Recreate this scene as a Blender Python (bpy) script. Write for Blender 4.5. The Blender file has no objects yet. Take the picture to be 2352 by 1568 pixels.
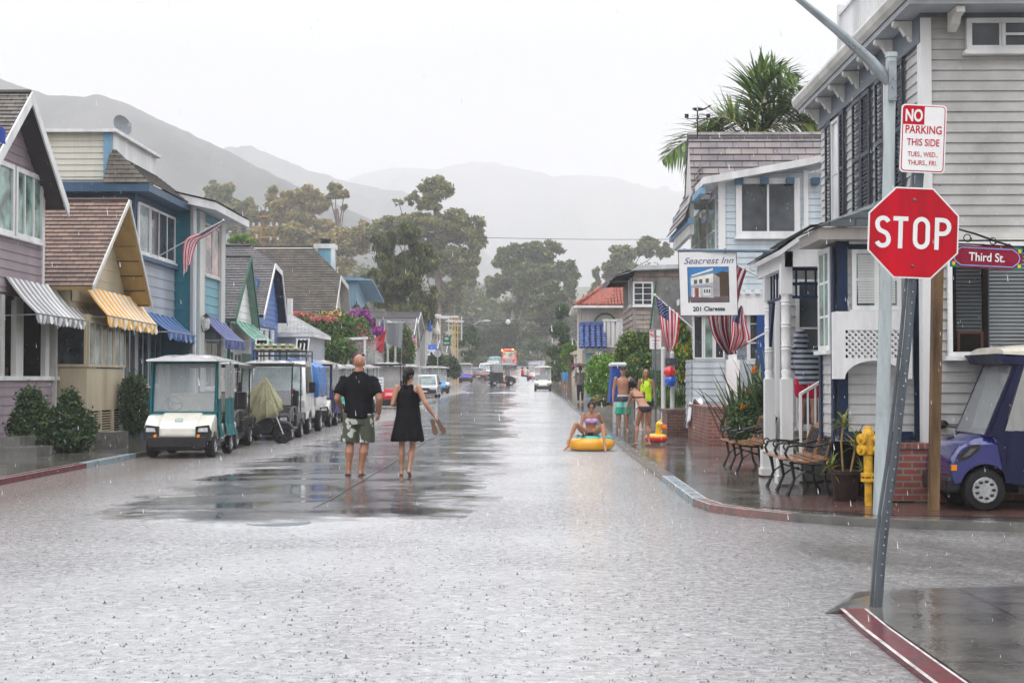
import bpy, math, random
import numpy as np
from mathutils import Vector, Matrix, noise as mnoise

SC = bpy.context.scene
COL = SC.collection
F = 3266.7                      # focal length in pixels of the 2352 px wide view (50 mm lens)
EYE = 1.5
YAW = math.radians(0.842); PITCH = math.radians(1.508)

# ---------------------------------------------------------------- camera
cd = bpy.data.cameras.new('camera'); cam = bpy.data.objects.new('camera', cd); COL.objects.link(cam)
cd.lens = 50; cd.sensor_width = 36; cd.clip_start = 0.1; cd.clip_end = 8000
cam.location = (0, 0, EYE); cam.rotation_euler = (math.pi/2 + PITCH, 0, YAW)
SC.camera = cam
# ---------------------------------------------------------------- sky
SUN_EL = math.radians(58); SUN_AZ = math.radians(205)
w = bpy.data.worlds.new('World'); SC.world = w; w.use_nodes = True
nt = w.node_tree; nt.nodes.clear()
def N(t, nt_, **k):
    n = nt_.nodes.new(t)
    for a, b in k.items(): setattr(n, a, b)
    return n
out = N('ShaderNodeOutputWorld', nt); bgA = N('ShaderNodeBackground', nt); bgB = N('ShaderNodeBackground', nt)
sky = N('ShaderNodeTexSky', nt, sky_type='NISHITA', sun_disc=False, sun_elevation=SUN_EL, sun_rotation=SUN_AZ)
sky.air_density = 1.0; sky.dust_density = 4.0
nt.links.new(sky.outputs[0], bgA.inputs[0]); bgA.inputs[1].default_value = 0.08
tc = N('ShaderNodeTexCoord', nt); sp = N('ShaderNodeSeparateXYZ', nt); nt.links.new(tc.outputs['Generated'], sp.inputs[0])
rp = N('ShaderNodeValToRGB', nt); nt.links.new(sp.outputs[2], rp.inputs[0])
rp.color_ramp.elements[0].position = 0.0; rp.color_ramp.elements[0].color = (0.95, 0.955, .985, 1)
rp.color_ramp.elements[1].position = 0.75; rp.color_ramp.elements[1].color = (.96, .97, 1, 1)
ns = N('ShaderNodeTexNoise', nt); ns.inputs['Scale'].default_value = 2.2; ns.inputs['Detail'].default_value = 5
nt.links.new(tc.outputs['Generated'], ns.inputs['Vector'])
mr = N('ShaderNodeMapRange', nt); nt.links.new(ns.outputs[0], mr.inputs[0])
mr.inputs[1].default_value = .3; mr.inputs[2].default_value = .7; mr.inputs[3].default_value = .86; mr.inputs[4].default_value = 1.06
mx = N('ShaderNodeMix', nt, data_type='RGBA', blend_type='MULTIPLY'); mx.inputs[0].default_value = 1
nt.links.new(rp.outputs[0], mx.inputs[6]); nt.links.new(mr.outputs[0], mx.inputs[7])
nt.links.new(mx.outputs[2], bgB.inputs[0])
m2 = N('ShaderNodeMapRange', nt); nt.links.new(sp.outputs[2], m2.inputs[0])
m2.inputs[1].default_value = .22; m2.inputs[2].default_value = .85; m2.inputs[3].default_value = .81; m2.inputs[4].default_value = 3.4
nt.links.new(m2.outputs[0], bgB.inputs[1])
ad = N('ShaderNodeMixShader', nt); ad.inputs[0].default_value = 0.88
nt.links.new(bgA.outputs[0], ad.inputs[1]); nt.links.new(bgB.outputs[0], ad.inputs[2]); nt.links.new(ad.outputs[0], out.inputs[0])
# ---------------------------------------------------------------- veiled sun
sl = bpy.data.lights.new('sun', 'SUN'); sl.energy = 0.6; sl.angle = math.radians(25); sl.color = (1, .98, .95)
so = bpy.data.objects.new('sun', sl); COL.objects.link(so)
sd = Vector((math.sin(SUN_AZ)*math.cos(SUN_EL), math.cos(SUN_AZ)*math.cos(SUN_EL), math.sin(SUN_EL)))
so.rotation_euler = sd.to_track_quat('Z', 'Y').to_euler()
vs = SC.view_settings; vs.view_transform = 'Standard'; vs.look = 'None'; vs.gamma = 1; vs.exposure = 0.22
SC.cycles.use_denoising = True; SC.cycles.max_bounces = 6; SC.cycles.diffuse_bounces = 3; SC.cycles.glossy_bounces = 3
SC.cycles.transparent_max_bounces = 12; SC.cycles.transmission_bounces = 4; SC.cycles.volume_bounces = 2
SC.cycles.sample_clamp_indirect = 5; SC.cycles.caustics_reflective = False; SC.cycles.caustics_refractive = False
SC.cycles.use_adaptive_sampling = True; SC.cycles.adaptive_threshold = 0.015

# ---------------------------------------------------------------- pixel to world
_f = Vector((-math.sin(YAW)*math.cos(PITCH), math.cos(YAW)*math.cos(PITCH), math.sin(PITCH)))
_r = Vector((math.cos(YAW), math.sin(YAW), 0)); _u = _r.cross(_f)
CAMP = Vector((0, 0, EYE))
def ray(x, y): return _f + _r*((x-1176)/F) + _u*((784-y)/F)
def atY(x, y, Y): d = ray(x, y); return CAMP + d*(Y/d.y)
def atX(x, y, X): d = ray(x, y); return CAMP + d*(X/d.x)
def atZ(x, y, Z): d = ray(x, y); return CAMP + d*((Z-EYE)/d.z)
def fx(x, X): p = atX(x, 870, X); return p.y           # Y where column x meets the plane X
def fy(x, Y): return atY(x, 870, Y).x
def fzX(x, y, X): return atX(x, y, X).z

GPTS = [(-50, 0), (30, 0), (45, .07), (56, .18), (68, .33), (86, .42), (99, .5), (136, 1.15), (175, 1.8), (218, 3.1), (260, 4.6), (330, 9), (500, 20), (900, 60), (4000, 60)]
def gz(Y):
    for (a, za), (b, zb) in zip(GPTS, GPTS[1:]):
        if Y <= b: return za + (zb-za)*(Y-a)/(b-a)
    return GPTS[-1][1]
def bend(Y): return -.009*max(0, min(Y, 400)-40)

# ---------------------------------------------------------------- materials
MATS = {}
def srgb(c):
    return tuple((v/12.92 if v <= .04045 else ((v+.055)/1.055)**2.4) for v in c)
def base(name):
    m = bpy.data.materials.new(name); m.use_nodes = True; n = m.node_tree; n.nodes.clear()
    o = N('ShaderNodeOutputMaterial', n); b = N('ShaderNodeBsdfPrincipled', n); n.links.new(b.outputs[0], o.inputs[0])
    return m, n, b, o
def bump(n, b, src, strength, dist=.02):
    bp = N('ShaderNodeBump', n); bp.inputs['Strength'].default_value = strength; bp.inputs['Distance'].default_value = dist
    n.links.new(src, bp.inputs['Height']); n.links.new(bp.outputs[0], b.inputs['Normal']); return bp
def pm(name, col, rough=.5, var=.15, vs=2.5, bs=60, bstr=.12, metal=0, stain=None, spec=.2, coat=0, streak=False, sheen=0):
    """painted / weathered surface: base colour broken up by two scales of noise, slight bump"""
    if name in MATS: return MATS[name]
    m, n, b, o = base(name)
    tc = N('ShaderNodeTexCoord', n); mp = N('ShaderNodeMapping', n); n.links.new(tc.outputs['Object'], mp.inputs[0])
    if streak: mp.inputs['Scale'].default_value = (1, 1, .12)
    t = N('ShaderNodeTexNoise', n); t.inputs['Scale'].default_value = vs; t.inputs['Detail'].default_value = 6; t.inputs['Roughness'].default_value = .65
    n.links.new(mp.outputs[0], t.inputs['Vector'])
    r = N('ShaderNodeValToRGB', n); n.links.new(t.outputs[0], r.inputs[0])
    lo = tuple(max(0, c*(1-var*1.3)) for c in col); hi = tuple(min(1, c*(1+var)) for c in col)
    if stain: lo = stain
    r.color_ramp.elements[0].position = .3; r.color_ramp.elements[0].color = (*lo, 1)
    r.color_ramp.elements[1].position = .62; r.color_ramp.elements[1].color = (*hi, 1)
    n.links.new(r.outputs[0], b.inputs['Base Color'])
    rr = N('ShaderNodeMapRange', n); n.links.new(t.outputs[0], rr.inputs[0]); rr.inputs[1].default_value = .3; rr.inputs[2].default_value = .7
    rr.inputs[3].default_value = max(.03, rough-.12); rr.inputs[4].default_value = min(1, rough+.12); n.links.new(rr.outputs[0], b.inputs['Roughness'])
    b.inputs['Metallic'].default_value = metal; b.inputs['Specular IOR Level'].default_value = spec
    if coat: b.inputs['Coat Weight'].default_value = coat; b.inputs['Coat Roughness'].default_value = .08
    if bstr:
        t2 = N('ShaderNodeTexNoise', n); t2.inputs['Scale'].default_value = bs; t2.inputs['Detail'].default_value = 3
        n.links.new(tc.outputs['Object'], t2.inputs['Vector']); bump(n, b, t2.outputs[0], bstr, .01)
    MATS[name] = m; return m
def brickm(name, c1, c2, mort, w, h, ms=.02, rough=.6, off=.5, bstr=.6, var=.3, dist=.02):
    """UV (in metres) brick / shingle pattern"""
    if name in MATS: return MATS[name]
    m, n, b, o = base(name)
    tc = N('ShaderNodeTexCoord', n); t = N('ShaderNodeTexBrick', n); n.links.new(tc.outputs['UV'], t.inputs['Vector'])
    t.inputs['Color1'].default_value = (*c1, 1); t.inputs['Color2'].default_value = (*c2, 1); t.inputs['Mortar'].default_value = (*mort, 1)
    t.inputs['Scale'].default_value = 1; t.inputs['Mortar Size'].default_value = ms; t.inputs['Brick Width'].default_value = w
    t.inputs['Row Height'].default_value = h; t.offset = off; t.inputs['Bias'].default_value = 0
    z = N('ShaderNodeTexNoise', n); z.inputs['Scale'].default_value = 2; z.inputs['Detail'].default_value = 6; n.links.new(tc.outputs['UV'], z.inputs['Vector'])
    mr = N('ShaderNodeMapRange', n); n.links.new(z.outputs[0], mr.inputs[0]); mr.inputs[1].default_value = .3; mr.inputs[2].default_value = .7
    mr.inputs[3].default_value = 1-var; mr.inputs[4].default_value = 1+var
    mx = N('ShaderNodeMix', n, data_type='RGBA', blend_type='MULTIPLY'); mx.inputs[0].default_value = 1
    n.links.new(t.outputs[0], mx.inputs[6]); n.links.new(mr.outputs[0], mx.inputs[7]); n.links.new(mx.outputs[2], b.inputs['Base Color'])
    iv = N('ShaderNodeMath', n, operation='SUBTRACT'); iv.inputs[0].default_value = 1; n.links.new(t.outputs['Fac'], iv.inputs[1])
    bump(n, b, iv.outputs[0], bstr, dist); b.inputs['Roughness'].default_value = rough
    MATS[name] = m; return m
def leafm(name, col, var=.35, rough=.45, tr=.25):
    if name in MATS: return MATS[name]
    m, n, b, o = base(name)
    g = N('ShaderNodeNewGeometry', n); r = N('ShaderNodeMapRange', n); n.links.new(g.outputs['Random Per Island'], r.inputs[0])
    r.inputs[3].default_value = 1-var; r.inputs[4].default_value = 1+var*1.5
    mx = N('ShaderNodeMix', n, data_type='RGBA', blend_type='MULTIPLY'); mx.inputs[0].default_value = 1; mx.inputs[6].default_value = (*col, 1)
    n.links.new(r.outputs[0], mx.inputs[7]); n.links.new(mx.outputs[2], b.inputs['Base Color']); b.inputs['Roughness'].default_value = rough
    tb = N('ShaderNodeBsdfTranslucent', n); n.links.new(mx.outputs[2], tb.inputs[0])
    ms = N('ShaderNodeMixShader', n); ms.inputs[0].default_value = tr; n.links.new(b.outputs[0], ms.inputs[1]); n.links.new(tb.outputs[0], ms.inputs[2])
    n.links.new(ms.outputs[0], o.inputs[0]); MATS[name] = m; return m
def glassm(name, col=(.03, .035, .04), rough=.06, var=.8, sc=1.2, spec=.6):
    """window glass over a dim room: glossy, interior blotches"""
    if name in MATS: return MATS[name]
    m, n, b, o = base(name)
    tc = N('ShaderNodeTexCoord', n); t = N('ShaderNodeTexNoise', n); t.inputs['Scale'].default_value = sc; t.inputs['Detail'].default_value = 3
    n.links.new(tc.outputs['Object'], t.inputs['Vector']); r = N('ShaderNodeValToRGB', n); n.links.new(t.outputs[0], r.inputs[0])
    r.color_ramp.elements[0].position = .38; r.color_ramp.elements[1].position = .66
    r.color_ramp.elements[0].color = (*[c*(1-var*.7) for c in col], 1); r.color_ramp.elements[1].color = (*[min(1, c*(1+var*2)) for c in col], 1)
    n.links.new(r.outputs[0], b.inputs['Base Color']); b.inputs['Roughness'].default_value = rough; b.inputs['Specular IOR Level'].default_value = spec
    MATS[name] = m; return m
def clearm(name, tint=(.9, .92, .93), alpha=.35, rough=.12, film=(.6, .62, .63)):
    """clear plastic windscreen, wet: transparent with a milky wet film"""
    if name in MATS: return MATS[name]
    m, n, b, o = base(name)
    tr = N('ShaderNodeBsdfTransparent', n); tr.inputs[0].default_value = (*tint, 1); ms = N('ShaderNodeMixShader', n)
    tc = N('ShaderNodeTexCoord', n); mp = N('ShaderNodeMapping', n); mp.inputs['Scale'].default_value = (1, 1, .2); n.links.new(tc.outputs['Object'], mp.inputs[0])
    t = N('ShaderNodeTexNoise', n); t.inputs['Scale'].default_value = 14; n.links.new(mp.outputs[0], t.inputs['Vector'])
    r = N('ShaderNodeMapRange', n); n.links.new(t.outputs[0], r.inputs[0]); r.inputs[1].default_value = .3; r.inputs[2].default_value = .7
    r.inputs[3].default_value = alpha*.88; r.inputs[4].default_value = min(1, alpha*1.12); n.links.new(r.outputs[0], ms.inputs[0])
    b.inputs['Base Color'].default_value = (*film, 1); b.inputs['Roughness'].default_value = rough
    n.links.new(tr.outputs[0], ms.inputs[1]); n.links.new(b.outputs[0], ms.inputs[2]); n.links.new(ms.outputs[0], o.inputs[0])
    MATS[name] = m; return m
def emitm(name, col, s):
    if name in MATS: return MATS[name]
    m, n, b, o = base(name); b.inputs['Base Color'].default_value = (*col, 1)
    b.inputs['Emission Color'].default_value = (*col, 1); b.inputs['Emission Strength'].default_value = s; MATS[name] = m; return m

# ---------------------------------------------------------------- mesh builder
def rootloc(p):
    v = Vector((0, 0, 0))
    while p is not None:
        v += p.location; p = p.parent
    return v
def perp(d):
    d = d.normalized(); a = Vector((0, 0, 1)) if abs(d.z) < .95 else Vector((1, 0, 0))
    u = d.cross(a).normalized(); return u, u.cross(d).normalized()
class MB:
    def __init__(s): s.v = []; s.f = []; s.m = []; s.uv = []
    def face(s, pts, m=0, uv=None):
        o = len(s.v); s.v += [tuple(p) for p in pts]; s.f.append(tuple(range(o, o+len(pts)))); s.m.append(m); s.uv.append(uv)
    def add(s, vs, fs, m=0):
        o = len(s.v); s.v += [tuple(p) for p in vs]
        for f in fs: s.f.append(tuple(i+o for i in f)); s.m.append(m); s.uv.append(None)
    def box(s, x0, y0, z0, x1, y1, z1, m=0):
        x0, x1 = sorted((x0, x1)); y0, y1 = sorted((y0, y1)); z0, z1 = sorted((z0, z1))
        s.add([(x0,y0,z0),(x1,y0,z0),(x1,y1,z0),(x0,y1,z0),(x0,y0,z1),(x1,y0,z1),(x1,y1,z1),(x0,y1,z1)],
              [(0,3,2,1),(4,5,6,7),(0,1,5,4),(1,2,6,5),(2,3,7,6),(3,0,4,7)], m); return s
    def bar(s, a, b, w, h=None, m=0, up=None):
        a = Vector(a); b = Vector(b); h = w if h is None else h; d = (b-a)
        if up is None: u, v = perp(d)
        else: u = d.cross(Vector(up)).normalized(); v = u.cross(d).normalized()
        u = u*w/2; v = v*h/2; vs = []
        for p in (a, b): vs += [p-u-v, p+u-v, p+u+v, p-u+v]
        s.add(vs, [(0,1,2,3),(7,6,5,4),(0,4,5,1),(1,5,6,2),(2,6,7,3),(3,7,4,0)], m); return s
    def tube(s, pts, r, n=8, m=0, caps=True):
        pts = [Vector(p) for p in pts]; k = len(pts); rs = r if isinstance(r, (list, tuple)) else [r]*k
        u, v = perp(pts[1]-pts[0]); o = len(s.v); vs = []
        for i, p in enumerate(pts):
            d = (pts[min(i+1, k-1)]-pts[max(i-1, 0)]).normalized()
            u = (u - d*u.dot(d)).normalized(); v = d.cross(u)
            for j in range(n):
                a = 2*math.pi*j/n; vs.append(p + (u*math.cos(a)+v*math.sin(a))*rs[i])
        fs = [(i*n+j, i*n+(j+1)%n, (i+1)*n+(j+1)%n, (i+1)*n+j) for i in range(k-1) for j in range(n)]
        if caps: fs += [tuple(range(n-1, -1, -1)), tuple((k-1)*n+j for j in range(n))]
        s.add(vs, fs, m); return s
    def lathe(s, c, prof, n=16, m=0, ax=(0, 0, 1)):
        c = Vector(c); ax = Vector(ax).normalized(); u, v = perp(ax); vs = []
        for r, z in prof:
            for j in range(n):
                a = 2*math.pi*j/n; vs.append(c + ax*z + (u*math.cos(a)+v*math.sin(a))*r)
        k = len(prof); fs = [(i*n+j, i*n+(j+1)%n, (i+1)*n+(j+1)%n, (i+1)*n+j) for i in range(k-1) for j in range(n)]
        fs += [tuple(range(n-1, -1, -1)), tuple((k-1)*n+j for j in range(n))]
        s.add(vs, fs, m); return s
    def prism(s, poly, vec, m=0):
        poly = [Vector(p) for p in poly]; vec = Vector(vec); k = len(poly)
        s.add(poly+[p+vec for p in poly], [tuple(range(k-1, -1, -1)), tuple(range(k, 2*k))] + [(i, (i+1)%k, k+(i+1)%k, k+i) for i in range(k)], m); return s
    def ell(s, c, r, n=12, m=0, R=None, rings=None):
        c = Vector(c); r = r if isinstance(r, (tuple, list)) else (r, r, r); k = rings or max(4, n//2+1); vs = []
        for i in range(1, k):
            t = math.pi*i/k
            for j in range(n):
                a = 2*math.pi*j/n; q = Vector((r[0]*math.sin(t)*math.cos(a), r[1]*math.sin(t)*math.sin(a), r[2]*math.cos(t)))
                vs.append(c + (R @ q if R else q))
        for z in (r[2], -r[2]):
            q = Vector((0, 0, z)); vs.append(c + (R @ q if R else q))
        T = (k-1)*n; fs = [(i*n+j, (i+1)*n+j, (i+1)*n+(j+1)%n, i*n+(j+1)%n) for i in range(k-2) for j in range(n)]
        fs += [(T, j, (j+1)%n) for j in range(n)] + [(T+1, (k-2)*n+(j+1)%n, (k-2)*n+j) for j in range(n)]
        s.add(vs, fs, m); return s
    def loft(s, rings, m=0, closed=True, caps=False):
        n = len(rings[0]); k = len(rings); vs = [p for r in rings for p in r]
        rng = range(n) if closed else range(n-1)
        fs = [(i*n+j, i*n+(j+1)%n, (i+1)*n+(j+1)%n, (i+1)*n+j) for i in range(k-1) for j in rng]
        if caps: fs += [tuple(range(n-1, -1, -1)), tuple((k-1)*n+j for j in range(n))]
        s.add(vs, fs, m); return s
    def build(s, name, mats, parent=None, smooth=False, bevel=0, origin=None, angle=40, solid=0, sub=0):
        me = bpy.data.meshes.new(name)
        if not isinstance(mats, (list, tuple)): mats = [mats]
        off = rootloc(parent) if parent is not None else Vector(origin or (0, 0, 0))
        me.from_pydata([(v[0]-off.x, v[1]-off.y, v[2]-off.z) for v in s.v], [], s.f)
        for mt in mats: me.materials.append(mt)
        me.polygons.foreach_set('material_index', s.m)
        if any(u is not None for u in s.uv):
            l = me.uv_layers.new(name='UVMap'); arr = []
            for f, u in zip(s.f, s.uv): arr += [c for q in (u or [(0, 0)]*len(f)) for c in q]
            l.data.foreach_set('uv', arr)
        if smooth:
            me.polygons.foreach_set('use_smooth', [True]*len(s.f))
            try: me.set_sharp_from_angle(angle=math.radians(angle))
            except Exception: pass
        me.update()
        o = bpy.data.objects.new(name, me); COL.objects.link(o)
        if parent is not None: o.parent = parent
        else: o.location = off
        if bevel:
            b = o.modifiers.new('Bevel', 'BEVEL'); b.width = bevel; b.segments = 2; b.limit_method = 'ANGLE'
        if solid:
            b = o.modifiers.new('Solidify', 'SOLIDIFY'); b.thickness = solid; b.offset = 0
        if sub:
            b = o.modifiers.new('Subdivision', 'SUBSURF'); b.levels = sub; b.render_levels = sub
        return o
def thing(name, label, cat, loc=(0, 0, 0), group=None):
    o = bpy.data.objects.new(name, None); COL.objects.link(o); o.location = loc; o.empty_display_size = .2
    o['label'] = label; o['category'] = cat
    if group: o['group'] = group
    return o
def tag(o, label, cat, group=None):
    o['label'] = label; o['category'] = cat
    if group: o['group'] = group
    return o
def structure(o): o['kind'] = 'structure'; return o
def place(root, loc, rz=0, sc=1):
    root.location = loc; root.rotation_euler = (0, 0, rz); root.scale = (sc, sc, sc); return root
def copy_tree(o, parent=None):
    kids = list(o.children); c = o.copy(); COL.objects.link(c); c.parent = parent
    for k in kids: copy_tree(k, c)
    return c

def clip(poly, ax, v, keep_above):
    res = []
    for i in range(len(poly)):
        a, b = poly[i], poly[(i+1) % len(poly)]; ia = (a[ax] >= v) == keep_above; ib = (b[ax] >= v) == keep_above
        if ia: res.append(a)
        if ia != ib:
            t = (v-a[ax])/(b[ax]-a[ax]); res.append((a[0]+(b[0]-a[0])*t, a[1]+(b[1]-a[1])*t))
    return res
def siding(mb, poly, O, U, V, Nn, h=.2, d=.02, m=0):
    """lapped boards / shingle courses over a convex polygon (u,v) on the plane O + uU + vV"""
    O = Vector(O); U = Vector(U); V = Vector(V); Nn = Vector(Nn)
    v0 = min(p[1] for p in poly); v1 = max(p[1] for p in poly); k = math.floor(v0/h)
    while k*h < v1:
        a, b = k*h, (k+1)*h; q = clip(clip(poly, 1, a, True), 1, b, False); k += 1
        if len(q) < 3: continue
        pts = [O+U*p[0]+V*p[1]+Nn*(d*(1-(p[1]-a)/h)+.004) for p in q]
        mb.face(pts, m, [(p[0], p[1]) for p in q])
        lo = sorted([p[0] for p in q if abs(p[1]-a) < 1e-5])
        if len(lo) >= 2:
            A = O+U*lo[0]+V*a; B = O+U*lo[-1]+V*a
            mb.face([A+Nn*(d+.004), B+Nn*(d+.004), B+Nn*.001, A+Nn*.001], m, [(lo[0], a), (lo[-1], a), (lo[-1], a), (lo[0], a)])
def text(name, s, mat, O, U, V, h, parent, ex=.002, shear=0, bold=0, width=None, align='CENTER'):
    """lettering as a thin mesh; U along the line, V up, O = centre of the baseline block"""
    c = bpy.data.curves.new(name, 'FONT'); c.body = s; c.size = 1; c.extrude = .01; c.align_x = align; c.align_y = 'CENTER'; c.shear = shear; c.offset = bold
    t = bpy.data.objects.new(name, c); COL.objects.link(t); dg = bpy.context.evaluated_depsgraph_get(); dg.update()
    me = bpy.data.meshes.new_from_object(t.evaluated_get(dg)); bpy.data.objects.remove(t); bpy.data.curves.remove(c)
    xs = [v.co.x for v in me.vertices]; ys = [v.co.y for v in me.vertices]
    w0 = max(xs)-min(xs); h0 = max(ys)-min(ys); cx = (max(xs)+min(xs))/2; cy = (max(ys)+min(ys))/2
    sy = h/h0; sx = (width/w0) if width else sy
    O = Vector(O); U = Vector(U); V = Vector(V); Wn = U.cross(V).normalized(); off = rootloc(parent)
    for v in me.vertices:
        p = O + U*((v.co.x-cx)*sx) + V*((v.co.y-cy)*sy) + Wn*(v.co.z/.01*ex) - off; v.co = p
    me.materials.clear(); me.materials.append(mat)
    o = bpy.data.objects.new(name, me); COL.objects.link(o); o.parent = parent; return o
rnd = random.Random(7)
# ================================================================ SETTING
def slabm(name, c, joint, w, h, rough=.16, dirt=.35):
    m, n, b, o = base(name)
    tc = N('ShaderNodeTexCoord', n); t = N('ShaderNodeTexBrick', n); n.links.new(tc.outputs['Object'], t.inputs['Vector'])
    t.offset = 0; t.inputs['Scale'].default_value = 1; t.inputs['Brick Width'].default_value = w; t.inputs['Row Height'].default_value = h
    t.inputs['Mortar Size'].default_value = .012; t.inputs['Color1'].default_value = (*c, 1); t.inputs['Color2'].default_value = (*[v*.85 for v in c], 1); t.inputs['Mortar'].default_value = (*joint, 1)
    z = N('ShaderNodeTexNoise', n); z.inputs['Scale'].default_value = 1.1; z.inputs['Detail'].default_value = 8; z.inputs['Roughness'].default_value = .7; n.links.new(tc.outputs['Object'], z.inputs['Vector'])
    mr = N('ShaderNodeMapRange', n); n.links.new(z.outputs[0], mr.inputs[0]); mr.inputs[1].default_value = .3; mr.inputs[2].default_value = .7; mr.inputs[3].default_value = 1-dirt; mr.inputs[4].default_value = 1+dirt
    mx = N('ShaderNodeMix', n, data_type='RGBA', blend_type='MULTIPLY'); mx.inputs[0].default_value = 1; n.links.new(t.outputs[0], mx.inputs[6]); n.links.new(mr.outputs[0], mx.inputs[7]); n.links.new(mx.outputs[2], b.inputs['Base Color'])
    m3 = N('ShaderNodeMapRange', n); n.links.new(z.outputs[0], m3.inputs[0]); m3.inputs[1].default_value = .35; m3.inputs[2].default_value = .65; m3.inputs[3].default_value = rough*.5; m3.inputs[4].default_value = rough*2.2; n.links.new(m3.outputs[0], b.inputs['Roughness'])
    b.inputs['Specular IOR Level'].default_value = .8; z2 = N('ShaderNodeTexNoise', n); z2.inputs['Scale'].default_value = 9; z2.inputs['Detail'].default_value = 4; n.links.new(tc.outputs['Object'], z2.inputs['Vector']); bump(n, b, z2.outputs[0], .12, .03)
    return m

def waterm():
    m, n, b, o = base('rain_beaten_water')
    tc = N('ShaderNodeTexCoord', n); mp = N('ShaderNodeMapping', n); n.links.new(tc.outputs['Object'], mp.inputs[0]); mp.inputs['Scale'].default_value = (1, 1.0, 1)
    def nz(sc, det, dist=0, rg=.6, src=None):
        t = N('ShaderNodeTexNoise', n); t.inputs['Scale'].default_value = sc; t.inputs['Detail'].default_value = det; t.inputs['Distortion'].default_value = dist; t.inputs['Roughness'].default_value = rg
        n.links.new((src or mp).outputs[0], t.inputs['Vector']); return t
    big = nz(.35, 4, .5)
    r = N('ShaderNodeValToRGB', n); n.links.new(big.outputs[0], r.inputs[0])
    r.color_ramp.elements[0].position = .35; r.color_ramp.elements[0].color = (.5, .5, .515, 1); r.color_ramp.elements[1].position = .65; r.color_ramp.elements[1].color = (.75, .76, .775, 1)  # pale base also carries the sky's reflection as colour
    # muddier along the left gutter
    sp = N('ShaderNodeSeparateXYZ', n); n.links.new(tc.outputs['Object'], sp.inputs[0])
    g = N('ShaderNodeMapRange', n); n.links.new(sp.outputs[0], g.inputs[0]); g.inputs[1].default_value = -3.2; g.inputs[2].default_value = -6.6; g.inputs[3].default_value = 0; g.inputs[4].default_value = 1
    mud_refl = N('ShaderNodeMix', n, data_type='RGBA'); n.links.new(g.outputs[0], mud_refl.inputs[0]); n.links.new(r.outputs[0], mud_refl.inputs[6]); mud_refl.inputs[7].default_value = (.19, .155, .135, 1)
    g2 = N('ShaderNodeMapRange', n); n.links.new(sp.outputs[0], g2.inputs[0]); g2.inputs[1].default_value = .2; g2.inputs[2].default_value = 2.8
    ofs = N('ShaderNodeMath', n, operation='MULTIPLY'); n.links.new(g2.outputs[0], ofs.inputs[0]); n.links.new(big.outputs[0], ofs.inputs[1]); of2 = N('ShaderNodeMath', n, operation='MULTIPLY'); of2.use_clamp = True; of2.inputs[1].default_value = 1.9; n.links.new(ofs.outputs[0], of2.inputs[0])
    inn_refl = N('ShaderNodeMix', n, data_type='RGBA'); n.links.new(of2.outputs[0], inn_refl.inputs[0]); n.links.new(mud_refl.outputs[2], inn_refl.inputs[6]); inn_refl.inputs[7].default_value = (.13, .12, .112, 1); mud_refl = inn_refl  # right side: dark inn reflection put into the brownish water colour
    # froth flecks, whitened to put bright sky reflection into the colour
    fl = nz(17, 6, .5, .8); fr = N('ShaderNodeValToRGB', n); n.links.new(fl.outputs[0], fr.inputs[0]); fr.color_ramp.elements[0].position = .46; fr.color_ramp.elements[1].position = .58
    fm = N('ShaderNodeMath', n, operation='MULTIPLY'); n.links.new(fr.outputs[0], fm.inputs[0]); ia = N('ShaderNodeMath', n, operation='MAXIMUM'); n.links.new(of2.outputs[0], ia.inputs[0]); n.links.new(g.outputs[0], ia.inputs[1]); ib = N('ShaderNodeMapRange', n); n.links.new(ia.outputs[0], ib.inputs[0]); ib.inputs[3].default_value = .6; ib.inputs[4].default_value = .13; n.links.new(ib.outputs[0], fm.inputs[1])
    mx = N('ShaderNodeMix', n, data_type='RGBA'); n.links.new(fm.outputs[0], mx.inputs[0]); n.links.new(mud_refl.outputs[2], mx.inputs[6]); mx.inputs[7].default_value = (.97, .97, .98, 1)
    n.links.new(mx.outputs[2], b.inputs['Base Color']); b.inputs['Roughness'].default_value = .1; b.inputs['IOR'].default_value = 1.45; b.inputs['Specular IOR Level'].default_value = .8
    a1 = nz(8, 7, .4, .78); a2 = nz(55, 4, .2, .6)
    vo = N('ShaderNodeTexVoronoi', n); vo.inputs['Scale'].default_value = 11; n.links.new(mp.outputs[0], vo.inputs['Vector'])
    wv = N('ShaderNodeMath', n, operation='MULTIPLY'); wv.inputs[1].default_value = 38; n.links.new(vo.outputs['Distance'], wv.inputs[0])
    sn = N('ShaderNodeMath', n, operation='SINE'); n.links.new(wv.outputs[0], sn.inputs[0])
    b1 = N('ShaderNodeBump', n); b1.inputs['Strength'].default_value = 1.0; b1.inputs['Distance'].default_value = .06; n.links.new(a1.outputs[0], b1.inputs['Height'])
    b2 = N('ShaderNodeBump', n); b2.inputs['Strength'].default_value = .8; b2.inputs['Distance'].default_value = .008; n.links.new(a2.outputs[0], b2.inputs['Height']); n.links.new(b1.outputs[0], b2.inputs['Normal'])
    b3 = N('ShaderNodeBump', n); b3.inputs['Strength'].default_value = .5; b3.inputs['Distance'].default_value = .0025; n.links.new(sn.outputs[0], b3.inputs['Height']); n.links.new(b2.outputs[0], b3.inputs['Normal'])
    n.links.new(b3.outputs[0], b.inputs['Normal']); return m

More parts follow.
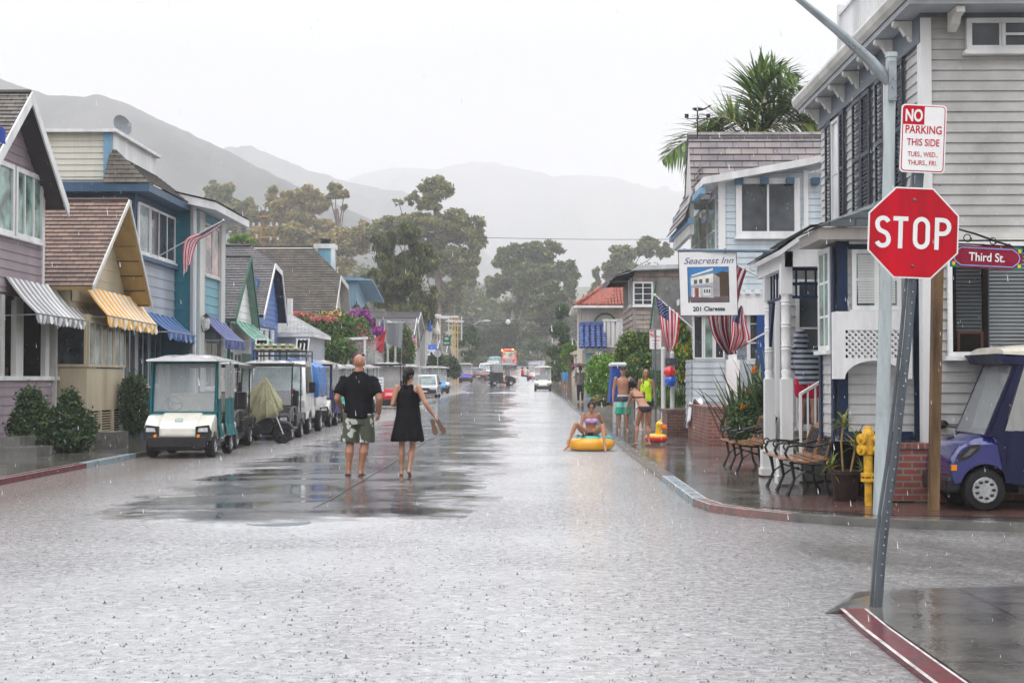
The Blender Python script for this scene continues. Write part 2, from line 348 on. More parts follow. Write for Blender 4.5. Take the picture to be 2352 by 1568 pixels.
def wetroadm():
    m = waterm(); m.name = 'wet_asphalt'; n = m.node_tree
    b0 = [x for x in n.nodes if x.type == 'BSDF_PRINCIPLED'][0]; o = [x for x in n.nodes if x.type == 'OUTPUT_MATERIAL'][0]; b = N('ShaderNodeBsdfPrincipled', n)
    tc = N('ShaderNodeTexCoord', n)
    def nz(sc, det, dist=0, vec=None):
        t = N('ShaderNodeTexNoise', n); t.inputs['Scale'].default_value = sc; t.inputs['Detail'].default_value = det; t.inputs['Distortion'].default_value = dist; n.links.new(vec or tc.outputs['Object'], t.inputs['Vector']); return t
    def rng(src, a, b_, c, d):
        q = N('ShaderNodeMapRange', n); n.links.new(src, q.inputs[0]); q.inputs[1].default_value = a; q.inputs[2].default_value = b_; q.inputs[3].default_value = c; q.inputs[4].default_value = d; return q.outputs[0]
    t = nz(.6, 8); r = N('ShaderNodeValToRGB', n); n.links.new(t.outputs[0], r.inputs[0]); r.color_ramp.elements[0].position = .3; r.color_ramp.elements[0].color = (.04, .04, .045, 1); r.color_ramp.elements[1].position = .7; r.color_ramp.elements[1].color = (.1, .1, .11, 1)
    n.links.new(r.outputs[0], b.inputs['Base Color']); b.inputs['IOR'].default_value = 1.4; b.inputs['Specular IOR Level'].default_value = .9
    mp = N('ShaderNodeMapping', n); n.links.new(tc.outputs['Object'], mp.inputs[0]); mp.inputs['Scale'].default_value = (.5, 1.1, 1)
    t2 = nz(1.1, 7, .8, mp.outputs[0]); n.links.new(rng(t2.outputs[0], .42, .62, .05, .18), b.inputs['Roughness'])
    t3 = nz(16, 5); bp = N('ShaderNodeBump', n); bp.inputs['Distance'].default_value = .03; n.links.new(rng(t2.outputs[0], .45, .6, .04, .4), bp.inputs['Strength']); n.links.new(t3.outputs[0], bp.inputs['Height']); n.links.new(bp.outputs[0], b.inputs['Normal'])
    at = N('ShaderNodeAttribute', n); at.attribute_name = 'film'; t4 = nz(3.5, 8, .4); ad = N('ShaderNodeMath', n, operation='ADD'); n.links.new(at.outputs['Fac'], ad.inputs[0]); n.links.new(rng(t4.outputs[0], .3, .7, -.1, .35), ad.inputs[1])
    ad2 = N('ShaderNodeMath', n, operation='ADD'); n.links.new(ad.outputs[0], ad2.inputs[0]); n.links.new(rng(t2.outputs[0], .35, .65, .35, -.12), ad2.inputs[1])
    ms = N('ShaderNodeMixShader', n); n.links.new(rng(ad2.outputs[0], .25, .75, 0, 1), ms.inputs[0]); n.links.new(b0.outputs[0], ms.inputs[1]); n.links.new(b.outputs[0], ms.inputs[2]); n.links.new(ms.outputs[0], o.inputs[0]); return m
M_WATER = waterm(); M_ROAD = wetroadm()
M_SLAB = slabm('wet_concrete_slabs', (.1, .094, .086), (.05, .045, .04), 1.5, 1.5, .09, .5)
M_KERB = pm('kerb_concrete', (.14, .135, .125), .2, .25, 3)
M_KRED = pm('kerb_red_paint', (.11, .02, .028), .14, .35, 5, stain=(.075, .03, .032))
M_KREDF = pm('kerb_faded_red_paint', (.2, .11, .1), .25, .3, 4, stain=(.15, .13, .12))
M_KBLUE = pm('kerb_faded_blue_paint', (.17, .24, .28), .3, .3, 4, stain=(.24, .24, .23))
M_KWHITE = pm('kerb_white_paint', (.5, .47, .46), .35, .25, 8, stain=(.3, .28, .27))
M_PAVER = brickm('brick_pavers', (.13, .06, .048), (.09, .045, .04), (.06, .055, .05), .2, .1, .01, .2, .5, .4, .4, .01)

def ylist():
    ys = []; y = -4.0
    while y < 45: ys.append(y); y += .22 if y < 24 else .45
    while y < 330: ys.append(y); y += 3
    return ys
def grid(name, xs, ys, zf, mat, xoff=None):
    mb = MB(); nx = len(xs); vs = []
    for y in ys:
        bx = bend(y)
        for x in xs: vs.append((x+bx, y, zf(x, y)))
    fs = [(j*nx+i, j*nx+i+1, (j+1)*nx+i+1, (j+1)*nx+i) for j in range(len(ys)-1) for i in range(nx-1)]
    mb.add(vs, fs, 0); return structure(mb.build(name, mat, smooth=True, angle=60))
def road_z(x, y, k=1):
    c = 1-((x+2.85)/2.85)**2
    e = min(1, max(0, (y-13.6)/2.2)); e = e*e*(3-2*e)
    nz = mnoise.noise(Vector((x*.7, y*.35, 1)))*.012 + mnoise.noise(Vector((x*2.2, y*.9, 5)))*.006
    z = -.03 + e*(.034*max(-1, c)+.012) + nz*.9
    return gz(y)+max(z, -.055)
xs = [-8+.16*i for i in range(64)]
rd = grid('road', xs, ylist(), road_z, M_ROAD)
mb = MB(); R_ = random.Random(4); Lc = []; y = 16.4
while y < 95: x_ = -2.5+.1*mnoise.noise(Vector((y*.35, 3, 0))); wd = .006+.007*R_.random()+.0002*y; z = max(road_z(x_, y), gz(y)-.005)+.005; Lc.append(((x_-wd+bend(y), y, z), (x_+wd+bend(y), y, z))); y += .35+R_.random()*.3
mb.loft([list(p) for p in Lc], closed=False); structure(mb.build('road_joint', pm('tar_joint', (.045, .045, .047), .4, .3)))
fa = rd.data.attributes.new('film', 'FLOAT', 'POINT'); fa.data.foreach_set('value', [min(1, max(0, (v.co.z-gz(v.co.y)+.006)/.022)) for v in rd.data.vertices])
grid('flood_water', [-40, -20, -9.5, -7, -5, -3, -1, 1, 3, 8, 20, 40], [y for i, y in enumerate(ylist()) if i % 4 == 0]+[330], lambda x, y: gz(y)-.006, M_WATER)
# ground under the houses, to the horizon
mb = MB(); ys = [-300, -50, 0, 30, 56, 86, 136, 175, 218, 260, 330, 500, 900, 1800, 3900]; xs2 = [-3000, -900, -200, -60, -20, 0, 20, 60, 200, 900, 3000]
mb.add([(x, y, gz(y)-.12) for y in ys for x in xs2], [(j*11+i, j*11+i+1, (j+1)*11+i+1, (j+1)*11+i) for j in range(len(ys)-1) for i in range(10)])
structure(mb.build('ground', pm('earth_and_scrub', (.1, .1, .06), .8, .4, .05)))

# pavements as strips with a kerb face
def xr(y):          # right kerb line, with the rounded corner at the side street
    for (a, xa), (b, xb) in zip(CR, CR[1:]):
        if y <= b: return xa+(xb-xa)*(y-a)/(b-a)
    return CR[-1][1]
CR = [(13.95, 12), (14.0, 7), (14.12, 4.8), (14.35, 3.9), (14.7, 3.2), (15.1, 2.72), (15.6, 2.3), (16.2, 2.0), (17, 1.9), (400, 1.9)]
def strip(name, ys, xa, xb, z, mat, face=True):
    mb = MB()
    for a, b in zip(ys, ys[1:]):
        pa, pb = (xa(a)+bend(a), a, gz(a)+z), (xa(b)+bend(b), b, gz(b)+z); qa, qb = (xb(a)+bend(a), a, gz(a)+z), (xb(b)+bend(b), b, gz(b)+z)
        mb.face([pa, qa, qb, pb])
        if face: mb.face([(pa[0], pa[1], pa[2]-.2), pa, pb, (pb[0], pb[1], pb[2]-.2)])
    return structure(mb.build(name, mat))
yr = [13.95, 14.0, 14.05, 14.12, 14.25, 14.35, 14.5, 14.7, 14.9, 15.1, 15.35, 15.6, 15.9, 16.2, 16.6, 17]+[19+2*i for i in range(40)]+[100+10*i for i in range(23)]
KW = .17
strip('pavement', yr, lambda y: xr(y)+KW*.9, lambda y: 40, .075, M_SLAB, False)
yl = [15+1.5*i for i in range(40)]+[76+8*i for i in range(30)]
strip('pavement', yl, lambda y: -7.55-KW, lambda y: -14.5, .075, M_SLAB, False)
def kerbline(name, pts, mats, idx, z=.075, side=1):
    """pts (x,y) along the road edge; a real kerb of width KW, top 6 mm proud"""
    mb = MB(); P = [Vector((x, y)) for x, y in pts]; k = len(P); nn = []
    for i in range(k):
        d = (P[min(i+1, k-1)]-P[max(i-1, 0)]).normalized(); nn.append(Vector((d.y, -d.x))*side)
    for i in range(k-1):
        a, b = P[i], P[i+1]; za, zb = gz(a.y)+z+.006, gz(b.y)+z+.006; A = a+nn[i]*KW; B = b+nn[i+1]*KW
        ia = idx(a, b)
        a2 = a-nn[i]*0; e = .028
        def pt(p, q, t, zz): v = p+(q-p)*t; return (v.x, v.y, zz)
        if ia[1] is not None:       # painted edge lines
            mb.face([pt(a, A, 0, za), pt(a, A, .14, za), pt(b, B, .14, zb), pt(b, B, 0, zb)], ia[1])
            mb.face([pt(a, A, .14, za), pt(a, A, .9, za), pt(b, B, .9, zb), pt(b, B, .14, zb)], ia[0])
            mb.face([pt(a, A, .9, za), pt(a, A, 1, za), pt(b, B, 1, zb), pt(b, B, .9, zb)], ia[1])
        else: mb.face([pt(a, A, 0, za), pt(a, A, 1, za), pt(b, B, 1, zb), pt(b, B, 0, zb)], ia[0])
        mb.face([(a.x, a.y, za-.2), (a.x, a.y, za), (b.x, b.y, zb), (b.x, b.y, zb-.2)], ia[0])
        mb.face([(A.x, A.y, za-.02), (A.x, A.y, za), (B.x, B.y, zb), (B.x, B.y, zb-.02)], ia[0])
    return structure(mb.build(name, mats))
KM = [M_KERB, M_KRED, M_KWHITE, M_KBLUE, M_KREDF]
def kr(a, b):
    y = (a.y+b.y)/2
    return (4, 2) if 15.2 < y < 18 else ((3, 2) if 18 <= y < 21.5 else ((0, None)))
kerbline('kerb', [(xr(y)+bend(y), y) for y in reversed(yr)], KM, kr, side=-1)
kerbline('kerb', [(-7.55+bend(y), y) for y in yl], KM, lambda a, b: (1, 2) if a.y < 24 else ((3, None) if a.y < 27 else (0, None)), side=-1)
near = [(1.94, -3), (1.94, 2), (1.94, 4), (1.94, 6), (1.94, 7.5), (1.945, 8.5), (1.97, 9.2)]
kerbline('kerb', near, KM, lambda a, b: (1, 2), z=.024)
mb = MB(); pl = [(1.94+KW, -3), (1.97+KW, 9.2), (2.12, 9.6), (2.45, 9.95), (2.9, 10.15), (3.6, 10.25), (25, 10.15), (25, -3)]
mb.prism([(x, y, -.1) for x, y in pl], (0, 0, .124)); structure(mb.build('pavement', M_SLAB))
mb = MB(); mb.face([(1.97, 9.2, .024), (1.97+KW, 9.2, .024), (2.12, 9.6, .024), (2.45, 9.95, .024), (2.9, 10.15, .024), (2.85, 10.4, -.01), (2.3, 10.2, -.01), (1.9, 9.75, -.01), (1.85, 9.2, -.01)]); structure(mb.build('kerb_ramp', M_SLAB))
# brick paving strip beside the inn
mb = MB(); zt = .079
P = [(2.55, 15.9), (3.6, 15.0), (5, 14.75), (12, 14.6), (12, 16.6), (4.2, 16.6), (3.5, 17.6), (2.95, 17.6)]
mb.face([(x, y, zt) for x, y in P], 0, P); structure(mb.build('brick_paving', M_PAVER))

# hills
def hillm(name, c1, c2):
    m, n, b, o = base(name); tc = N('ShaderNodeTexCoord', n)
    t = N('ShaderNodeTexNoise', n); t.inputs['Scale'].default_value = .012; t.inputs['Detail'].default_value = 9; t.inputs['Roughness'].default_value = .7; n.links.new(tc.outputs['Object'], t.inputs['Vector'])
    r = N('ShaderNodeValToRGB', n); n.links.new(t.outputs[0], r.inputs[0]); r.color_ramp.elements[0].position = .42; r.color_ramp.elements[0].color = (*c1, 1); r.color_ramp.elements[1].position = .6; r.color_ramp.elements[1].color = (*c2, 1)
    n.links.new(r.outputs[0], b.inputs['Base Color']); b.inputs['Roughness'].default_value = .9; b.inputs['Specular IOR Level'].default_value = .1; return m
HILLM = hillm('hill_scrub', (.014, .022, .022), (.08, .078, .078))
def hill(name, ridge, D, base_d, x0=None, seed=0, back=1.25, nz=1.0):
    """ridge: silhouette points (px) at distance D; the slope runs down towards base_d and down behind the crest"""
    R = []
    for (xa, ya), (xb, yb) in zip(ridge, ridge[1:]):
        k = max(2, int((xb-xa)/9))
        for i in range(k): t = i/k; R.append((xa+(xb-xa)*t, ya+(yb-ya)*t))
    R.append(ridge[-1]); mb = MB(); K = 26; vs = []
    for i, (px, py) in enumerate(R):
        top = atY(px, py + mnoise.noise(Vector((i*.45, seed, 0)))*4*nz, D)
        for k in range(K+1):
            t = k/K
            if t <= .8:
                u = t/.8; Y = base_d+(D-base_d)*u; z0 = gz(Y)-8; s = u*u*(3-2*u)*.55+u*.45
                z = z0+(top.z-z0)*s; nn = mnoise.fractal(Vector((top.x*.006, Y*.006, seed)), 1, 2, 5)*D*.035*math.sin(math.pi*min(1, u))
                z += nn - abs(math.sin(top.x*.018+Y*.004+seed))*D*.008*math.sin(math.pi*u)
            else:
                u = (t-.8)/.2; Y = D+(D*back-D)*u; z = top.z*(1-u)-5*u
            vs.append((top.x*(Y/D)**.5, Y, z))
    n = K+1
    mb.add(vs, [(i*n+k, i*n+k+1, (i+1)*n+k+1, (i+1)*n+k) for i in range(len(R)-1) for k in range(K)])
    return structure(mb.build(name, HILLM, smooth=True, angle=180))
hill('hills', [(-500, 60), (-250, 110), (0, 172), (60, 192), (120, 210), (165, 213), (205, 216), (235, 211), (290, 228), (350, 255), (420, 288), (480, 320), (530, 345), (600, 385), (680, 425), (780, 470), (880, 520), (1000, 600), (1150, 760)], 1080, 650, seed=1)
hill('hills', [(420, 380), (520, 332), (580, 328), (640, 350), (700, 373), (780, 400), (860, 420), (925, 432), (1000, 480), (1100, 560), (1220, 680), (1300, 800)], 1900, 1400, seed=7)
hill('hills', [(600, 470), (780, 410), (860, 388), (930, 381), (1000, 385), (1060, 378), (1125, 371), (1190, 381), (1260, 397), (1320, 391), (1380, 400), (1450, 418), (1560, 433), (1700, 450), (1900, 455), (2150, 440), (2500, 420), (2900, 460)], 3100, 2200, seed=13)
# rain haze: closed box round everything, sky outside
mb = MB(); mb.box(-3200, -350, -12, 3200, 4100, 520); hz = mb.build('haze', [])
m = bpy.data.materials.new('rain_haze'); m.use_nodes = True; n = m.node_tree; n.nodes.clear(); o = N('ShaderNodeOutputMaterial', n); pv = N('ShaderNodeVolumePrincipled', n)
pv.inputs['Color'].default_value = (.93, .925, .945, 1); pv.inputs['Density'].default_value = .0007; pv.inputs['Anisotropy'].default_value = .0; n.links.new(pv.outputs[0], o.inputs['Volume'])
hz.data.materials.append(m); hz['kind'] = 'stuff'; hz['label'] = 'pale rain haze hanging in the valley air'
# ================================================================ BUILDING HELPERS
def painted(name, c, rough=.4, **k): return pm(name, c, rough, .1, 1.6, 40, .06, stain=tuple(v*.72 for v in c), streak=True, **k)
WHITE = painted('white_paint', (.74, .74, .74)); OFFW = painted('off_white_paint', (.62, .61, .58))
GLASS = glassm('dark_window_glass'); GLASSL = glassm('pale_window_glass', (.16, .19, .19), .08, .6, 1.6)
GLASSG = glassm('greenish_window_glass', (.12, .19, .16), .08, .7, 2.2)
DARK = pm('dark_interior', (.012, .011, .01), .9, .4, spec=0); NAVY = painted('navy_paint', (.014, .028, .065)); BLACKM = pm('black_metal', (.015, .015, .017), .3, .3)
STEEL = pm('galvanised_steel', (.3, .33, .35), .35, .2, 6, metal=.6); WOODD = pm('dark_wood', (.09, .05, .03), .5, .4, 5, streak=True)
def fwall(mb, X, poly, h=.2, d=.02, m=0, s=1): siding(mb, poly, (X, 0, 0), (0, 1, 0), (0, 0, 1), (s, 0, 0), h, d, m)
def swall(mb, Y, poly, h=.2, d=.02, m=0): siding(mb, poly, (0, Y, 0), (1, 0, 0), (0, 0, 1), (0, -1, 0), h, d, m)
def rect(a0, b0, a1, b1): return [(a0, b0), (a1, b0), (a1, b1), (a0, b1)]
def window(root, P, U, w, h, Nv, nx=1, ny=1, fw=.07, mf=None, mg=None, d=.05, sill=True, name='window', thin=.03, gz_=0):
    P = Vector(P); U = Vector(U).normalized(); Nv = Vector(Nv).normalized(); Z = Vector((0, 0, 1)); mb = MB()
    def b(u0, z0, u1, z1, dd=d, b0=0):
        q = [P+U*u0+Z*z0, P+U*u1+Z*z0, P+U*u1+Z*z1, P+U*u0+Z*z1]; mb.prism([v+Nv*b0 for v in q], Nv*(dd-b0))
    b(0, 0, w, fw); b(0, h-fw, w, h); b(0, fw, fw, h-fw); b(w-fw, fw, w, h-fw)
    for i in range(1, nx): x = w*i/nx; b(x-thin/2-.01, fw, x+thin/2+.01, h-fw, d*.8)
    for j in range(1, ny): z = h*j/ny; b(fw, z-thin/2, w-fw, z+thin/2, d*.7)
    if sill: b(-.04, -.05, w+.04, -.002, d+.05)
    f = mb.build(name, mf or WHITE, root); g = MB()
    q = [P+U*(fw*.8)+Z*(fw*.8), P+U*(w-fw*.8)+Z*(fw*.8), P+U*(w-fw*.8)+Z*(h-fw*.8), P+U*(fw*.8)+Z*(h-fw*.8)]
    g.prism([v+Nv*.012 for v in q], Nv*.012); g.build('pane', mg or GLASS, f); return f
def gable_roof(root, xf, xb, yn, zn, yp, zp, yf, zf, msh, mfa, mso, row=.17, th=.1, fw=.2, cut=None, dd=.02, name='roof'):
    """gable facing the street, ridge along X; near slope faces -Y. cut = lowers the front peak (clipped gable)"""
    a, b = min(xf, xb), max(xf, xb); mb = MB(); s = 1 if xf > xb else -1
    for (y0, z0, sg) in ((yn, zn, 1), (yf, zf, -1)):
        L = math.hypot(yp-y0, zp-z0); V = Vector((0, (yp-y0)/L, (zp-z0)/L)); Nn = Vector((0, -V.z*sg, abs(V.y)))
        if cut:
            cx, cl = cut; poly = [(xb, 0), (xf, 0), (xf, L-cl), (xf-s*cx, L), (xb, L)]
        else: poly = rect(a, 0, b, L)
        siding(mb, poly, (0, y0, z0), (1, 0, 0), V, Nn, row, dd, 0)
        q = [Vector((p[0], y0, z0))+V*p[1]-Nn*.004 for p in poly]; mb.prism(q, -Nn*th, 2)
    if cut:
        cx, cl = cut; Ln = math.hypot(yp-yn, zp-zn); Lf = math.hypot(yp-yf, zp-zf)
        A = Vector((xf, yn, zn)).lerp(Vector((xf, yp, zp)), (Ln-cl)/Ln); B = Vector((xf, yf, zf)).lerp(Vector((xf, yp, zp)), (Lf-cl)/Lf)
        T = Vector((xf-s*cx, yp, zp)); mb.face([A, B, T], 0, [(0, 0), (1, 0), (.5, 1)])
    r = mb.build(name, [msh, mfa, mso], root)
    f = MB(); P0 = Vector((xf+s*.012, yn, zn)); P2 = Vector((xf+s*.012, yf, zf)); P1 = Vector((xf+s*.012, yp, zp))
    if cut: pts = [P0, P0.lerp(P1, (Ln-cl)/Ln), P2.lerp(P1, (Lf-cl)/Lf), P2]
    else: pts = [P0, P1, P2]
    for i in range(len(pts)-1):
        p, q = pts[i], pts[i+1]; f.prism([p+Vector((0, 0, .03)), q+Vector((0, 0, .03)), q-Vector((0, 0, fw)), p-Vector((0, 0, fw))], (s*.035+i*s*.002, 0, 0))
    f.build('fascia', mfa, root); c = MB(); c.tube([(xb, yp, zp+.02), (xf-(s*cut[0] if cut else 0), yp, zp+.02)], .06, 6); c.build('ridge_cap', msh, r); return r
def awning(root, TL, TR, BL, BR, val, n, ma, mb_, sag=.04, name='awning', scal=.5, arm=True, mval=None):
    TL, TR, BL, BR = map(Vector, (TL, TR, BL, BR)); mb = MB(); K = n*3; rows = 6; pts = []
    for i in range(K+1):
        t = i/K; a = TL.lerp(TR, t); b = BL.lerp(BR, t); wob = math.sin(t*math.pi*n*.9)*.008
        col = [a.lerp(b, j/rows)+Vector((0, 0, -sag*math.sin(math.pi*j/rows)+wob)) for j in range(rows+1)]
        dn = val*(1-scal*(.5-.5*math.cos(2*math.pi*(t*n-.5)))*.6+.05*math.sin(t*23)); out = (b-a); out.z = 0; out.normalize()
        col += [b+Vector((0, 0, -dn*.5))+out*(.015*math.sin(t*37)), b+Vector((0, 0, -dn))+out*(.03*math.sin(t*31+1))]; pts.append(col)
    nn = len(pts[0]); mb.add([p for c in pts for p in c], [], 0)
    for i in range(K):
        mt = (i//3) % 2
        for j in range(nn-1): mb.f.append((i*nn+j, (i+1)*nn+j, (i+1)*nn+j+1, i*nn+j+1)); mb.m.append(mt); mb.uv.append(None)
    aw = mb.build(name, [ma, mb_], root, solid=.012)
    if arm:
        g = MB(); o = Vector((TL.x, TL.y, BL.z-.05)); o2 = Vector((TR.x, TR.y, BR.z-.05))
        g.tube([o, BL+Vector((0, 0, -.03))], .015, 6); g.tube([o2, BR+Vector((0, 0, -.03))], .015, 6); g.tube([BL, BR], .018, 6); g.build('frame', STEEL, aw)
    return aw
def FP(x, y, X): p = atX(x, y, X); return (p.y, p.z)
def trim(root, name, boxes, mat, parent=None):
    mb = MB()
    for b in boxes: mb.box(*b)
    return mb.build(name, mat, parent or root)

# ================================================================ LEFT ROW
SH_BROWN = brickm('brown_shingles', (.2, .12, .085), (.115, .065, .05), (.05, .03, .025), .28, .17, .012, .55, .5, .5, .3)
SH_GREY = brickm('grey_shingles', (.13, .12, .12), (.075, .07, .075), (.035, .033, .035), .3, .16, .012, .5, .5, .5, .25)
SH_DARK = brickm('dark_mossy_shingles', (.095, .08, .06), (.055, .047, .038), (.03, .025, .02), .3, .18, .014, .6, .5, .5, .45)
SH_OLD = brickm('weathered_shingles', (.16, .145, .125), (.09, .075, .065), (.04, .035, .03), .25, .17, .012, .55, .5, .5, .3)
# ---- 1 mauve gable house
MAUVE = painted('mauve_siding', (.3, .245, .27)); h = thing('house', 'mauve clapboard gable house at the far left with a grey and white striped awning', 'house', (-11, 28, 0))
mb = MB(); fwall(mb, -11, [(26, 3.3), (31.6, 3.3), (31.6, 5.7), (29.6, 7.4), (27.2, 5.6), (26, 5.6)], .19); fwall(mb, -11, rect(25, .1, 32.8, 1.47), .19)
mb.box(-18, 25, 3.25, -11.03, 31.58, 5.5, 0); mb.prism([(-18, 26.6, 5.5), (-18, 31.5, 5.5), (-18, 29.6, 7.3)], (6.95, 0, 0), 0); mb.build('wall', MAUVE, h)
mb = MB(); mb.box(-18, 25, .1, -12.6, 32.8, 3.25); mb.box(-12.6, 25, 3.18, -11.02, 32.8, 3.25); mb.box(-12.6, 32.2, .1, -11.15, 32.25, 3.18); mb.build('porch_recess', DARK, h)  # near-black walls paint the porch shade; end wall added to darken it
trim(h, 'porch_rail', [(-11.12, 25, 1.47, -10.92, 32.84, 1.56)], WHITE)
for x in ((0, 7), (33, 50), (101, 110), (121, 131)):
    y0, y1 = fx(x[0], -11), fx(x[1], -11); trim(h, 'porch_post', [(-11.08, y0, 1.56, -10.97, y1, 3.25)], OFFW)
trim(h, 'corner_board', [(-11.02, 31.6, 3.0, -10.96, 31.72, 5.6)], WHITE)
trim(h, 'porch_chair', [(-11.9, 30.2, 1.2, -11.4, 30.25, 1.75), (-11.9, 30.7, 1.2, -11.4, 30.75, 1.75), (-11.9, 30.2, 1.5, -11.85, 30.75, 1.85)], WOODD)
gable_roof(h, -10.55, -18, 27.0, 5.25, 29.6, 7.5, 32.0, 5.4, SH_OLD, WHITE, pm('dark_soffit', (.06, .05, .055), .7), fw=.24, row=.15)
window(h, (-10.99, 27.6, 4.5), (0, 1, 0), 2.15, 1.5, (1, 0, 0), 2, 1, .1, WHITE, GLASSG, .07); window(h, (-10.99, 29.85, 4.5), (0, 1, 0), 1.65, 1.5, (1, 0, 0), 3, 1, .1, WHITE, GLASSG, .07)
AWG = pm('grey_canvas_stripe', (.27, .27, .28), .6, .15); AWW = pm('white_canvas_stripe', (.7, .7, .7), .6, .12)
awning(h, (-11, 29.4, 3.66), (-11, 34, 3.62), (-10.33, 29.4, 2.87), (-10.33, 34, 2.83), .22, 28, AWG, AWW, .05)
# blue bunting at the frame edge
b = MB(); b.loft([[atX(-14, 350+dy, -10.45)+Vector((.04*math.sin(k*2.1), k*.1, 0)) for k in range(7)] for dy in (-30, -65)]); tag(b.build('bunting', pm('blue_cloth', (.03, .07, .35), .6), None, solid=.01, origin=atX(-14, 350, -10.45)), 'blue cloth hanging under the mauve gable at the left frame edge', 'bunting')
# ---- 2 cream house with brown shingle roof
CREAM = painted('cream_paint', (.5, .43, .3)); CREAMS = painted('tan_soffit', (.42, .29, .12)); h = thing('house', 'cream gable house under a brown shingle roof with a yellow striped awning', 'house', (-10.6, 34, 0))
mb = MB(); fwall(mb, -10.6, [(32.5, 3.3), (36.9, 3.3), (36.9, 3.6), (34.9, 5.65), (32.5, 3.7)], .3, .01); mb.box(-18, 32.45, .1, -11.4, 37, 3.6); mb.box(-11.4, 32.5, 3.0, -10.63, 36.9, 3.6); mb.prism([(-18, 32.6, 3.6), (-18, 36.8, 3.6), (-18, 34.9, 5.6)], (7.3, 0, 0)); mb.build('wall', CREAM, h)
gable_roof(h, -10, -18, 32.06, 3.6, 34.9, 5.9, 37.05, 3.45, SH_BROWN, OFFW, CREAMS, .17, .1, .1)
for i in range(7): mb = MB(); mb.bar((-10.02, 35.1+i*.3, 5.57-i*.36), (-10.58, 35.1+i*.3, 5.57-i*.36), .03, .03); mb.build('soffit_batten', WOODD, h)
# bay window
mb = MB(); mb.box(-11.4, 32.7, .75, -10.3, 35.7, 1.75); mb.box(-11.4, 32.7, 2.85, -10.3, 35.7, 3.0); mb.box(-11.3, 32.8, .12, -10.4, 35.6, .75, 1)
for i in range(9): mb.box(-10.33, 32.75, .2+i*.06, -10.31, 35.65, .225+i*.06)
for y in (32.72, 33.7, 34.7, 35.62): mb.box(-10.35, y, .14, -10.27, y+.07, .75)
mb.build('bay', [CREAM, DARK], h)
for i in range(3): window(h, (-10.3, 32.72+i*1.0, 1.78), (0, 1, 0), .96, 1.08, (1, 0, 0), 2, 1, .06, CREAM, GLASSL, .04, False)
window(h, (-11.1, 32.7, 1.78), (1, 0, 0), .8, 1.08, (0, -1, 0), 1, 1, .06, CREAM, GLASS, .04, False)
trim(h, 'door_frame', [(-11.35, 32.35, .1, -10.9, 32.42, 3.0)], OFFW)
AWY = pm('yellow_canvas_stripe', (.8, .42, .07), .6, .12); AWC = pm('cream_canvas_stripe', (.78, .73, .62), .6, .1)
awning(h, (-10.45, 33, 3.66), (-10.45, 37.4, 3.62), (-9.92, 33, 2.98), (-9.92, 37.4, 2.92), .28, 22, AWY, AWC, .04)
# ---- 3 blue house with flat top storey
BLUED = painted('steel_blue_paint', (.06, .115, .19)); LBLUE = painted('light_blue_paint', (.2, .36, .5)); GREYS = painted('pale_grey_siding', (.4, .43, .48)); YWS = painted('yellowed_white_siding', (.58, .56, .48))
h = thing('house', 'tall blue house with a white boxed top storey and rooftop dish', 'house', (-10.5, 39, 0))
mb = MB(); fwall(mb, -10.5, rect(37.3, 3.2, 41.4, 4.8), .27); mb.box(-18, 37.33, 3.2, -10.53, 41.38, 4.9); mb.build('wall', GREYS, h)
mb = MB(); mb.box(-18, 37.3, 4.9, -10.5, 41.4, 6.7); mb.box(-18, 37.35, .1, -10.9, 41.4, 3.2); mb.build('wall', BLUED, h)
trim(h, 'window_ledge', [(-10.5, 37.2, 4.68, -10.35, 41.45, 4.78)], BLUED)
mb = MB(); swall(mb, 37.6, rect(-18, 6.8, -11.4, 8.05), .16); mb.box(-18, 37.63, 6.7, -11.25, 41.9, 8.05); mb.build('top_storey', YWS, h)
trim(h, 'corner_board', [(-11.42, 37.52, 6.75, -11.2, 37.6, 8.05)], LBLUE); trim(h, 'cornice', [(-18, 37.4, 8.05, -11.05, 42, 8.14), (-11.24, 37.6, 7.45, -11.18, 41.9, 8.05)], WHITE)
mb = MB(); L = math.hypot(1.3, .95)
q = [(-11.3, 37.6, 7.6), (-11.3, 41.9, 7.6), (-10.0, 42.0, 6.62), (-10.0, 36.9, 6.62)]; U = Vector((0, 1, 0)); V = Vector((-1.3, 0, .98)).normalized(); siding(mb, [(36.9, 0), (42, 0), (42, 1.63), (37.6, 1.63)], (-10, 0, 6.62), U, V, Vector((.6, 0, .8)), .16, .02)
V2 = Vector((0, .7, .98)).normalized(); siding(mb, [(-11.25, 0), (-10, 0), (-11.1, 1.2), (-11.25, 1.2)], (0, 36.9, 6.62), (1, 0, 0), V2, Vector((0, -.8, .6)), .16, .02)
mb.prism([(-12.6, 36.92, 6.6), (-10.03, 36.92, 6.6), (-10.03, 42, 6.6), (-12.6, 42, 6.6)], (0, 0, -.2), 1); mb.build('roof', [SH_DARK, BLUED], h)
window(h, (-10.48, 37.45, 4.85), (0, 1, 0), 1.1, 1.35, (1, 0, 0), 1, 1, .07, WHITE, GLASSL); window(h, (-10.48, 38.6, 4.85), (0, 1, 0), 2.7, 1.35, (1, 0, 0), 3, 1, .07, WHITE, GLASS)
for i in range(3): window(h, (-12.9+i*.78, 37.28, 5.6), (1, 0, 0), .76, .6, (0, -1, 0), 1, 1, .06, WHITE, GLASSL)
for i in range(3): window(h, (-10.88, 37.5+i*1.3, 1.3), (0, 1, 0), 1.2, 1.6, (1, 0, 0), 2, 1, .07, WHITE if i < 2 else LBLUE, GLASS)
AWB = pm('blue_canvas', (.035, .09, .26), .55, .35, 5); AWB2 = pm('wet_sheen_blue_canvas', (.16, .25, .42), .4, .3, 5)
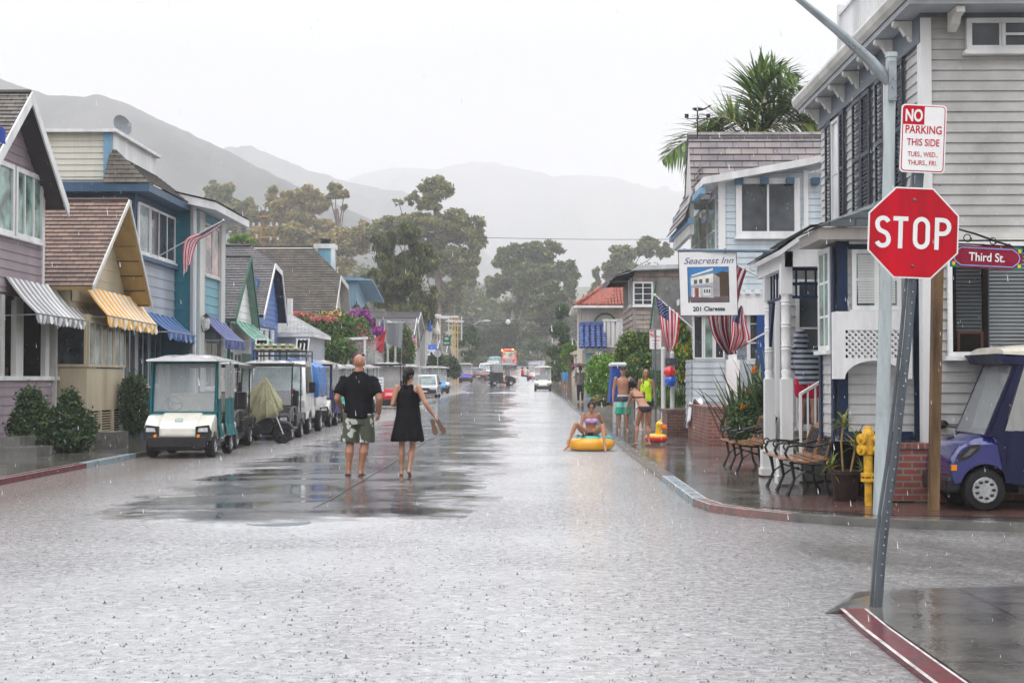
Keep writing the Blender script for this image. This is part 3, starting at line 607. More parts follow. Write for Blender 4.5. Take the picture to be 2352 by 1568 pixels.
awning(h, (-10.5, 38.2, 3.34), (-10.5, 41.4, 3.3), (-9.85, 38.2, 2.8), (-9.85, 41.4, 2.76), .26, 12, AWB, AWB2, .05)
d = thing('satellite_dish', 'grey satellite dish tilted up on the blue house roof', 'satellite dish', (-11.25, 38.6, 8.1)); ax = Vector((.85, -.6, .3)).normalized(); c = Vector((-11.25, 38.6, 8.42))
mb = MB(); mb.lathe(c, [(.02, -.06), (.14, -.04), (.24, -.005), (.29, .03), (.3, .035), (.24, .01), (.14, -.03), (.02, -.045)], 24, 0, ax); mb.build('dish', pm('grey_plastic', (.2, .21, .23), .4), d, smooth=True)
mb = MB(); mb.tube([(-11.25, 38.6, 8.1), (-11.25, 38.65, 8.4), c-ax*.06], .03, 8); mb.tube([c-Vector((0, 0, .4)), c+ax*.35-Vector((0, 0, .12))], .012, 6); mb.box(*(c+ax*.35-Vector((.04, .04, .16))), *(c+ax*.35+Vector((.04, .04, -.06)))); mb.build('mount', STEEL, d)
# ---- 4 teal house
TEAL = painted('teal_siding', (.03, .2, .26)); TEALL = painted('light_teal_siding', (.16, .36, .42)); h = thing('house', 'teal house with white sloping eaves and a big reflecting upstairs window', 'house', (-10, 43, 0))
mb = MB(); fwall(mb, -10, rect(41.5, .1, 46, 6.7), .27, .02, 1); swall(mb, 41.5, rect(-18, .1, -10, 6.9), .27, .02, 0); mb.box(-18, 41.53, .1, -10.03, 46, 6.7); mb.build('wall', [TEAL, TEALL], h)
mb = MB(); P = [(-10.6, 6.95), (-9.2, 6.62), (-9.2, 6.4), (-10.6, 6.7)]; mb.prism([(x, 41.0, z) for x, z in P], (0, 4.9, 0)); mb.prism([(-18, 41.0, 7.0), (-10.6, 41.0, 6.95), (-10.6, 41, 6.7), (-18, 41, 6.75)], (0, 4.9, 0)); mb.build('eave', WHITE, h)
mb = MB(); siding(mb, rect(40.95, 0, 45.95, 1.5), (-9.17, 0, 6.64), (0, 1, 0), Vector((-1.43, 0, .34)).normalized(), Vector((.2, 0, 1)), .16, .02); mb.face([(-10.6, 40.95, 6.99), (-10.6, 45.95, 6.99), (-18, 45.95, 7.1), (-18, 40.95, 7.1)], 0, rect(0, 0, 5, 7)); mb.build('roof', SH_GREY, h)
trim(h, 'corner_post', [(-10.03, 41.42, .1, -9.9, 41.6, 6.6), (-10.0, 42.1, .1, -9.9, 42.75, 6.5), (-10.0, 45.0, .1, -9.9, 45.55, 6.5)], OFFW)
trim(h, 'downspout', [(-9.92, 41.3, .2, -9.84, 41.4, 6.4)], WHITE)
window(h, (-9.98, 42.85, 4.65), (0, 1, 0), 2.1, 1.6, (1, 0, 0), 2, 1, .07, OFFW, glassm('roof_reflecting_glass', (.2, .13, .12), .05, .9, 1.0)); window(h, (-9.98, 43, 1.2), (0, 1, 0), 1.9, 1.5, (1, 0, 0), 2, 1, .07, WHITE, GLASS)
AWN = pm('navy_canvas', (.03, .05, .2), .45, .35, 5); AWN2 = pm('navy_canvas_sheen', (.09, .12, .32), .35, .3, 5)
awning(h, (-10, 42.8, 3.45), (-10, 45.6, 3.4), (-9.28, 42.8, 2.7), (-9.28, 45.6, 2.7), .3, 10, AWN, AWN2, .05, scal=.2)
l = thing('wall_lantern', 'small wall lantern on the teal house corner post', 'lantern', (-9.8, 42.3, 3.2)); mb = MB(); mb.lathe((-9.75, 42.3, 2.95), [(.03, 0), (.09, .05), (.12, .3), (.02, .42)], 8); mb.build('lamp_glass', OFFW, l); mb = MB(); mb.tube([(-9.9, 42.3, 3.1), (-9.85, 42.3, 2.9), (-9.75, 42.3, 2.92)], .015, 6); mb.lathe((-9.75, 42.3, 3.35), [(.14, 0), (.02, .1)], 8); mb.build('bracket', BLACKM, l)
# ---- 5 white and green gable
GREEN = painted('green_paint', (.015, .12, .065)); h = thing('house', 'small white gable house with dark green trim and green awning', 'house', (-10.1, 49, 0))
mb = MB(); fwall(mb, -10.2, [(47.7, 2.4), (51.3, 2.4), (51.3, 3.6), (49.9, 5.5), (47.7, 3.7)], .24); mb.box(-18, 47.6, .1, -10.3, 51.4, 3.4); mb.prism([(-18, 47.6, 3.4), (-18, 51.4, 3.4), (-18, 49.9, 5.5)], (7.75, 0, 0)); mb.build('wall', WHITE, h)
mb = MB(); mb.box(-10.28, 47.7, .1, -10.2, 51.3, 2.4); mb.box(-17, 47.5, .1, -10.32, 47.6, 3.4); mb.build('wall', GREEN, h)
gable_roof(h, -9.95, -18, 47.3, 3.5, 49.9, 5.8, 51.5, 3.4, SH_GREY, GREEN, pm('sage_soffit', (.17, .26, .21), .6), .15, .1, .14)
window(h, (-10.18, 48.1, 1.1), (0, 1, 0), 1.2, 1.3, (1, 0, 0), 2, 2, .06, WHITE, GLASS)
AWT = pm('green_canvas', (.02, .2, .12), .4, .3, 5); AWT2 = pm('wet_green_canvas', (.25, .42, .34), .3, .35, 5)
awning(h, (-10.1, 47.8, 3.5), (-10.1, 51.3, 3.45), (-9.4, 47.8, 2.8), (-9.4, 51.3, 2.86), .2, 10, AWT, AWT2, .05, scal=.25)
# ---- 6 blue gable house with long dark roof
PERI = painted('periwinkle_paint', (.1, .19, .45)); h = thing('house', 'periwinkle blue gable house with louvred shutters below a long dark hipped roof', 'house', (-10.2, 55, 0))
mb = MB(); fwall(mb, -10.25, [(52.9, 3.5), (56.9, 3.5), (56.9, 4.1), (55.7, 5.6), (54.9, 5.6), (52.9, 4.1)], .2); mb.box(-18, 52.6, .15, -10.3, 57.2, 3.9); mb.box(-18, 53.4, 3.9, -10.4, 56.4, 5.3); mb.build('wall', PERI, h)
gable_roof(h, -9.95, -18, 52.3, 3.85, 55.4, 6.7, 57.3, 3.8, SH_GREY, WHITE, NAVY, .15, .1, .16, cut=(1.1, 1.15))
for y in (52.75, 54.0, 55.2): window(h, (-10.22, y, 1.9), (0, 1, 0), .55, 1.5, (1, 0, 0), 1, 10, .05, WHITE, OFFW, name='shutter')
window(h, (-10.22, 53.35, 1.9), (0, 1, 0), .6, 1.5, (1, 0, 0), 1, 2, .05, WHITE, GLASS)
# ---- small grey annex
h = thing('house', 'low pale grey annex with a hipped porch roof beside the bougainvillea', 'house', (-9.8, 59, 0)); mb = MB(); swall(mb, 57.6, rect(-10.9, .15, -9.1, 3.2), .2); mb.box(-14, 57.63, .15, -9.1, 62, 3.2); mb.build('wall', GREYS, h)
mb = MB(); mb.prism([(-14, 57.3, 3.2), (-8.85, 57.3, 3.2), (-8.85, 62.2, 3.2), (-14, 62.2, 3.2)], (0, 0, .14), 1); T = [(-14, 59.5, 4.25), (-10.2, 59.5, 4.25)]
mb.face([(-14, 57.3, 3.35), (-8.85, 57.3, 3.35), T[1], T[0]], 0, [(0, 0), (5, 0), (4, 2.4), (0, 2.4)]); mb.face([(-8.85, 57.3, 3.35), (-8.85, 62.2, 3.35), T[1]], 0, [(0, 0), (5, 0), (2.4, 1.6)]); mb.face([(-8.85, 62.2, 3.35), (-14, 62.2, 3.35), T[0], T[1]], 0, [(0, 0), (5, 0), (4, 2.4), (0, 2.4)]); mb.build('roof', [brickm('pale_grey_shingles', (.33, .33, .34), (.25, .25, .26), (.15, .15, .15), .3, .16), WHITE], h)
window(h, (-10.4, 57.58, 1.7), (1, 0, 0), 1.0, 1.1, (0, -1, 0), 2, 1, .06, WHITE, GLASSL); trim(h, 'vent_stack', [(-9.95, 57.4, 4.1, -9.75, 57.6, 4.75)], WHITE)
# ---- 7 big brown roof
h = thing('house', 'house with a huge dark brown mossy roof and cream clipped gable', 'house', (-10.3, 75, 0)); mb = MB(); fwall(mb, -10.6, [(73.6, .4), (78.5, .4), (78.5, 4.9), (76.9, 7.6), (75.6, 6.6), (73.6, 4.8)], .25); mb.box(-18, 73.5, .3, -10.63, 78.6, 4.6); mb.box(-18, 75.2, 4.6, -10.7, 78.2, 6.4); mb.build('wall', painted('cream_gable', (.55, .52, .42)), h)
gable_roof(h, -10.2, -18, 71.9, 3.65, 76.9, 8.65, 79.4, 4.6, SH_DARK, OFFW, OFFW, .2, .14, .22, cut=(1.75, 2.4), dd=.03)
mb = MB(); mb.box(-11.85, 77.2, 6.4, -10.85, 78.1, 8.6, 0); mb.box(-11.92, 77.1, 8.6, -10.78, 78.2, 8.85, 1); mb.box(-11.92, 77.12, 6.5, -11.72, 77.2, 8.6, 1); mb.box(-11.0, 77.12, 6.4, -10.78, 77.2, 8.6, 1); mb.lathe((-11.35, 77.6, 8.85), [(.28, 0), (.28, .12), (.2, .14), (.3, .2), (.3, .3), (.05, .34)], 12, 2); mb.build('chimney', [painted('sky_blue_paint', (.2, .45, .6)), WHITE, BLACKM], h)
gable_roof(h, -10.35, -13, 80, 5.9, 80.9, 7.0, 81.6, 5.9, SH_GREY, WHITE, WHITE, .2, .08, .14)
# ---- 8 light blue flat-eaved house
SKYB = painted('pale_sky_blue_paint', (.3, .47, .6)); h = thing('house', 'pale blue board house with deep flat eaves behind two lanterns', 'house', (-9.8, 80, .4)); mb = MB(); mb.box(-14, 79.5, 4.5, -9.85, 84, 7.0)
for i in range(9): mb.box(-9.9-i*.22, 79.46, 4.5, -9.87-i*.22, 79.5, 6.85)
mb.build('wall', SKYB, h); mb = MB(); mb.box(-14, 79.8, .4, -9.95, 84, 4.5); mb.build('wall', pm('grey_stone', (.3, .3, .3), .6, .3), h)
mb = MB(); mb.prism([(-14, 79.2, 7.3), (-9.5, 79.2, 7.15), (-9.5, 79.2, 7.0), (-14, 79.2, 7.0)], (0, 5, 0)); mb.prism([(-9.86, 79.3, 7.05), (-9.0, 79.6, 7.0), (-8.8, 84, 6.0), (-9.86, 84, 6.1)], (0, 0, .1)); mb.build('eave', LBLUE, h)
mb = MB()
for i in range(13): mb.bar((-9.3, 81.5+i*.2, 4.05), (-9.3, 81.5+i*.2, 5.0), .025)
mb.bar((-9.3, 81.4, 5.0), (-9.3, 84, 5.0), .04); mb.bar((-9.3, 81.4, 4.05), (-9.3, 84, 4.05), .05); mb.box(-9.9, 81.4, 3.9, -9.25, 84, 4.02); mb.build('balcony', BLACKM, h)
gable_roof(h, -8.9, -9.9, 79.3, 3.2, 80, 4.3, 80.7, 3.2, SH_GREY, WHITE, WHITE, .2, .08, .1, name='porch_roof')
for (px, py) in ((819, 712), (840, 716)):
    p = atY(px, py, 78.2); l = thing('lantern_post', 'black lantern on a post, '+('left' if px < 830 else 'right')+' one of the pair before the pale blue house', 'lantern', (p.x, 78.2, .4), 'lanterns before the pale blue house')
    mb = MB(); mb.tube([(p.x, 78.2, .4), (p.x, 78.2, p.z-.45)], .04, 8); mb.lathe((p.x, 78.2, p.z+.12), [(.28, 0), (.14, .16), (.05, .22), (.02, .36)], 8); mb.build('post', BLACKM, l); mb = MB(); mb.lathe((p.x, 78.2, p.z-.42), [(.1, 0), (.24, .5)], 8); mb.build('lamp_glass', GLASSL, l)
# ---- further houses on the left
def simple_house(label, X, y0, y1, z, c, roofm, ridge=1.2, wn=2, side='L', mf=None, extra=None):
    s = 1 if side == 'L' else -1; g = gz((y0+y1)/2)-.1; h = thing('house', label, 'house', (X, y0, g)); wm = painted('wall_'+label[:24].replace(' ', '_'), c)
    xb = X-s*7; mb = MB(); fwall(mb, X, [(y0+.1, g), (y1-.1, g), (y1-.1, g+z), ((y0+y1)/2, g+z+ridge*.85), (y0+.1, g+z)], .25, s=s); swall(mb, y0+.1, rect(min(X, xb), g, max(X, xb), g+z), .25)
    mb.box(xb, y0+.13, g, X-s*.03, y1-.13, g+z); mb.build('wall', wm, h)
    gable_roof(h, X+s*.35, xb, y0-.15, g+z-.15, (y0+y1)/2, g+z+ridge, y1+.15, g+z-.15, roofm, mf or WHITE, OFFW, .2, .1, .16)
    for lv in range(int(z//2.6)):
        for i in range(wn):
            window(h, (X+s*.01, y0+(y1-y0)*(i+.25)/wn, g+.9+lv*2.5), (0, 1, 0), (y1-y0)*.5/wn, 1.2, (s, 0, 0), 2, 1, .07, WHITE, GLASS)
            xa = X-s*(1.2+i*2.0); window(h, (min(xa, xa-s*1.0), y0+.08, g+.9+lv*2.5), (1, 0, 0), 1.0, 1.2, (0, -1, 0), 2, 1, .07, WHITE, GLASS)
    return h
simple_house('white house behind the small grey gable porch and hanging flags', -9.6, 86, 92, 3.2, (.6, .6, .58), SH_GREY, .8, 3)
simple_house('pale green house with a grey gable roof and white corner boards', -9.0, 102, 109, 3.6, (.4, .44, .33), SH_GREY, 1.9)
simple_house('grey two storey house beyond the pale green gable', -9.4, 111, 118, 5.2, (.4, .4, .4), SH_GREY, 1.0)
simple_house('white flat-fronted house by the yellow trellis', -9.2, 121, 128, 5.0, (.62, .62, .6), SH_GREY, .5)
simple_house('pink low house glimpsed past the green tree', -9.8, 140, 148, 3.2, (.5, .35, .3), SH_OLD, 1.2)
simple_house('cream low house near the end of the street on the left', -10, 158, 168, 3.2, (.5, .46, .36), SH_GREY, 1.4)
# white balcony rail (H10)
r = thing('balcony', 'white slatted balcony rail seen beside the grey hanging canvas', 'balcony', (-9.1, 87, 3.9)); mb = MB(); mb.box(-9.6, 86, 3.75, -8.75, 91, 3.9); mb.build('deck', WHITE, r); mb = MB()
for i in range(18): mb.bar((-8.8, 86.1+i*.28, 3.9), (-8.8, 86.1+i*.28, 5.0), .06)
mb.bar((-8.8, 86, 5.0), (-8.8, 91, 5.0), .09); mb.bar((-8.8, 86, 4.45), (-8.8, 91, 4.45), .05)
for i in range(4): mb.bar((-9.55+i*.25, 86, 3.9), (-9.55+i*.25, 86, 5.0), .06)
mb.build('rail', WHITE, r); mb = MB(); mb.bar((-8.8, 86.1, .5), (-8.8, 86.1, 3.75), .12); mb.bar((-8.8, 90.9, .5), (-8.8, 90.9, 3.75), .12); mb.build('post', WHITE, r)
# blue and white striped booth porch
b = thing('porch_booth', 'bright blue canvas entrance with a white stripe near the pale green house', 'awning', (-7.9, 112, .7)); s_ = F/112
x0, x1 = (983-1224)/s_, (1000-1224)/s_
mb = MB(); mb.box(x0, 112, .7, x1, 113.4, 3.2, 0); mb.prism([(x0, 111.6, 3.2), (x0, 113.4, 3.2), (x0, 113.4, 4.2), (x0, 112.2, 4.2)], (x1-x0, 0, 0), 0); mb.box(x0-.02, 111.55, 3.35, x1+.02, 111.65, 3.8, 1); mb.build('canopy', [pm('royal_blue_canvas', (.02, .1, .45), .5), WHITE], b)
trim(b, 'post', [(x0, 111.5, .7, x0+.06, 111.56, 3.3), (x1-.06, 111.5, .7, x1, 111.56, 3.3)], WHITE)
# yellow trellis tower
t = thing('trellis_tower', 'tall yellow timber trellis arch beyond the green hanging sign', 'trellis', (-6.9, 125, 1)); mb = MB(); YT = pm('yellow_timber', (.65, .45, .18), .5); s_ = F/125
for px in (1039, 1045, 1051): x = (px-1224)/s_; mb.bar((x, 125, 1), (x, 125, 6.9), .1)
for z in (6.7, 6.2, 5.6): mb.bar(((1030-1224)/s_, 125, z), ((1056-1224)/s_, 125, z), .12)
for px in (1032, 1036, 1053): x = (px-1224)/s_; mb.bar((x, 124.6, 6.9), (x, 126, 6.5), .08)
mb.build('frame', YT, t)
# white roof terrace beams
t = thing('terrace_pergola', 'white beam pergola on the roof terrace under the street wires', 'pergola', (-8, 122, 5.5)); mb = MB(); s_ = F/122
for (a, c, y) in ((975, 1010, 722), (1003, 1036, 729), (1025, 1062, 737), (985, 1050, 726)): mb.bar(((a-1224)/s_, 122, 1.5+(870-y)/s_), ((c-1224)/s_, 123, 1.5+(870-y)/s_), .2, .14)
for px in (990, 1010, 1030, 1060): mb.bar(((px-1224)/s_, 122.2, 4.8), ((px-1224)/s_, 122.2, 1.5+(870-726)/s_), .1)
mb.build('beam', WHITE, t)
for (px, w_, y0, y1, c, lab) in ((987, 5, 729, 761, (.02, .14, .5), 'closed blue patio umbrella on the roof terrace'), (1004, 8, 738, 767, (.65, .6, .5), 'closed cream patio umbrella beside the blue one')):
    Y = 118; s_ = F/Y; x = (px-1224)/s_; zt = 1.5+(870-y0)/s_; zb = 1.5+(870-y1)/s_; u = thing('patio_umbrella', lab, 'umbrella', (x, Y, zb-1)); mb = MB(); mb.lathe((x, Y, zb), [(w_/s_*.9, 0), (w_/s_, .2), (w_/s_*.6, (zt-zb)*.6), (.04, zt-zb)], 10); mb.build('canopy', pm('canopy_'+lab[:11].replace(' ', '_'), c, .6), u); mb = MB(); mb.tube([(x, Y, zb-1.2), (x, Y, zt+.05)], .03, 6); mb.build('pole', WHITE, u)
# ================================================================ RIGHT SIDE: THE INN
INNW = painted('inn_white_siding', (.5, .5, .5)); INNG = pm('inn_weathered_siding', (.46, .455, .445), .45, .1, 1.1, 40, .1, stain=(.31, .3, .29), streak=False); SLATE = painted('slate_grey_paint', (.12, .14, .17)); SHUT = painted('dark_blue_grey_shutter', (.035, .045, .065))
SH_SLATE = brickm('slate_green_shingles', (.12, .14, .15), (.08, .1, .11), (.04, .05, .05), .3, .14, .01)
XI = 4.6; YI = 16.7; YF = 22.6; ZE = 5.75
h = thing('house', 'large grey clapboard inn at the right with shuttered windows and a navy-trimmed bay', 'house', (XI, YI, 0))
mb = MB(); fwall(mb, XI, rect(YI, 3.15, YF, ZE), .12, .02, 0, -1); fwall(mb, XI, rect(17.9, .1, YF, 3.15), .12, .02, 0, -1); mb.box(XI+.03, YI+.03, .1, 12, YF, ZE); mb.build('wall', INNW, h)
mb = MB(); swall(mb, YI, rect(XI, .75, 12, ZE), .122, .02); mb.build('wall', INNG, h)
trim(h, 'corner_board', [(XI-.05, YI-.06, .75, XI+.07, YI-.03, ZE), (XI-.055, YI-.05, .75, XI-.03, YI+.1, ZE)], WHITE)
mb = MB(); mb.box(4.18, 16.45, .1, 4.78, 16.69, .74); mb.box(4.15, 16.42, .74, 4.8, 16.72, .8)
BRICK = brickm('red_brick', (.28, .075, .05), (.2, .055, .04), (.22, .19, .17), .21, .075, .011, .5, .5, .5, .5)
def brickbox(name, x0, y0, z0, x1, y1, z1, root, cap=True, mat=None):
    mb = MB(); e = .012
    for (P, U, L) in (((x0, y0), (1, 0), x1-x0), ((x0, y1), (1, 0), x1-x0), ((x0, y0), (0, 1), y1-y0), ((x1, y0), (0, 1), y1-y0)):
        a = (P[0], P[1], z0); b = (P[0]+U[0]*L, P[1]+U[1]*L, z0); mb.face([a, b, (b[0], b[1], z1), (a[0], a[1], z1)], 0, [(0, 0), (L, 0), (L, z1-z0), (0, z1-z0)])
    if cap:
        n = max(2, int((x1-x0)/.1)); mb.face([(x0, y0, z1), (x1, y0, z1), (x1, y1, z1), (x0, y1, z1)], 0, rect(0, 0, x1-x0, y1-y0))
        o = .025; c = z1+.06
        for (P, U, L) in (((x0-o, y0-o), (1, 0), x1-x0+2*o), ((x0-o, y1+o), (1, 0), x1-x0+2*o), ((x0-o, y0-o), (0, 1), y1-y0+2*o), ((x1+o, y0-o), (0, 1), y1-y0+2*o)):
            a = (P[0], P[1], z1); b = (P[0]+U[0]*L, P[1]+U[1]*L, z1); mb.face([a, b, (b[0], b[1], c), (a[0], a[1], c)], 0, [(0, 0), (0, L), (.06, L), (.06, 0)])
        mb.face([(x0-o, y0-o, c), (x1+o, y0-o, c), (x1+o, y1+o, c), (x0-o, y1+o, c)], 0, [(0, 0), (x1-x0, 0), (x1-x0, y1-y0), (0, y1-y0)])
    return mb.build(name, mat or BRICK, root)
brickbox('foundation', 4.15, 16.45, .1, 4.82, 16.69, .7, h); brickbox('foundation', 4.82, 16.6, .1, 12, 16.69, .72, h, False)
# frieze and eaves
trim(h, 'frieze', [(XI-.07, YI-.04, ZE-.3, XI-.03, YF, ZE+.02), (XI-.07, YI-.09, ZE-.02, 12, YI-.06, ZE+.35)], SLATE)
mb = MB(); mb.box(4.3, YI-.5, ZE+.03, 12, YF+.35, ZE+.1); mb.build('soffit', painted('pale_soffit', (.4, .42, .44)), h)
mb = MB(); mb.box(4.28, YI-.55, ZE+.1, 12, YF+.4, ZE+.16, 1)
P = [(4.28, ZE+.1), (4.22, ZE+.14), (4.19, ZE+.22), (4.2, ZE+.27), (4.3, ZE+.27)]; mb.prism([(x, YI-.55, z) for x, z in P], (0, YF-YI+.95, 0), 0)
mb.build('gutter', [OFFW, SLATE], h)
for i in range(7):
    y = YI+.25+i*.92; P = [(XI-.07, ZE+.02), (4.31, ZE+.02), (4.31, ZE-.03), (4.35, ZE-.05), (4.38, ZE-.04), (4.41, ZE-.08), (4.45, ZE-.15), (4.48, ZE-.14), (4.5, ZE-.2), (XI-.07, ZE-.22)]
    mb = MB(); mb.prism([(x, y, z) for x, z in P], (0, .1, 0)); mb.build('eave_bracket', OFFW, h)
for i in range(5):
    x = XI+.25+i*1.6; P = [(YI-.09, ZE+.02), (YI-.45, ZE+.02), (YI-.45, ZE-.05), (YI-.3, ZE-.07), (YI-.25, ZE-.14), (YI-.09, ZE-.2)]
    mb = MB(); mb.prism([(x, y, z) for y, z in P], (.1, 0, 0)); mb.build('eave_bracket', OFFW, h)
# roof balustrade
mb = MB()
for i in range(46):
    y = YI-.3+i*.14; mb.bar((4.95, y, ZE+.65), (4.95, y, ZE+1.6), .03)
for y in (YI-.3, 19.5, YF+.2): mb.bar((4.95, y, ZE+.15), (4.95, y, ZE+1.75), .1)
mb.bar((4.95, YI-.3, ZE+1.6), (4.95, YF+.2, ZE+1.6), .07, .05); mb.bar((4.95, YI-.3, ZE+.62), (4.95, YF+.2, ZE+.62), .06, .05)
for i in range(12): mb.bar((5+i*.14, YF+.2, ZE+.65), (5+i*.14, YF+.2, ZE+1.6), .03)
mb.bar((4.95, YF+.2, ZE+1.6), (6.8, YF+.2, ZE+1.6), .07, .05); mb.build('balustrade', WHITE, h)
# upstairs street windows with shutters
def shutter(root, y0, z0, w, hh, X=XI):
    f = MB(); x1 = X-.045
    f.box(x1-.03, y0, z0, x1, y0+.05, z0+hh); f.box(x1-.03, y0+w-.05, z0, x1, y0+w, z0+hh)
    for z in (z0, z0+hh*.49, z0+hh-.06): f.box(x1-.03, y0+.05, z, x1, y0+w-.05, z+.06)
    for i in range(int(hh/.055)):
        z = z0+.03+i*.055; f.prism([(x1-.004, y0+.05, z), (x1-.028, y0+.05, z-.03), (x1-.024, y0+.05, z-.036), (x1, y0+.05, z-.006)], (0, w-.1, 0))
    return f.build('shutter', SHUT, root)
for (xa, xb) in ((1903, 1913), (1935, 1943)): pass
Z0, HH = 3.72, 1.72
def yw(px): return fx(px, XI-.04)
def uw(a, b): return yw(b), yw(a)-yw(b)
WG = glassm('sky_reflecting_glass', (.3, .31, .32), .05, .7, 1.0)
for (wa, wb, sh) in ((1917, 1934, [(1902, 1915), (1935, 1945)]), (2040, 2062, [(2018, 2038), (2064, 2082)])):
    y0, w_ = uw(wa, wb); window(h, (XI-.03, y0, Z0+.05), (0, 1, 0), w_, HH-.1, (-1, 0, 0), 1, 2, .05, WHITE, WG, .05)
    for a, b in sh: y1, ww = uw(a, b); shutter(h, y1, Z0, ww, HH)
for a, b in ((1965, 1984), (1985, 2005)): y1, ww = uw(a, b); shutter(h, y1, Z0-.02, ww, HH)
# side wall windows
p = atY(2216, 120, YI); q = atY(2375, 45, YI); window(h, (p.x, YI-.03, p.z), (1, 0, 0), q.x-p.x, q.z-p.z, (0, -1, 0), 2, 1, .06, WHITE, GLASS, .06)
a = atY(2300, 120, YI); trim(h, 'window_screen', [(a.x-.02, YI-.1, p.z+.05, a.x+.02, YI-.06, q.z-.05), (a.x, YI-.09, (p.z+q.z)/2-.015, q.x, YI-.07, (p.z+q.z)/2+.015)], WHITE)
p = atY(2174, 818, YI); q = atY(2470, 556, YI)
fr = window(h, (p.x, YI-.03, p.z), (1, 0, 0), q.x-p.x, q.z-p.z, (0, -1, 0), 1, 1, .05, WHITE, GLASS, .06)
mb = MB(); n = 26; zz = p.z+.1; x0 = p.x+.09; mid = atY(2264, 700, YI).x
for i in range(n):
    z = zz+i*(q.z-p.z-.2)/n; mb.prism([(x0, YI-.062, z), (x0, YI-.078, z+.013), (x0, YI-.075, z+.015), (x0, YI-.059, z+.003)], (mid-.08-x0, 0, 0), 1)
    mb.prism([(mid+.02, YI-.062, z), (mid+.02, YI-.078, z+.015), (mid+.02, YI-.075, z+.017), (mid+.02, YI-.059, z+.003)], (q.x-.1-mid-.02, 0, 0), 0)
mb.build('blind', [painted('pale_blind', (.42, .45, .47)), painted('dim_blind', (.04, .045, .05))], fr)
trim(h, 'blind_frame', [(mid-.06, YI-.09, p.z+.05, mid, YI-.055, q.z-.05), (p.x+.05, YI-.09, p.z+.05, p.x+.09, YI-.055, q.z-.05), (p.x+.05, YI-.09, q.z-.13, q.x, YI-.055, q.z-.05)], DARK, fr)
trim(h, 'picture_frame', [(p.x+.13, YI-.095, p.z+.06, p.x+.37, YI-.083, p.z+.26)], DARK, fr); trim(h, 'picture_frame', [(p.x+.1, YI-.1, p.z+.06, p.x+.13, YI-.082, p.z+.29), (p.x+.37, YI-.1, p.z+.06, p.x+.4, YI-.082, p.z+.29), (p.x+.13, YI-.1, p.z+.26, p.x+.37, YI-.082, p.z+.29)], painted('brown_frame', (.07, .03, .02)), fr)
trim(h, 'window_head', [(p.x-.05, YI-.1, q.z+.02, 12, YI-.03, q.z+.1)], OFFW)
# ---- bay facing the side street
YB = 17.15; bx0, bx1 = fy(1921, YB), 4.6
b = MB(); swall(b, YB, rect(bx0+.05, .8, bx1, 3.1), .12, .016); fwall(b, bx0, rect(YB+.1, .8, 17.95, 3.1), .12, .016, 0, -1); b.box(bx0+.03, YB+.03, .75, bx1, 18.0, 3.1); b.build('bay_wall', INNW, h)
def pxb(a, ya, c, yc, y=YB, d0=-.05, d1=-.025):
    p = atY(a, ya, y); q = atY(c, yc, y); return (p.x, y+d0, min(p.z, q.z), q.x, y+d1, max(p.z, q.z))
trim(h, 'bay_trim', [pxb(1921, 522, 1947, 1010), pxb(2095, 522, 2112, 1010), pxb(1947, 990, 2095, 1012), pxb(1947, 562, 2095, 572), (bx0-.045, YB-.02, .75, bx0-.025, YB+.1, 3.1), (bx0-.045, 17.86, .75, bx0-.025, 17.98, 3.1)], NAVY)
trim(h, 'bay_panel', [pxb(1949, 525, 2094, 561, d0=-.045, d1=-.02)], WHITE)
p = atY(1955, 712, YB); q = atY(2066, 574, YB); fr = window(h, (p.x, YB-.025, p.z), (1, 0, 0), q.x-p.x, q.z-p.z, (0, -1, 0), 2, 2, .05, WHITE, GLASSG, .05)
mb = MB()
for i in range(18): z = p.z+.08+i*(q.z-p.z-.14)/18; mb.box(p.x+.07, YB-.062, z, q.x-.07, YB-.055, z+.028)
mb.build('blind', painted('white_blind', (.6, .62, .6)), fr)
window(h, (bx0-.02, YB+.12, 1.85), (0, 1, 0), .66, 1.25, (-1, 0, 0), 2, 3, .06, WHITE, GLASSG, .04)
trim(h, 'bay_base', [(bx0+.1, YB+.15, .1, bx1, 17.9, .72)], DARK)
# bay roof: hipped slate skirt
zr = 3.15; mb = MB(); A = [(bx0-.25, YB-.3), (4.75, YB-.3), (4.75, 18.15), (bx0-.25, 18.15)]
mb.prism([(x, y, zr) for x, y in A], (0, 0, .14), 1)
T = [(4.58, YB+.65), (4.75, YB+.3)]; R0 = Vector((bx0-.3, YB-.35, zr+.15))
mb.face([(bx0-.3, YB-.35, zr+.15), (4.78, YB-.35, zr+.15), (4.78, YI-.01, zr+.62), (4.5, YI+.2, zr+.62)], 0, [(0, 0), (1.4, 0), (1.4, .75), (1.1, .75)])
mb.face([(bx0-.3, 18.2, zr+.15), (bx0-.3, YB-.35, zr+.15), (4.5, YI+.2, zr+.62), (4.57, 17.9, zr+.62)], 0, [(0, 0), (2, 0), (1.8, 1), (0, 1)])
mb.build('bay_roof', [SH_SLATE, painted('taupe_cornice', (.33, .3, .28))], h)
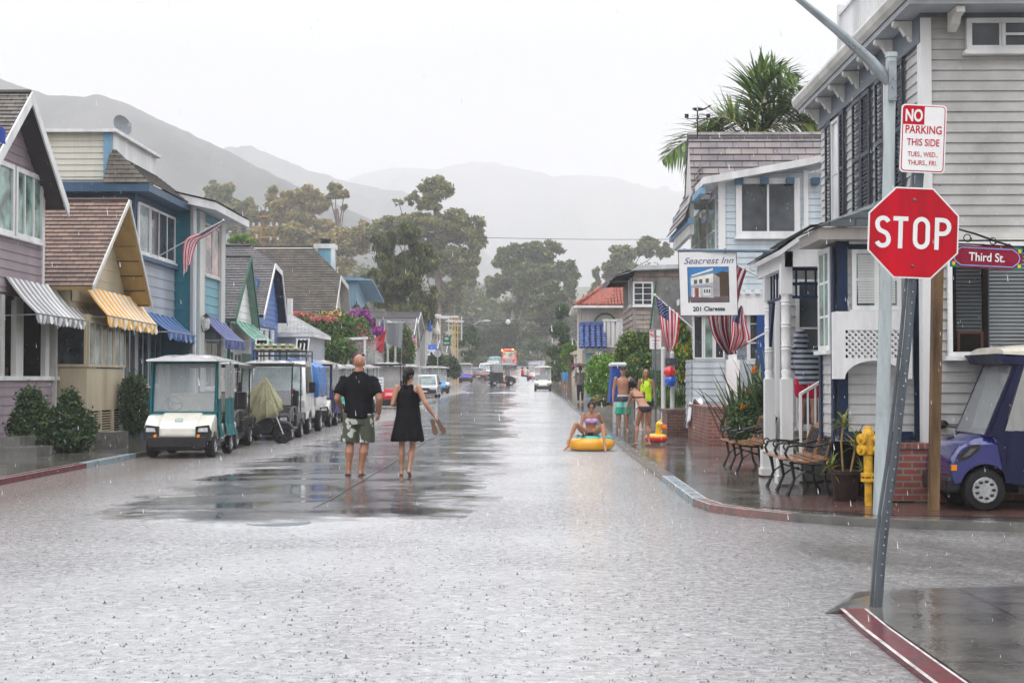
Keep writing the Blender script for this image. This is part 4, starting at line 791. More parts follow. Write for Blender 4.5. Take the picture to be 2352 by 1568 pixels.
# white arched lattice hood on the bay
p = atY(1920, 715, YB-.3); q = atY(2096, 870, YB-.3); yh = YB-.3; mb = MB(); xL, xR = p.x, q.x; zt = p.z
lt = atY(1942, 758, yh); lb = atY(2072, 822, yh)
mb.box(xL, yh, lt.z, xR, yh+.03, zt); mb.box(xL, yh, lb.z, lt.x, yh+.03, lt.z); mb.box(lb.x, yh, lb.z, xR, yh+.03, lt.z)
zb = q.z; m = 12; cx = (xL+xR)/2; rw = (xR-xL)/2-.1; arc = [(xL, lb.z), (xL, zb), (xL+.1, zb)]
arc += [(cx-rw*math.cos(math.pi*i/m), zb+(lb.z-zb-.03)*math.sin(math.pi*i/m)) for i in range(1, m)] + [(xR-.1, zb), (xR, zb), (xR, lb.z)]
for i in range(2, len(arc)-3):
    a, c = arc[i], arc[i+1]; mb.prism([(a[0], yh, a[1]), (c[0], yh, c[1]), (c[0], yh, lb.z), (a[0], yh, lb.z)], (0, .03, 0))
mb.box(xL, yh, zb, xL+.1, yh+.03, lb.z); mb.box(xR-.1, yh, zb, xR, yh+.03, lb.z)
mb.box(xL, yh+.03, zb, xL+.04, YB-.05, zt); mb.box(xR-.04, yh+.03, zb, xR, YB-.05, zt); hood = mb.build('hood', WHITE, h)
mb = MB(); wv, hv = lb.x-lt.x, lt.z-lb.z; k = 0
for sgn in (1, -1):
    t = -hv
    while t < wv:
        x0, z0, x1, z1 = t, 0, t+hv, hv
        if x0 < 0: z0 -= x0; x0 = 0
        if x1 > wv: z1 -= (x1-wv); x1 = wv
        if x1-x0 > .01:
            za, zb_ = (z0, z1) if sgn > 0 else (hv-z0, hv-z1)
            mb.bar((lt.x+x0, yh+.012+sgn*.004, lb.z+za), (lt.x+x1, yh+.012+sgn*.004, lb.z+zb_), .022, .006, up=(0, 1, 0))
        t += .072
mb.build('lattice', WHITE, hood)
# ---- porch
def turned_post(root, px, ybase, Y, top_z):
    x = fy(px, Y); mb = MB(); z0 = .1
    mb.box(x-.12, Y-.12, z0, x+.12, Y+.12, z0+.36); mb.box(x-.14, Y-.14, z0, x+.14, Y+.14, z0+.1); mb.box(x-.075, Y-.075, z0+.36, x+.075, Y+.075, 1.5)
    prof = [(.075, 1.5), (.06, 1.53), (.07, 1.6), (.055, 1.63)]
    for i in range(3):
        b = 1.63+i*.3; prof += [(.062, b+.03), (.066, b+.15), (.062, b+.25), (.072, b+.27), (.06, b+.29), (.072, b+.31)]
    prof += [(.06, 2.6), (.075, 2.64)]; mb.lathe((x, Y, 0), prof, 14); mb.box(x-.075, Y-.075, 2.64, x+.075, Y+.075, top_z); return mb.build('porch_post', WHITE, root, smooth=True, angle=35)
turned_post(h, 1767, 1087, 20.9, 3.05); turned_post(h, 1806, 1106, 19.2, 3.05)
mb = MB(); xP = 3.38; yn_, yf_ = 19.0, 21.4
pr = [(xP, 3.0), (xP, 3.2), (xP+.3, 3.44), (4.6, 3.68), (4.6, 3.0)]; mb.prism([(x, yn_, z) for x, z in pr], (0, .1, 0)); mb.box(xP, yn_, 3.0, xP+.09, yf_, 3.2)
mb.prism([(xP-.12, yn_-.12, 3.2), (xP+.3, yn_-.12, 3.5), (4.6, yn_-.12, 3.72), (4.6, yn_-.12, 3.66), (xP+.32, yn_-.12, 3.45), (xP-.1, yn_-.12, 3.14)], (0, yf_-yn_+.25, 0)); mb.prism([(xP, yf_, 3.0), (xP, yf_, 3.2), (xP+.3, yf_, 3.42), (4.6, yf_, 3.6), (4.6, yf_, 3.0)], (0, .08, 0)); mb.build('porch_roof', WHITE, h)
mb = MB(); siding(mb, rect(yn_-.14, 0, yf_+.14, .52), (xP-.13, 0, 3.22), (0, 1, 0), Vector((.43, 0, .3)).normalized(), (-.57, 0, .82), .14, .015); siding(mb, rect(yn_-.14, 0, yf_+.14, .94), (xP+.3, 0, 3.52), (0, 1, 0), Vector((.92, 0, .2)).normalized(), (-.1, 0, 1), .14, .015); mb.build('porch_shingles', SH_SLATE, h)
# spindle frieze under the porch roof
mb = MB(); mb.bar((3.5, 19.2, 2.98), (4.6, 19.2, 2.98), .04); mb.bar((3.5, 19.2, 2.78), (4.6, 19.2, 2.78), .04); mb.bar((3.5, 19.2, 2.6), (4.6, 19.2, 2.6), .04)
for i in range(9): mb.bar((3.55+i*.13, 19.2, 2.6), (3.55+i*.13, 19.2, 2.98), .025)
for i in range(7): mb.bar((3.45, 19.4+i*.24, 2.62), (3.45, 19.4+i*.24, 2.98), .025)
mb.bar((3.45, 19.3, 2.62), (3.45, 20.9, 2.62), .035); mb.prism([(3.45, 20.85, 2.6), (3.45, 20.5, 2.6), (3.45, 20.85, 1.95)], (.04, 0, 0)); mb.build('spindle_frieze', NAVY, h)
# entrance wall, doorway, steps
mb = MB(); swall(mb, 22.2, rect(3.85, .1, 4.6, 3.1), .165); mb.box(3.85, 22.23, .1, 4.6, 22.6, 3.1); mb.box(3.95, 19.8, .1, 4.6, 22.2, .62, 1); mb.box(3.7, 19.6, .1, 3.95, 22.2, .36, 1); mb.build('entrance_wall', [INNW, M_KERB], h)
p = atY(1829, 960, 22.15); q = atY(1884, 640, 22.15); window(h, (p.x, 22.16, .75), (1, 0, 0), q.x-p.x, q.z-.75, (0, -1, 0), 1, 3, .05, WHITE, GLASS, .05, name='glazed_door')
p = atY(1779, 952, 22.8); q = atY(1795, 636, 22.8); window(h, (p.x, 22.7, p.z), (1, 0, 0), .5, q.z-p.z, (0, -1, 0), 1, 3, .04, WHITE, GLASSG, .04)
trim(h, 'end_wall', [(p.x-.1, 22.78, .1, XI, 22.9, 3.0)], WHITE)
# white stair railing
mb = MB(); s0 = atY(1768, 915, 18.9); s1 = atY(1880, 868, 19.3)
A = Vector((3.55, 18.95, 1.3)); B = Vector((4.35, 19.5, 1.72)); low = Vector((0, 0, -.75))
mb.bar(A, B, .035); mb.bar(A+low, B+low, .03)
for i in range(8): t = i/7; mb.bar(A.lerp(B, t), A.lerp(B, t)+low, .022)
mb.bar(A, A+Vector((0, 0, -1.15)), .035); mb.build('stair_rail', WHITE, h)

# ================================================================ pale blue house with whale vane
PBL = painted('very_pale_blue_siding', (.5, .56, .6)); GREYR = brickm('mauve_grey_roof_tiles', (.25, .21, .2), (.17, .15, .16), (.07, .065, .07), .42, .2, .012, .5)
YH = 34.9; XH = 4.6; h = thing('house', 'pale blue two storey house beneath a grey tiled gambrel roof', 'house', (XH, YH, 0))
def hz_(y): return 1.5+(870-y)/93.7
mb = MB(); swall(mb, YH, rect(XH, 3.3, 10, 6.55), .16); fwall(mb, XH, rect(YH, .1, 41, 6.3), .16, .02, 0, -1); mb.box(XH+.03, YH+.03, .1, 14, 41, 6.3); swall(mb, YH, rect(4.0, .8, 10, 3.3), .16); mb.build('wall', PBL, h)
trim(h, 'corner_board', [(XH-.05, YH-.06, 3.2, XH+.12, YH-.03, 6.4)], WHITE); trim(h, 'corner_board', [(fy(1847, YH), YH-.06, 3.3, fy(1858, YH), YH-.03, 6.6)], WHITE)
p = atY(1690, 545, YH); q = atY(1836, 410, YH); window(h, (p.x, YH-.03, p.z), (1, 0, 0), q.x-p.x, q.z-p.z, (0, -1, 0), 2, 1, .14, WHITE, GLASS, .06)
mb = MB(); a = atY(1705, 440, YH); c = atY(1765, 430, YH); mb.box(p.x+.15, YH-.045, q.z-.5, p.x+.72, YH-.035, q.z-.14); mb.box(p.x+.8, YH-.045, q.z-.52, q.x-.16, YH-.035, q.z-.14); mb.build('blind', pm('pale_blind2', (.3, .3, .33), .5), h)
for (a, b) in ((1592, 1610), (1611, 1630), (1631, 1650)):
    y0, y1 = fx(b, XH), fx(a, XH); window(h, (XH-.02, y0+.04, 4.35), (0, 1, 0), y1-y0-.08, 1.75, (-1, 0, 0), 1, 2, .06, WHITE, GLASSG if a != 1611 else GLASS, .04)
for i in range(8): trim(h, 'dentil', [(XH+.35+i*.62, YH-.3, 6.25, XH+.53+i*.62, YH-.03, 6.4)], BLUED)
# upper roof: gambrel whose steep near slope faces the camera
mb = MB(); zt = 1.5+(870-312)/88.; L1 = 2.3; V = Vector((0, .8, 1.75)).normalized(); siding(mb, rect(4.1, 0, 14, 2.1), (0, 36.6, zt-1.75), (1, 0, 0), V, Vector((0, -.9, .4)), .2, .025, 0)
V = Vector((0, -.8, 1.75)).normalized(); siding(mb, rect(4.1, 0, 14, 2.1), (0, 38.4+.2, zt-1.75), (1, 0, 0), V, Vector((0, .9, .4)), .2, .025, 0)
mb.prism([(4.12, 36.64, zt-1.75), (4.12, 37.45, zt-.02), (4.12, 38.55, zt-1.75)], (9.8, 0, 0), 1)
mb.prism([(4.0, 36.3, 6.3), (4.0, 36.6, zt-1.75), (4.0, 38.6, zt-1.75), (4.0, 40.6, 5.3), (4.0, 40.6, 5.15), (4.0, 36.3, 5.2)], (.12, 0, 0), 1)
siding(mb, [(36.0, 0), (40.8, 0), (38.7, 1.6), (36.5, 1.6)], (3.85, 0, 5.55), (0, 1, 0), Vector((.35, 0, 1)).normalized(), (-1, 0, .3), .2, .02, 0)
for i in range(34): mb.box(4.08+i*.3, 37.36, zt-.04, 4.36+i*.3, 37.5, zt+.03, 0)
mb.build('roof', [GREYR, OFFW], h)
# lower lean-to roof edge along the near wall: raking white fascia
mb = MB(); a = atY(1615, 412, YH-.4); b1 = atY(1860, 372, YH-.4); P = [(a.x, a.z-.12), (a.x, a.z+.05), (b1.x, b1.z+.1), (b1.x+1.6, b1.z+.55), (b1.x+1.6, b1.z+.38), (b1.x, b1.z-.07)]
mb.prism([(x, YH-.42, z) for x, z in P[:3]+P[5:]], (0, 1.9, 0)); mb.prism([(x, YH-.42, z) for x, z in (P[5], P[2], P[3], P[4])], (0, 1.9, 0)); mb.build('fascia', WHITE, h)
trim(h, 'eave', [(4.05, YH-.35, 6.0, 4.2, 41.2, 6.15), (3.95, 36.2, 5.45, 4.1, 41.2, 5.6)], LBLUE)
# ground floor bay with stepped windows, white post
mb = MB(); x0, x1 = fy(1590, 33.6), fy(1662, 33.6); swall(mb, 33.6, rect(x0, .3, x1+.1, 1.95), .16); mb.box(x0+.02, 33.63, .3, x1+.8, 34.88, 1.95); fwall(mb, x0, rect(33.6, .3, 34.9, 1.95), .16, .02, 0, -1); mb.box(x0-.1, 33.5, 3.35, 5.5, 36.2, 3.5, 1); mb.box(x0-.1, 33.45, 3.0, 5.5, 33.6, 3.35, 1)
mb.build('bay_wall', [PBL, WHITE], h)
for i in range(9): trim(h, 'battlement', [(x0+.8+i*.22, 33.4, 3.5, x0+.92+i*.22, 33.5, 3.6)], WHITE)
for i in range(3): window(h, (x0+.02+i*.25, 33.6, 1.97), (1, 0, 0), .24, 1.03, (0, -1, 0), 1, 3, .035, WHITE, GLASSG if i % 2 else GLASS, .03, False)
trim(h, 'bay_window_post', [(x0+.78, 33.45, .3, x0+1.1, 33.62, 1.95), (x0+.84, 33.48, 1.95, x0+1.04, 33.6, 2.35)], WHITE)
window(h, (x0+1.3, 33.7, 1.9), (1, 0, 0), 1.3, 1.35, (0, -1, 0), 2, 3, .08, WHITE, GLASS, .05)
trim(h, 'side_door', [(fy(1738, 33.5), 33.4, .4, fy(1760, 33.5), 33.5, 3.0)], painted('bright_navy_paint', (.02, .06, .2)))
v = thing('weather_vane', 'black whale weather vane on the grey tiled ridge', 'weather vane', (0, 0, 0)); wv_ = 36.9; s_ = F/wv_; vx = fy(1604, wv_); vz = lambda y: 1.5+(870-y)/s_
v.location = (vx, wv_, vz(312)); mb = MB(); mb.tube([(vx, wv_, vz(316)), (vx, wv_, vz(250))], .018, 6); mb.bar((vx-.28, wv_, vz(272)), (vx+.28, wv_, vz(272)), .02); mb.bar((vx, wv_-.28, vz(272)), (vx, wv_+.28, vz(272)), .02)
for dx in (-.28, .28): mb.box(vx+dx-.05, wv_-.01, vz(272)+.02, vx+dx+.05, wv_+.01, vz(272)+.13)
mb.build('mast', BLACKM, v); mb = MB(); WP = [(1592, 247), (1594, 252), (1604, 254), (1614, 253), (1624, 249), (1630, 245), (1634, 246), (1633, 243), (1637, 240), (1631, 240), (1627, 244), (1618, 248), (1608, 246), (1598, 246)]
mb.prism([(vx+(px-1604)/s_, wv_-.015, vz(y)) for px, y in WP], (0, .03, 0)); mb.build('whale', BLACKM, v)

# ================================================================ grey retaining gable wall, block house, Spanish house
w_ = thing('garden_wall', 'bare grey rendered wall with green painted edge between the shrubs and the pale blue house', 'wall', (4, 46, 0)); Y = 46; P = [(1507, 712), (1512, 640), (1600, 644), (1600, 900), (1495, 900)]
mb = MB(); mb.prism([atY(x, y, Y) for x, y in [(1498, 930), (1503, 660), (1508, 642), (1600, 646), (1600, 930)]], (0, .4, 0)); mb.build('wall', pm('stained_render', (.2, .2, .19), .7, .35, 1.2, stain=(.1, .1, .095)), w_)
mb = MB(); mb.bar(atY(1490, 780, Y-.05), atY(1507, 645, Y-.05), .05); mb.build('edge', GREEN, w_)
BLK = brickm('tan_block_shingles', (.33, .27, .23), (.27, .22, .19), (.12, .1, .09), .62, .2, .012, .6)
Y = 60; s_ = F/Y; h = thing('house', 'taupe shingle-clad two storey house with a flat overhanging roof and white lattice window', 'house', (fy(1462, Y), Y, .2)); xa = fy(1456, Y); za = lambda y: 1.5+(870-y)/s_
mb = MB(); siding(mb, rect(xa, za(790)+0, 9, za(615)), (0, Y, 0), (1, 0, 0), (0, 0, 1), (0, -1, 0), .2, .02); mb.box(xa, Y+.03, .1, 9, Y+7, za(615)); siding(mb, rect(Y, za(770), Y+7, za(690)), (xa, 0, 0), (0, 1, 0), (0, 0, 1), (-1, 0, 0), .25, .05); mb.box(xa-.03, Y-.03, .1, xa+.1, Y, za(620), 1); mb.box(xa, Y-.03, .1, 9, Y, za(790), 1); mb.build('wall', [BLK, painted('taupe_board', (.3, .28, .26))], h)
mb = MB(); mb.prism([(fy(1443, Y), Y-.5, za(628)), (fy(1443, Y)+.4, Y-.5, za(612)), (9, Y-.5, za(604)), (9, Y-.5, za(613)), (fy(1443, Y)+.3, Y-.5, za(622)), (fy(1395, Y), Y-.5, za(640))], (0, 8, 0)); mb.build('roof', painted('pale_roof_edge', (.5, .52, .54)), h)
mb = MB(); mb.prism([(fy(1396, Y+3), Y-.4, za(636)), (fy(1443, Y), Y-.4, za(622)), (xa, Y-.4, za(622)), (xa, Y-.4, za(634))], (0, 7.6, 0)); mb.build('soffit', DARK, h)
p = atY(1453, 703, Y); q = atY(1500, 647, Y); window(h, (p.x, Y-.03, p.z), (1, 0, 0), q.x-p.x, q.z-p.z, (0, -1, 0), 2, 4, .08, WHITE, GLASS, .05)
window(h, (xa-.02, Y+.8, za(700)), (0, 1, 0), 1.6, 1.3, (-1, 0, 0), 2, 1, .08, WHITE, GLASSL, .05)
trim(h, 'drainpipe', [(fy(1400, Y), Y-.45, za(650), fy(1440, Y), Y-.4, za(646))], BLACKM)
trim(h, 'corner_board', [(fy(1459, Y), Y-.06, .2, fy(1480, Y), Y-.03, za(785))], WHITE)
# Spanish house
TILE = pm('terracotta_tile', (.24, .065, .042), .5, .5, 6, stain=(.11, .035, .028)); BT = pm('blue_glazed_tile', (.09, .14, .34), .25, .35, 6); CRM = painted('cream_stucco', (.62, .56, .46))
Y = 72; s_ = F/Y; za = lambda y: 1.5+(870-y)/s_; h = thing('house', 'cream stucco house with red barrel-tile roof, white balcony and blue tiled canopy', 'house', (fy(1342, Y), Y, .3)); x0 = fy(1337, Y); x1 = fy(1420, Y)
mb = MB(); mb.box(x0, Y, .3, 8, Y+8, za(700)); mb.build('wall', CRM, h)
mb = MB(); xe = fy(1318, Y); ridge_y = 642
def ztile(x): return None
for i in range(15):
    xa = fy(1326+i*7.4, Y); zb = za(702); zt = za(702-max(0, min(60, (i+1)*4.4))); n = 7
    for k in range(n):
        t0, t1 = k/n, (k+1)/n+.04; a = Vector((xa, Y-.6+t0*2.2, zb+(zt-zb)*t0)); b = Vector((xa, Y-.6+t1*2.2, zb+(zt-zb)*t1)); mb.tube([a, b], [.085, .068], 8)
mb.face([(xe, Y-.55, za(704)), (8, Y-.55, za(704)), (8, Y+1.6, za(640)), (xe+1.9, Y+1.6, za(640))]); mb.face([(xe, Y-.55, za(704)), (xe+1.9, Y+1.6, za(640)), (xe+1.9, Y+6, za(640)), (xe, Y+8, za(704))])
mb.tube([(xe, Y-.6, za(702)), (xe+1.9, Y+1.6, za(642))], .1, 8); mb.build('roof', TILE, h, smooth=True); trim(h, 'eave', [(xe-.02, Y-.65, za(708), 8, Y-.5, za(703)), (xe-.05, Y-.5, za(708), xe+.1, Y+8, za(703))], WHITE)
mb = MB(); c = atY(1390, 745, Y-.05); n = 14; ra = .55
for i in range(n): a0, a1 = math.pi*i/n, math.pi*(i+1)/n; mb.bar((c.x-ra*math.cos(a0), Y-.06, c.z+ra*math.sin(a0)), (c.x-ra*math.cos(a1), Y-.06, c.z+ra*math.sin(a1)), .07)
mb.build('arch_moulding', GREEN, h); mb = MB(); q = [(c.x-.4*math.cos(math.pi*i/n), Y-.03, c.z+.4*math.sin(math.pi*i/n)) for i in range(n+1)]+[(c.x+.4, Y-.03, c.z-1), (c.x-.4, Y-.03, c.z-1)]; mb.prism(q, (0, .02, 0)); mb.build('arched_window', painted('cream_blind', (.5, .45, .38)), h)
r = MB(); bx, by = fy(1388, 71), fy(1423, 71); zz0, zz1 = za(790), za(738)
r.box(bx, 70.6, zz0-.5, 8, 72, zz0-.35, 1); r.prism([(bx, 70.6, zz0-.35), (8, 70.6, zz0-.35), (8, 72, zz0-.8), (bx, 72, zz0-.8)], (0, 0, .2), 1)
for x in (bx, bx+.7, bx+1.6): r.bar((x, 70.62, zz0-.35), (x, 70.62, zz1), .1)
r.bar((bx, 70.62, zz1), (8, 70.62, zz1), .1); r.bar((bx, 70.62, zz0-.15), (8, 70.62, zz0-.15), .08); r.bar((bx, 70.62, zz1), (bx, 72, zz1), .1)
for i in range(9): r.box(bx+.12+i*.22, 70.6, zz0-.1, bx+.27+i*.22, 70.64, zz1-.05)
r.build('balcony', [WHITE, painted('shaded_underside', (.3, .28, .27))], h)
mb = MB(); ax0, ax1 = fy(1330, 71), fy(1390, 71)
for i in range(5):
    x = ax0+.1+(ax1-ax0)*i/4.6
    for k in range(9): z1 = za(745)-k*(za(745)-za(798))/9; mb.tube([(x, 71.4-.5-k*.07, z1), (x, 71.4-.6-k*.07, z1-.16)], [.085, .12], 8)
mb.box(ax0, 71, za(800), ax1, 71.6, za(744)); mb.bar((ax0, 70.8, za(744)), (ax1, 70.8, za(744)), .12); mb.build('tiled_canopy', BT, h, smooth=True)
trim(h, 'porch_roof', [(fy(1338, 71), 70.3, za(812), fy(1385, 71), 71, za(803))], painted('grey_green_trim', (.25, .28, .26)))
mb = MB(); mb.box(fy(1345, 71), 70.6, .3, fy(1362, 71), 70.7, za(812)); mb.build('door', painted('pale_blue_door', (.3, .45, .55)), h)
window(h, (x0-.02, Y+.6, za(760)), (0, 1, 0), 1.2, 1.2, (-1, 0, 0), 2, 1, .08, WHITE, GLASS)
simple_house('white cottage behind the right-hand hedge line past the Spanish house', 4.4, 84, 90, 4.6, (.6, .62, .64), SH_GREY, .8, side='R')
simple_house('beige low building at the end of the street ', 3.2, 205, 214, 4.2, (.55, .43, .33), SH_OLD, .6, side='R')
# ================================================================ SIGNS, POSTS, FURNITURE
RED = pm('sign_red', (.55, .004, .018), .4, .1, 5, 30, .02, stain=(.36, .008, .02), streak=True); SIGNW = pm('sign_white', (.8, .8, .8), .3, .05, 3, 30, .02); GALV = pm('weathered_post_steel', (.13, .15, .17), .35, .3, 8, metal=.5, streak=True)
PALEP = pm('pale_painted_pole', (.4, .45, .46), .35, .2, 5, stain=(.28, .31, .31), streak=True)
Xv, Yv, Zv = Vector((1, 0, 0)), Vector((0, 1, 0)), Vector((0, 0, 1))
Y = 9.25
t = thing('stop_sign', 'red octagonal stop sign with a small parking sign on a leaning perforated steel post', 'sign', atY(2013, 1392, Y))
pts = [atY(x, y, Y+.05) for x, y in ((2013, 1394), (2022, 1270), (2032, 1180), (2050, 1060), (2068, 900), (2083, 760), (2093, 640), (2101, 500), (2109, 395))]
mb = MB()
for (o, wd, yy, dp) in ((-.03, .018, 0, .03), (.03, .018, 0, .03), (0, .041, -.016, .006)):
    L = []
    for i, a in enumerate(pts): d = (pts[min(i+1, 8)]-pts[max(i-1, 0)]).normalized(); u = Vector((d.z, 0, -d.x)); p = a+u*o+Yv*yy; L.append([p-u*wd/2, p+u*wd/2, p+u*wd/2+Yv*dp, p-u*wd/2+Yv*dp])
    mb.loft(L, caps=True)
mb.build('post', GALV, t)
mb = MB()
for i in range(34):
    k = i/34*(len(pts)-2)+.6; j = int(k); p = pts[j].lerp(pts[j+1], k-j); mb.lathe(p+Vector((.012, -.019, 0)), [(.0045, 0), (.0045, .003)], 8, 0, (0, -1, 0))
o = mb.build('perforation', pm('daylight_through_hole', (.5, .52, .55), .5), t); o['kind'] = 'stuff'
th = math.radians(-2.2); U = Vector((math.cos(th), .03, math.sin(th))).normalized(); V = Vector((-math.sin(th), 0, math.cos(th))).normalized(); C = atY(2097.5, 535, Y); Rr = .5*209/(F/Y)/math.cos(math.pi/8); Wn = U.cross(V)
def octa(R, o, m, mb, d=.003): mb.prism([C+U*R*math.cos(math.pi/8+i*math.pi/4)+V*R*math.sin(math.pi/8+i*math.pi/4)+Wn*o for i in range(8)], Wn*d, m)
mb = MB(); octa(Rr, 0, 0, mb); sg = mb.build('sign_plate', SIGNW, t); mb = MB(); octa(Rr*.965, .0045, 0, mb, .001); mb.build('red_field', RED, sg)
mb = MB()
for z in (.215, -.215): mb.lathe(C+V*z+Wn*.006, [(.011, 0), (.008, .006), (.001, .008)], 8, 0, Wn)
mb.build('bolt', GALV, sg)
def strokes(parent, mat, paths, C, U, V, sc, w, o=.0065, name='lettering'):
    mb = MB(); Wn = U.cross(V)
    for pi_, path in enumerate(paths):
        P = [Vector(p) for p in path]; n = len(P); L = []; closed = (P[0]-P[-1]).length < 1e-6
        for i in range(n):
            a = P[i-1] if i else (P[-2] if closed else P[0]); b = P[(i+1)] if i < n-1 else (P[1] if closed else P[-1]); d = (b-a)
            d = d.normalized() if d.length else Vector((1, 0)); k = Vector((-d.y, d.x))
            e = 1.0
            if 0 < i < n-1 or closed:
                d1 = (P[i]-a).normalized(); e = 1/max(.6, abs(k.dot(Vector((-d1.y, d1.x)))))
            L.append((P[i]+k*w/2*e, P[i]-k*w/2*e))
        for i in range(n-1):
            q = [L[i][0], L[i][1], L[i+1][1], L[i+1][0]]; mb.face([C+U*(p.x*sc)+V*(p.y*sc)+Wn*(o+pi_*.0006+i*.00003) for p in q])
    return mb.build(name, mat, parent)
def arcp(cx, cy, rx, ry, a0, a1, n=10): return [(cx+rx*math.cos(math.radians(a0+(a1-a0)*i/n)), cy+ry*math.sin(math.radians(a0+(a1-a0)*i/n))) for i in range(n+1)]
h_ = .2; w_ = .028
S = arcp(0, .052, .036, .036, 20, 180, 8)+arcp(0, .052, .036, .048, 200, 262, 4)+arcp(0, -.048, .038, .048, 75, 0, 4)+arcp(0, -.05, .038, .038, -20, -160, 8)
S_ = [(x-.195, y) for x, y in S]
T1 = [(-.13, .087), (-.035, .087)]; T2 = [(-.083, .0865), (-.083, -.102)]
O_ = [(x+.05, y) for x, y in arcp(0, .045, .04, .044, 0, 180, 8)+arcp(0, -.045, .04, .044, 180, 360, 8)]; O_.append(O_[0])
P1 = [(.148, -.102), (.148, .102)]; P2 = [(.148, .087)]+arcp(.185, .0435, .04, .0435, 90, -90, 8)+[(.148, 0)]
k = (Rr/.319)
strokes(sg, SIGNW, [S_, T1, T2, O_, P1, P2], C+U*.0-V*.0, U, V, k*1.02, w_)
# NO PARKING plate
def parking(root, C, U, V, w, h, fine=True):
    Wn = U.cross(V); r = .09*w
    def rr(w, h, r, o, m, d, mb): 
        pts = []
        for cx, cy, a in ((w/2-r, h/2-r, 0), (-w/2+r, h/2-r, 90), (-w/2+r, -h/2+r, 180), (w/2-r, -h/2+r, 270)):
            for i in range(6): an = math.radians(a+i*18); pts.append(C+U*(cx+r*math.cos(an))+V*(cy+r*math.sin(an))+Wn*o)
        mb.prism(pts, Wn*d, m)
    mb = MB(); rr(w, h, r, 0, 0, .003, mb); pl = mb.build('parking_plate', SIGNW, root)
    mb = MB(); rr(w*.94, h*.96, r*.85, .0035, 0, .0008, mb); mb.build('red_border', RED, pl); mb = MB(); rr(w*.9, h*.935, r*.7, .0048, 0, .0006, mb); mb.build('white_field', SIGNW, pl)
    mb = MB(); a = C-U*w*.45+V*h*.4675+Wn*.0062; mb.face([a+V*-.0, a+U*w*.46, a+U*w*.46-V*h*.265, a-V*h*.265]); mb.build('red_panel', RED, pl)
    text('lettering', 'NO', SIGNW, C-U*w*.22+V*h*.335+Wn*.0075, U, V, h*.185, pl, .0006, 0, .03, w*.38)
    for (s, y, hh, ww, b) in (('PARKING', .13, .12, .8, .012), ('THIS SIDE', -.055, .105, .72, .01), ('TUES., WED.,', -.235, .08, .66, .004), ('THURS., FRI.', -.36, .08, .64, .004)): text('lettering', s, RED, C+V*h*y+Wn*.0065, U, V, h*hh, pl, .0006, 0, b, w*ww)
    return pl
th = math.radians(-2.6); U = Vector((math.cos(th), .02, math.sin(th))).normalized(); V = Vector((-math.sin(th), 0, math.cos(th))).normalized(); s_ = F/Y
parking(t, atY(2120, 319, Y-.02), U, V, 104/s_, 157/s_)
# small parking sign on the far pavement
Y = 33; s_ = F/Y; t = thing('parking_sign', 'small white and red parking sign on a dark post beside the neon-shirted girl', 'sign', (fy(1506, Y), Y, .07)); mb = MB(); mb.bar(atY(1506, 975, Y+.02), atY(1505, 757, Y+.02), .075, .04); mb.build('post', GALV, t); parking(t, atY(1505.5, 779, Y), Xv, Zv, 27/s_, 45/s_)
for (px, py, wd, hh, Yq, lab, e) in ((1375, 820, 13, 24, 58, 'small white parking sign between the hedge and the Spanish house', 900), (1323, 826, 10, 17, 78, 'tiny white parking sign further up the right pavement', 880)):
    s_ = F/Yq; t = thing('parking_sign', lab, 'sign', (fy(px, Yq), Yq, gz(Yq)+.07)); mb = MB(); mb.bar(atY(px, e, Yq+.02), atY(px, py-hh/2, Yq+.02), .06, .04); mb.build('post', GALV, t); parking(t, atY(px, py, Yq), Xv, Zv, wd/s_, hh/s_)
# street light pole
Y = 15.05; b = atY(2022, 1182, Y); tp = atY(2047, 128, Y); t = thing('street_light', 'pale grey street light pole with long rising arm behind the stop sign', 'street light', b)
mb = MB(); mb.tube([b, b.lerp(tp, .3), b.lerp(tp, .7), tp], [.078, .07, .06, .055], 18); mb.tube([tp-Zv*.02, tp+Zv*.03], .064, 18); mb.build('pole', PALEP, t, smooth=True)
c0 = atY(2046, 192, Y); mb = MB(); mb.tube([c0, atY(2000, 140, Y), atY(1920, 68, Y), atY(1832, -4, Y-.1), atY(1740, -70, Y-.3), atY(1640, -110, Y-.5)], [.062, .058, .045, .034, .028, .025], 14); mb.build('arm', pm('grey_arm_steel', (.27, .3, .32), .35, .2, metal=.4), t, smooth=True)
mb = MB(); mb.box(tp.x-.05, Y-.1, c0.z-.2, tp.x+.03, Y-.05, c0.z+.22); mb.build('bracket', STEEL, t); mb = MB(); e = atY(1600, -115, Y-.55); mb.ell(e, (.35, .14, .07), 12); mb.build('lamp_head', STEEL, t, smooth=True)
# Third St sign on a timber post
Y = 15.5; s_ = F/Y; t = thing('street_name_sign', 'maroon and teal street name sign hung from a brown timber post', 'sign', atY(2150, 1172, Y))
mb = MB(); mb.prism([atY(x, y, Y-.05) for x, y in ((2137, 1172), (2158, 1172), (2169, 540), (2146, 540))], (0, .11, 0)); mb.build('post', pm('creosoted_timber', (.15, .09, .045), .55, .45, 6, stain=(.04, .025, .015), streak=True), t)
mb = MB(); mb.tube([atY(x, y, Y-.07) for x, y in ((2158, 555), (2200, 526), (2240, 537), (2290, 555), (2350, 574))], .012, 6); mb.tube([atY(x, y, Y-.07) for x, y in ((2165, 560), (2200, 560), (2250, 562), (2350, 568))], .01, 6)
for (cx, cy, r) in ((2222, 546, 10), (2281, 553, 9)):
    mb.tube([atY(cx+r*math.cos(a*.45)*(1-a*.02), cy+r*math.sin(a*.45)*(1-a*.02), Y-.07) for a in range(17)], .006, 5)
for px in (2258, 2318): mb.bar(atY(px, 560, Y-.07), atY(px, 572, Y-.07), .02)
mb.build('bracket', BLACKM, t)
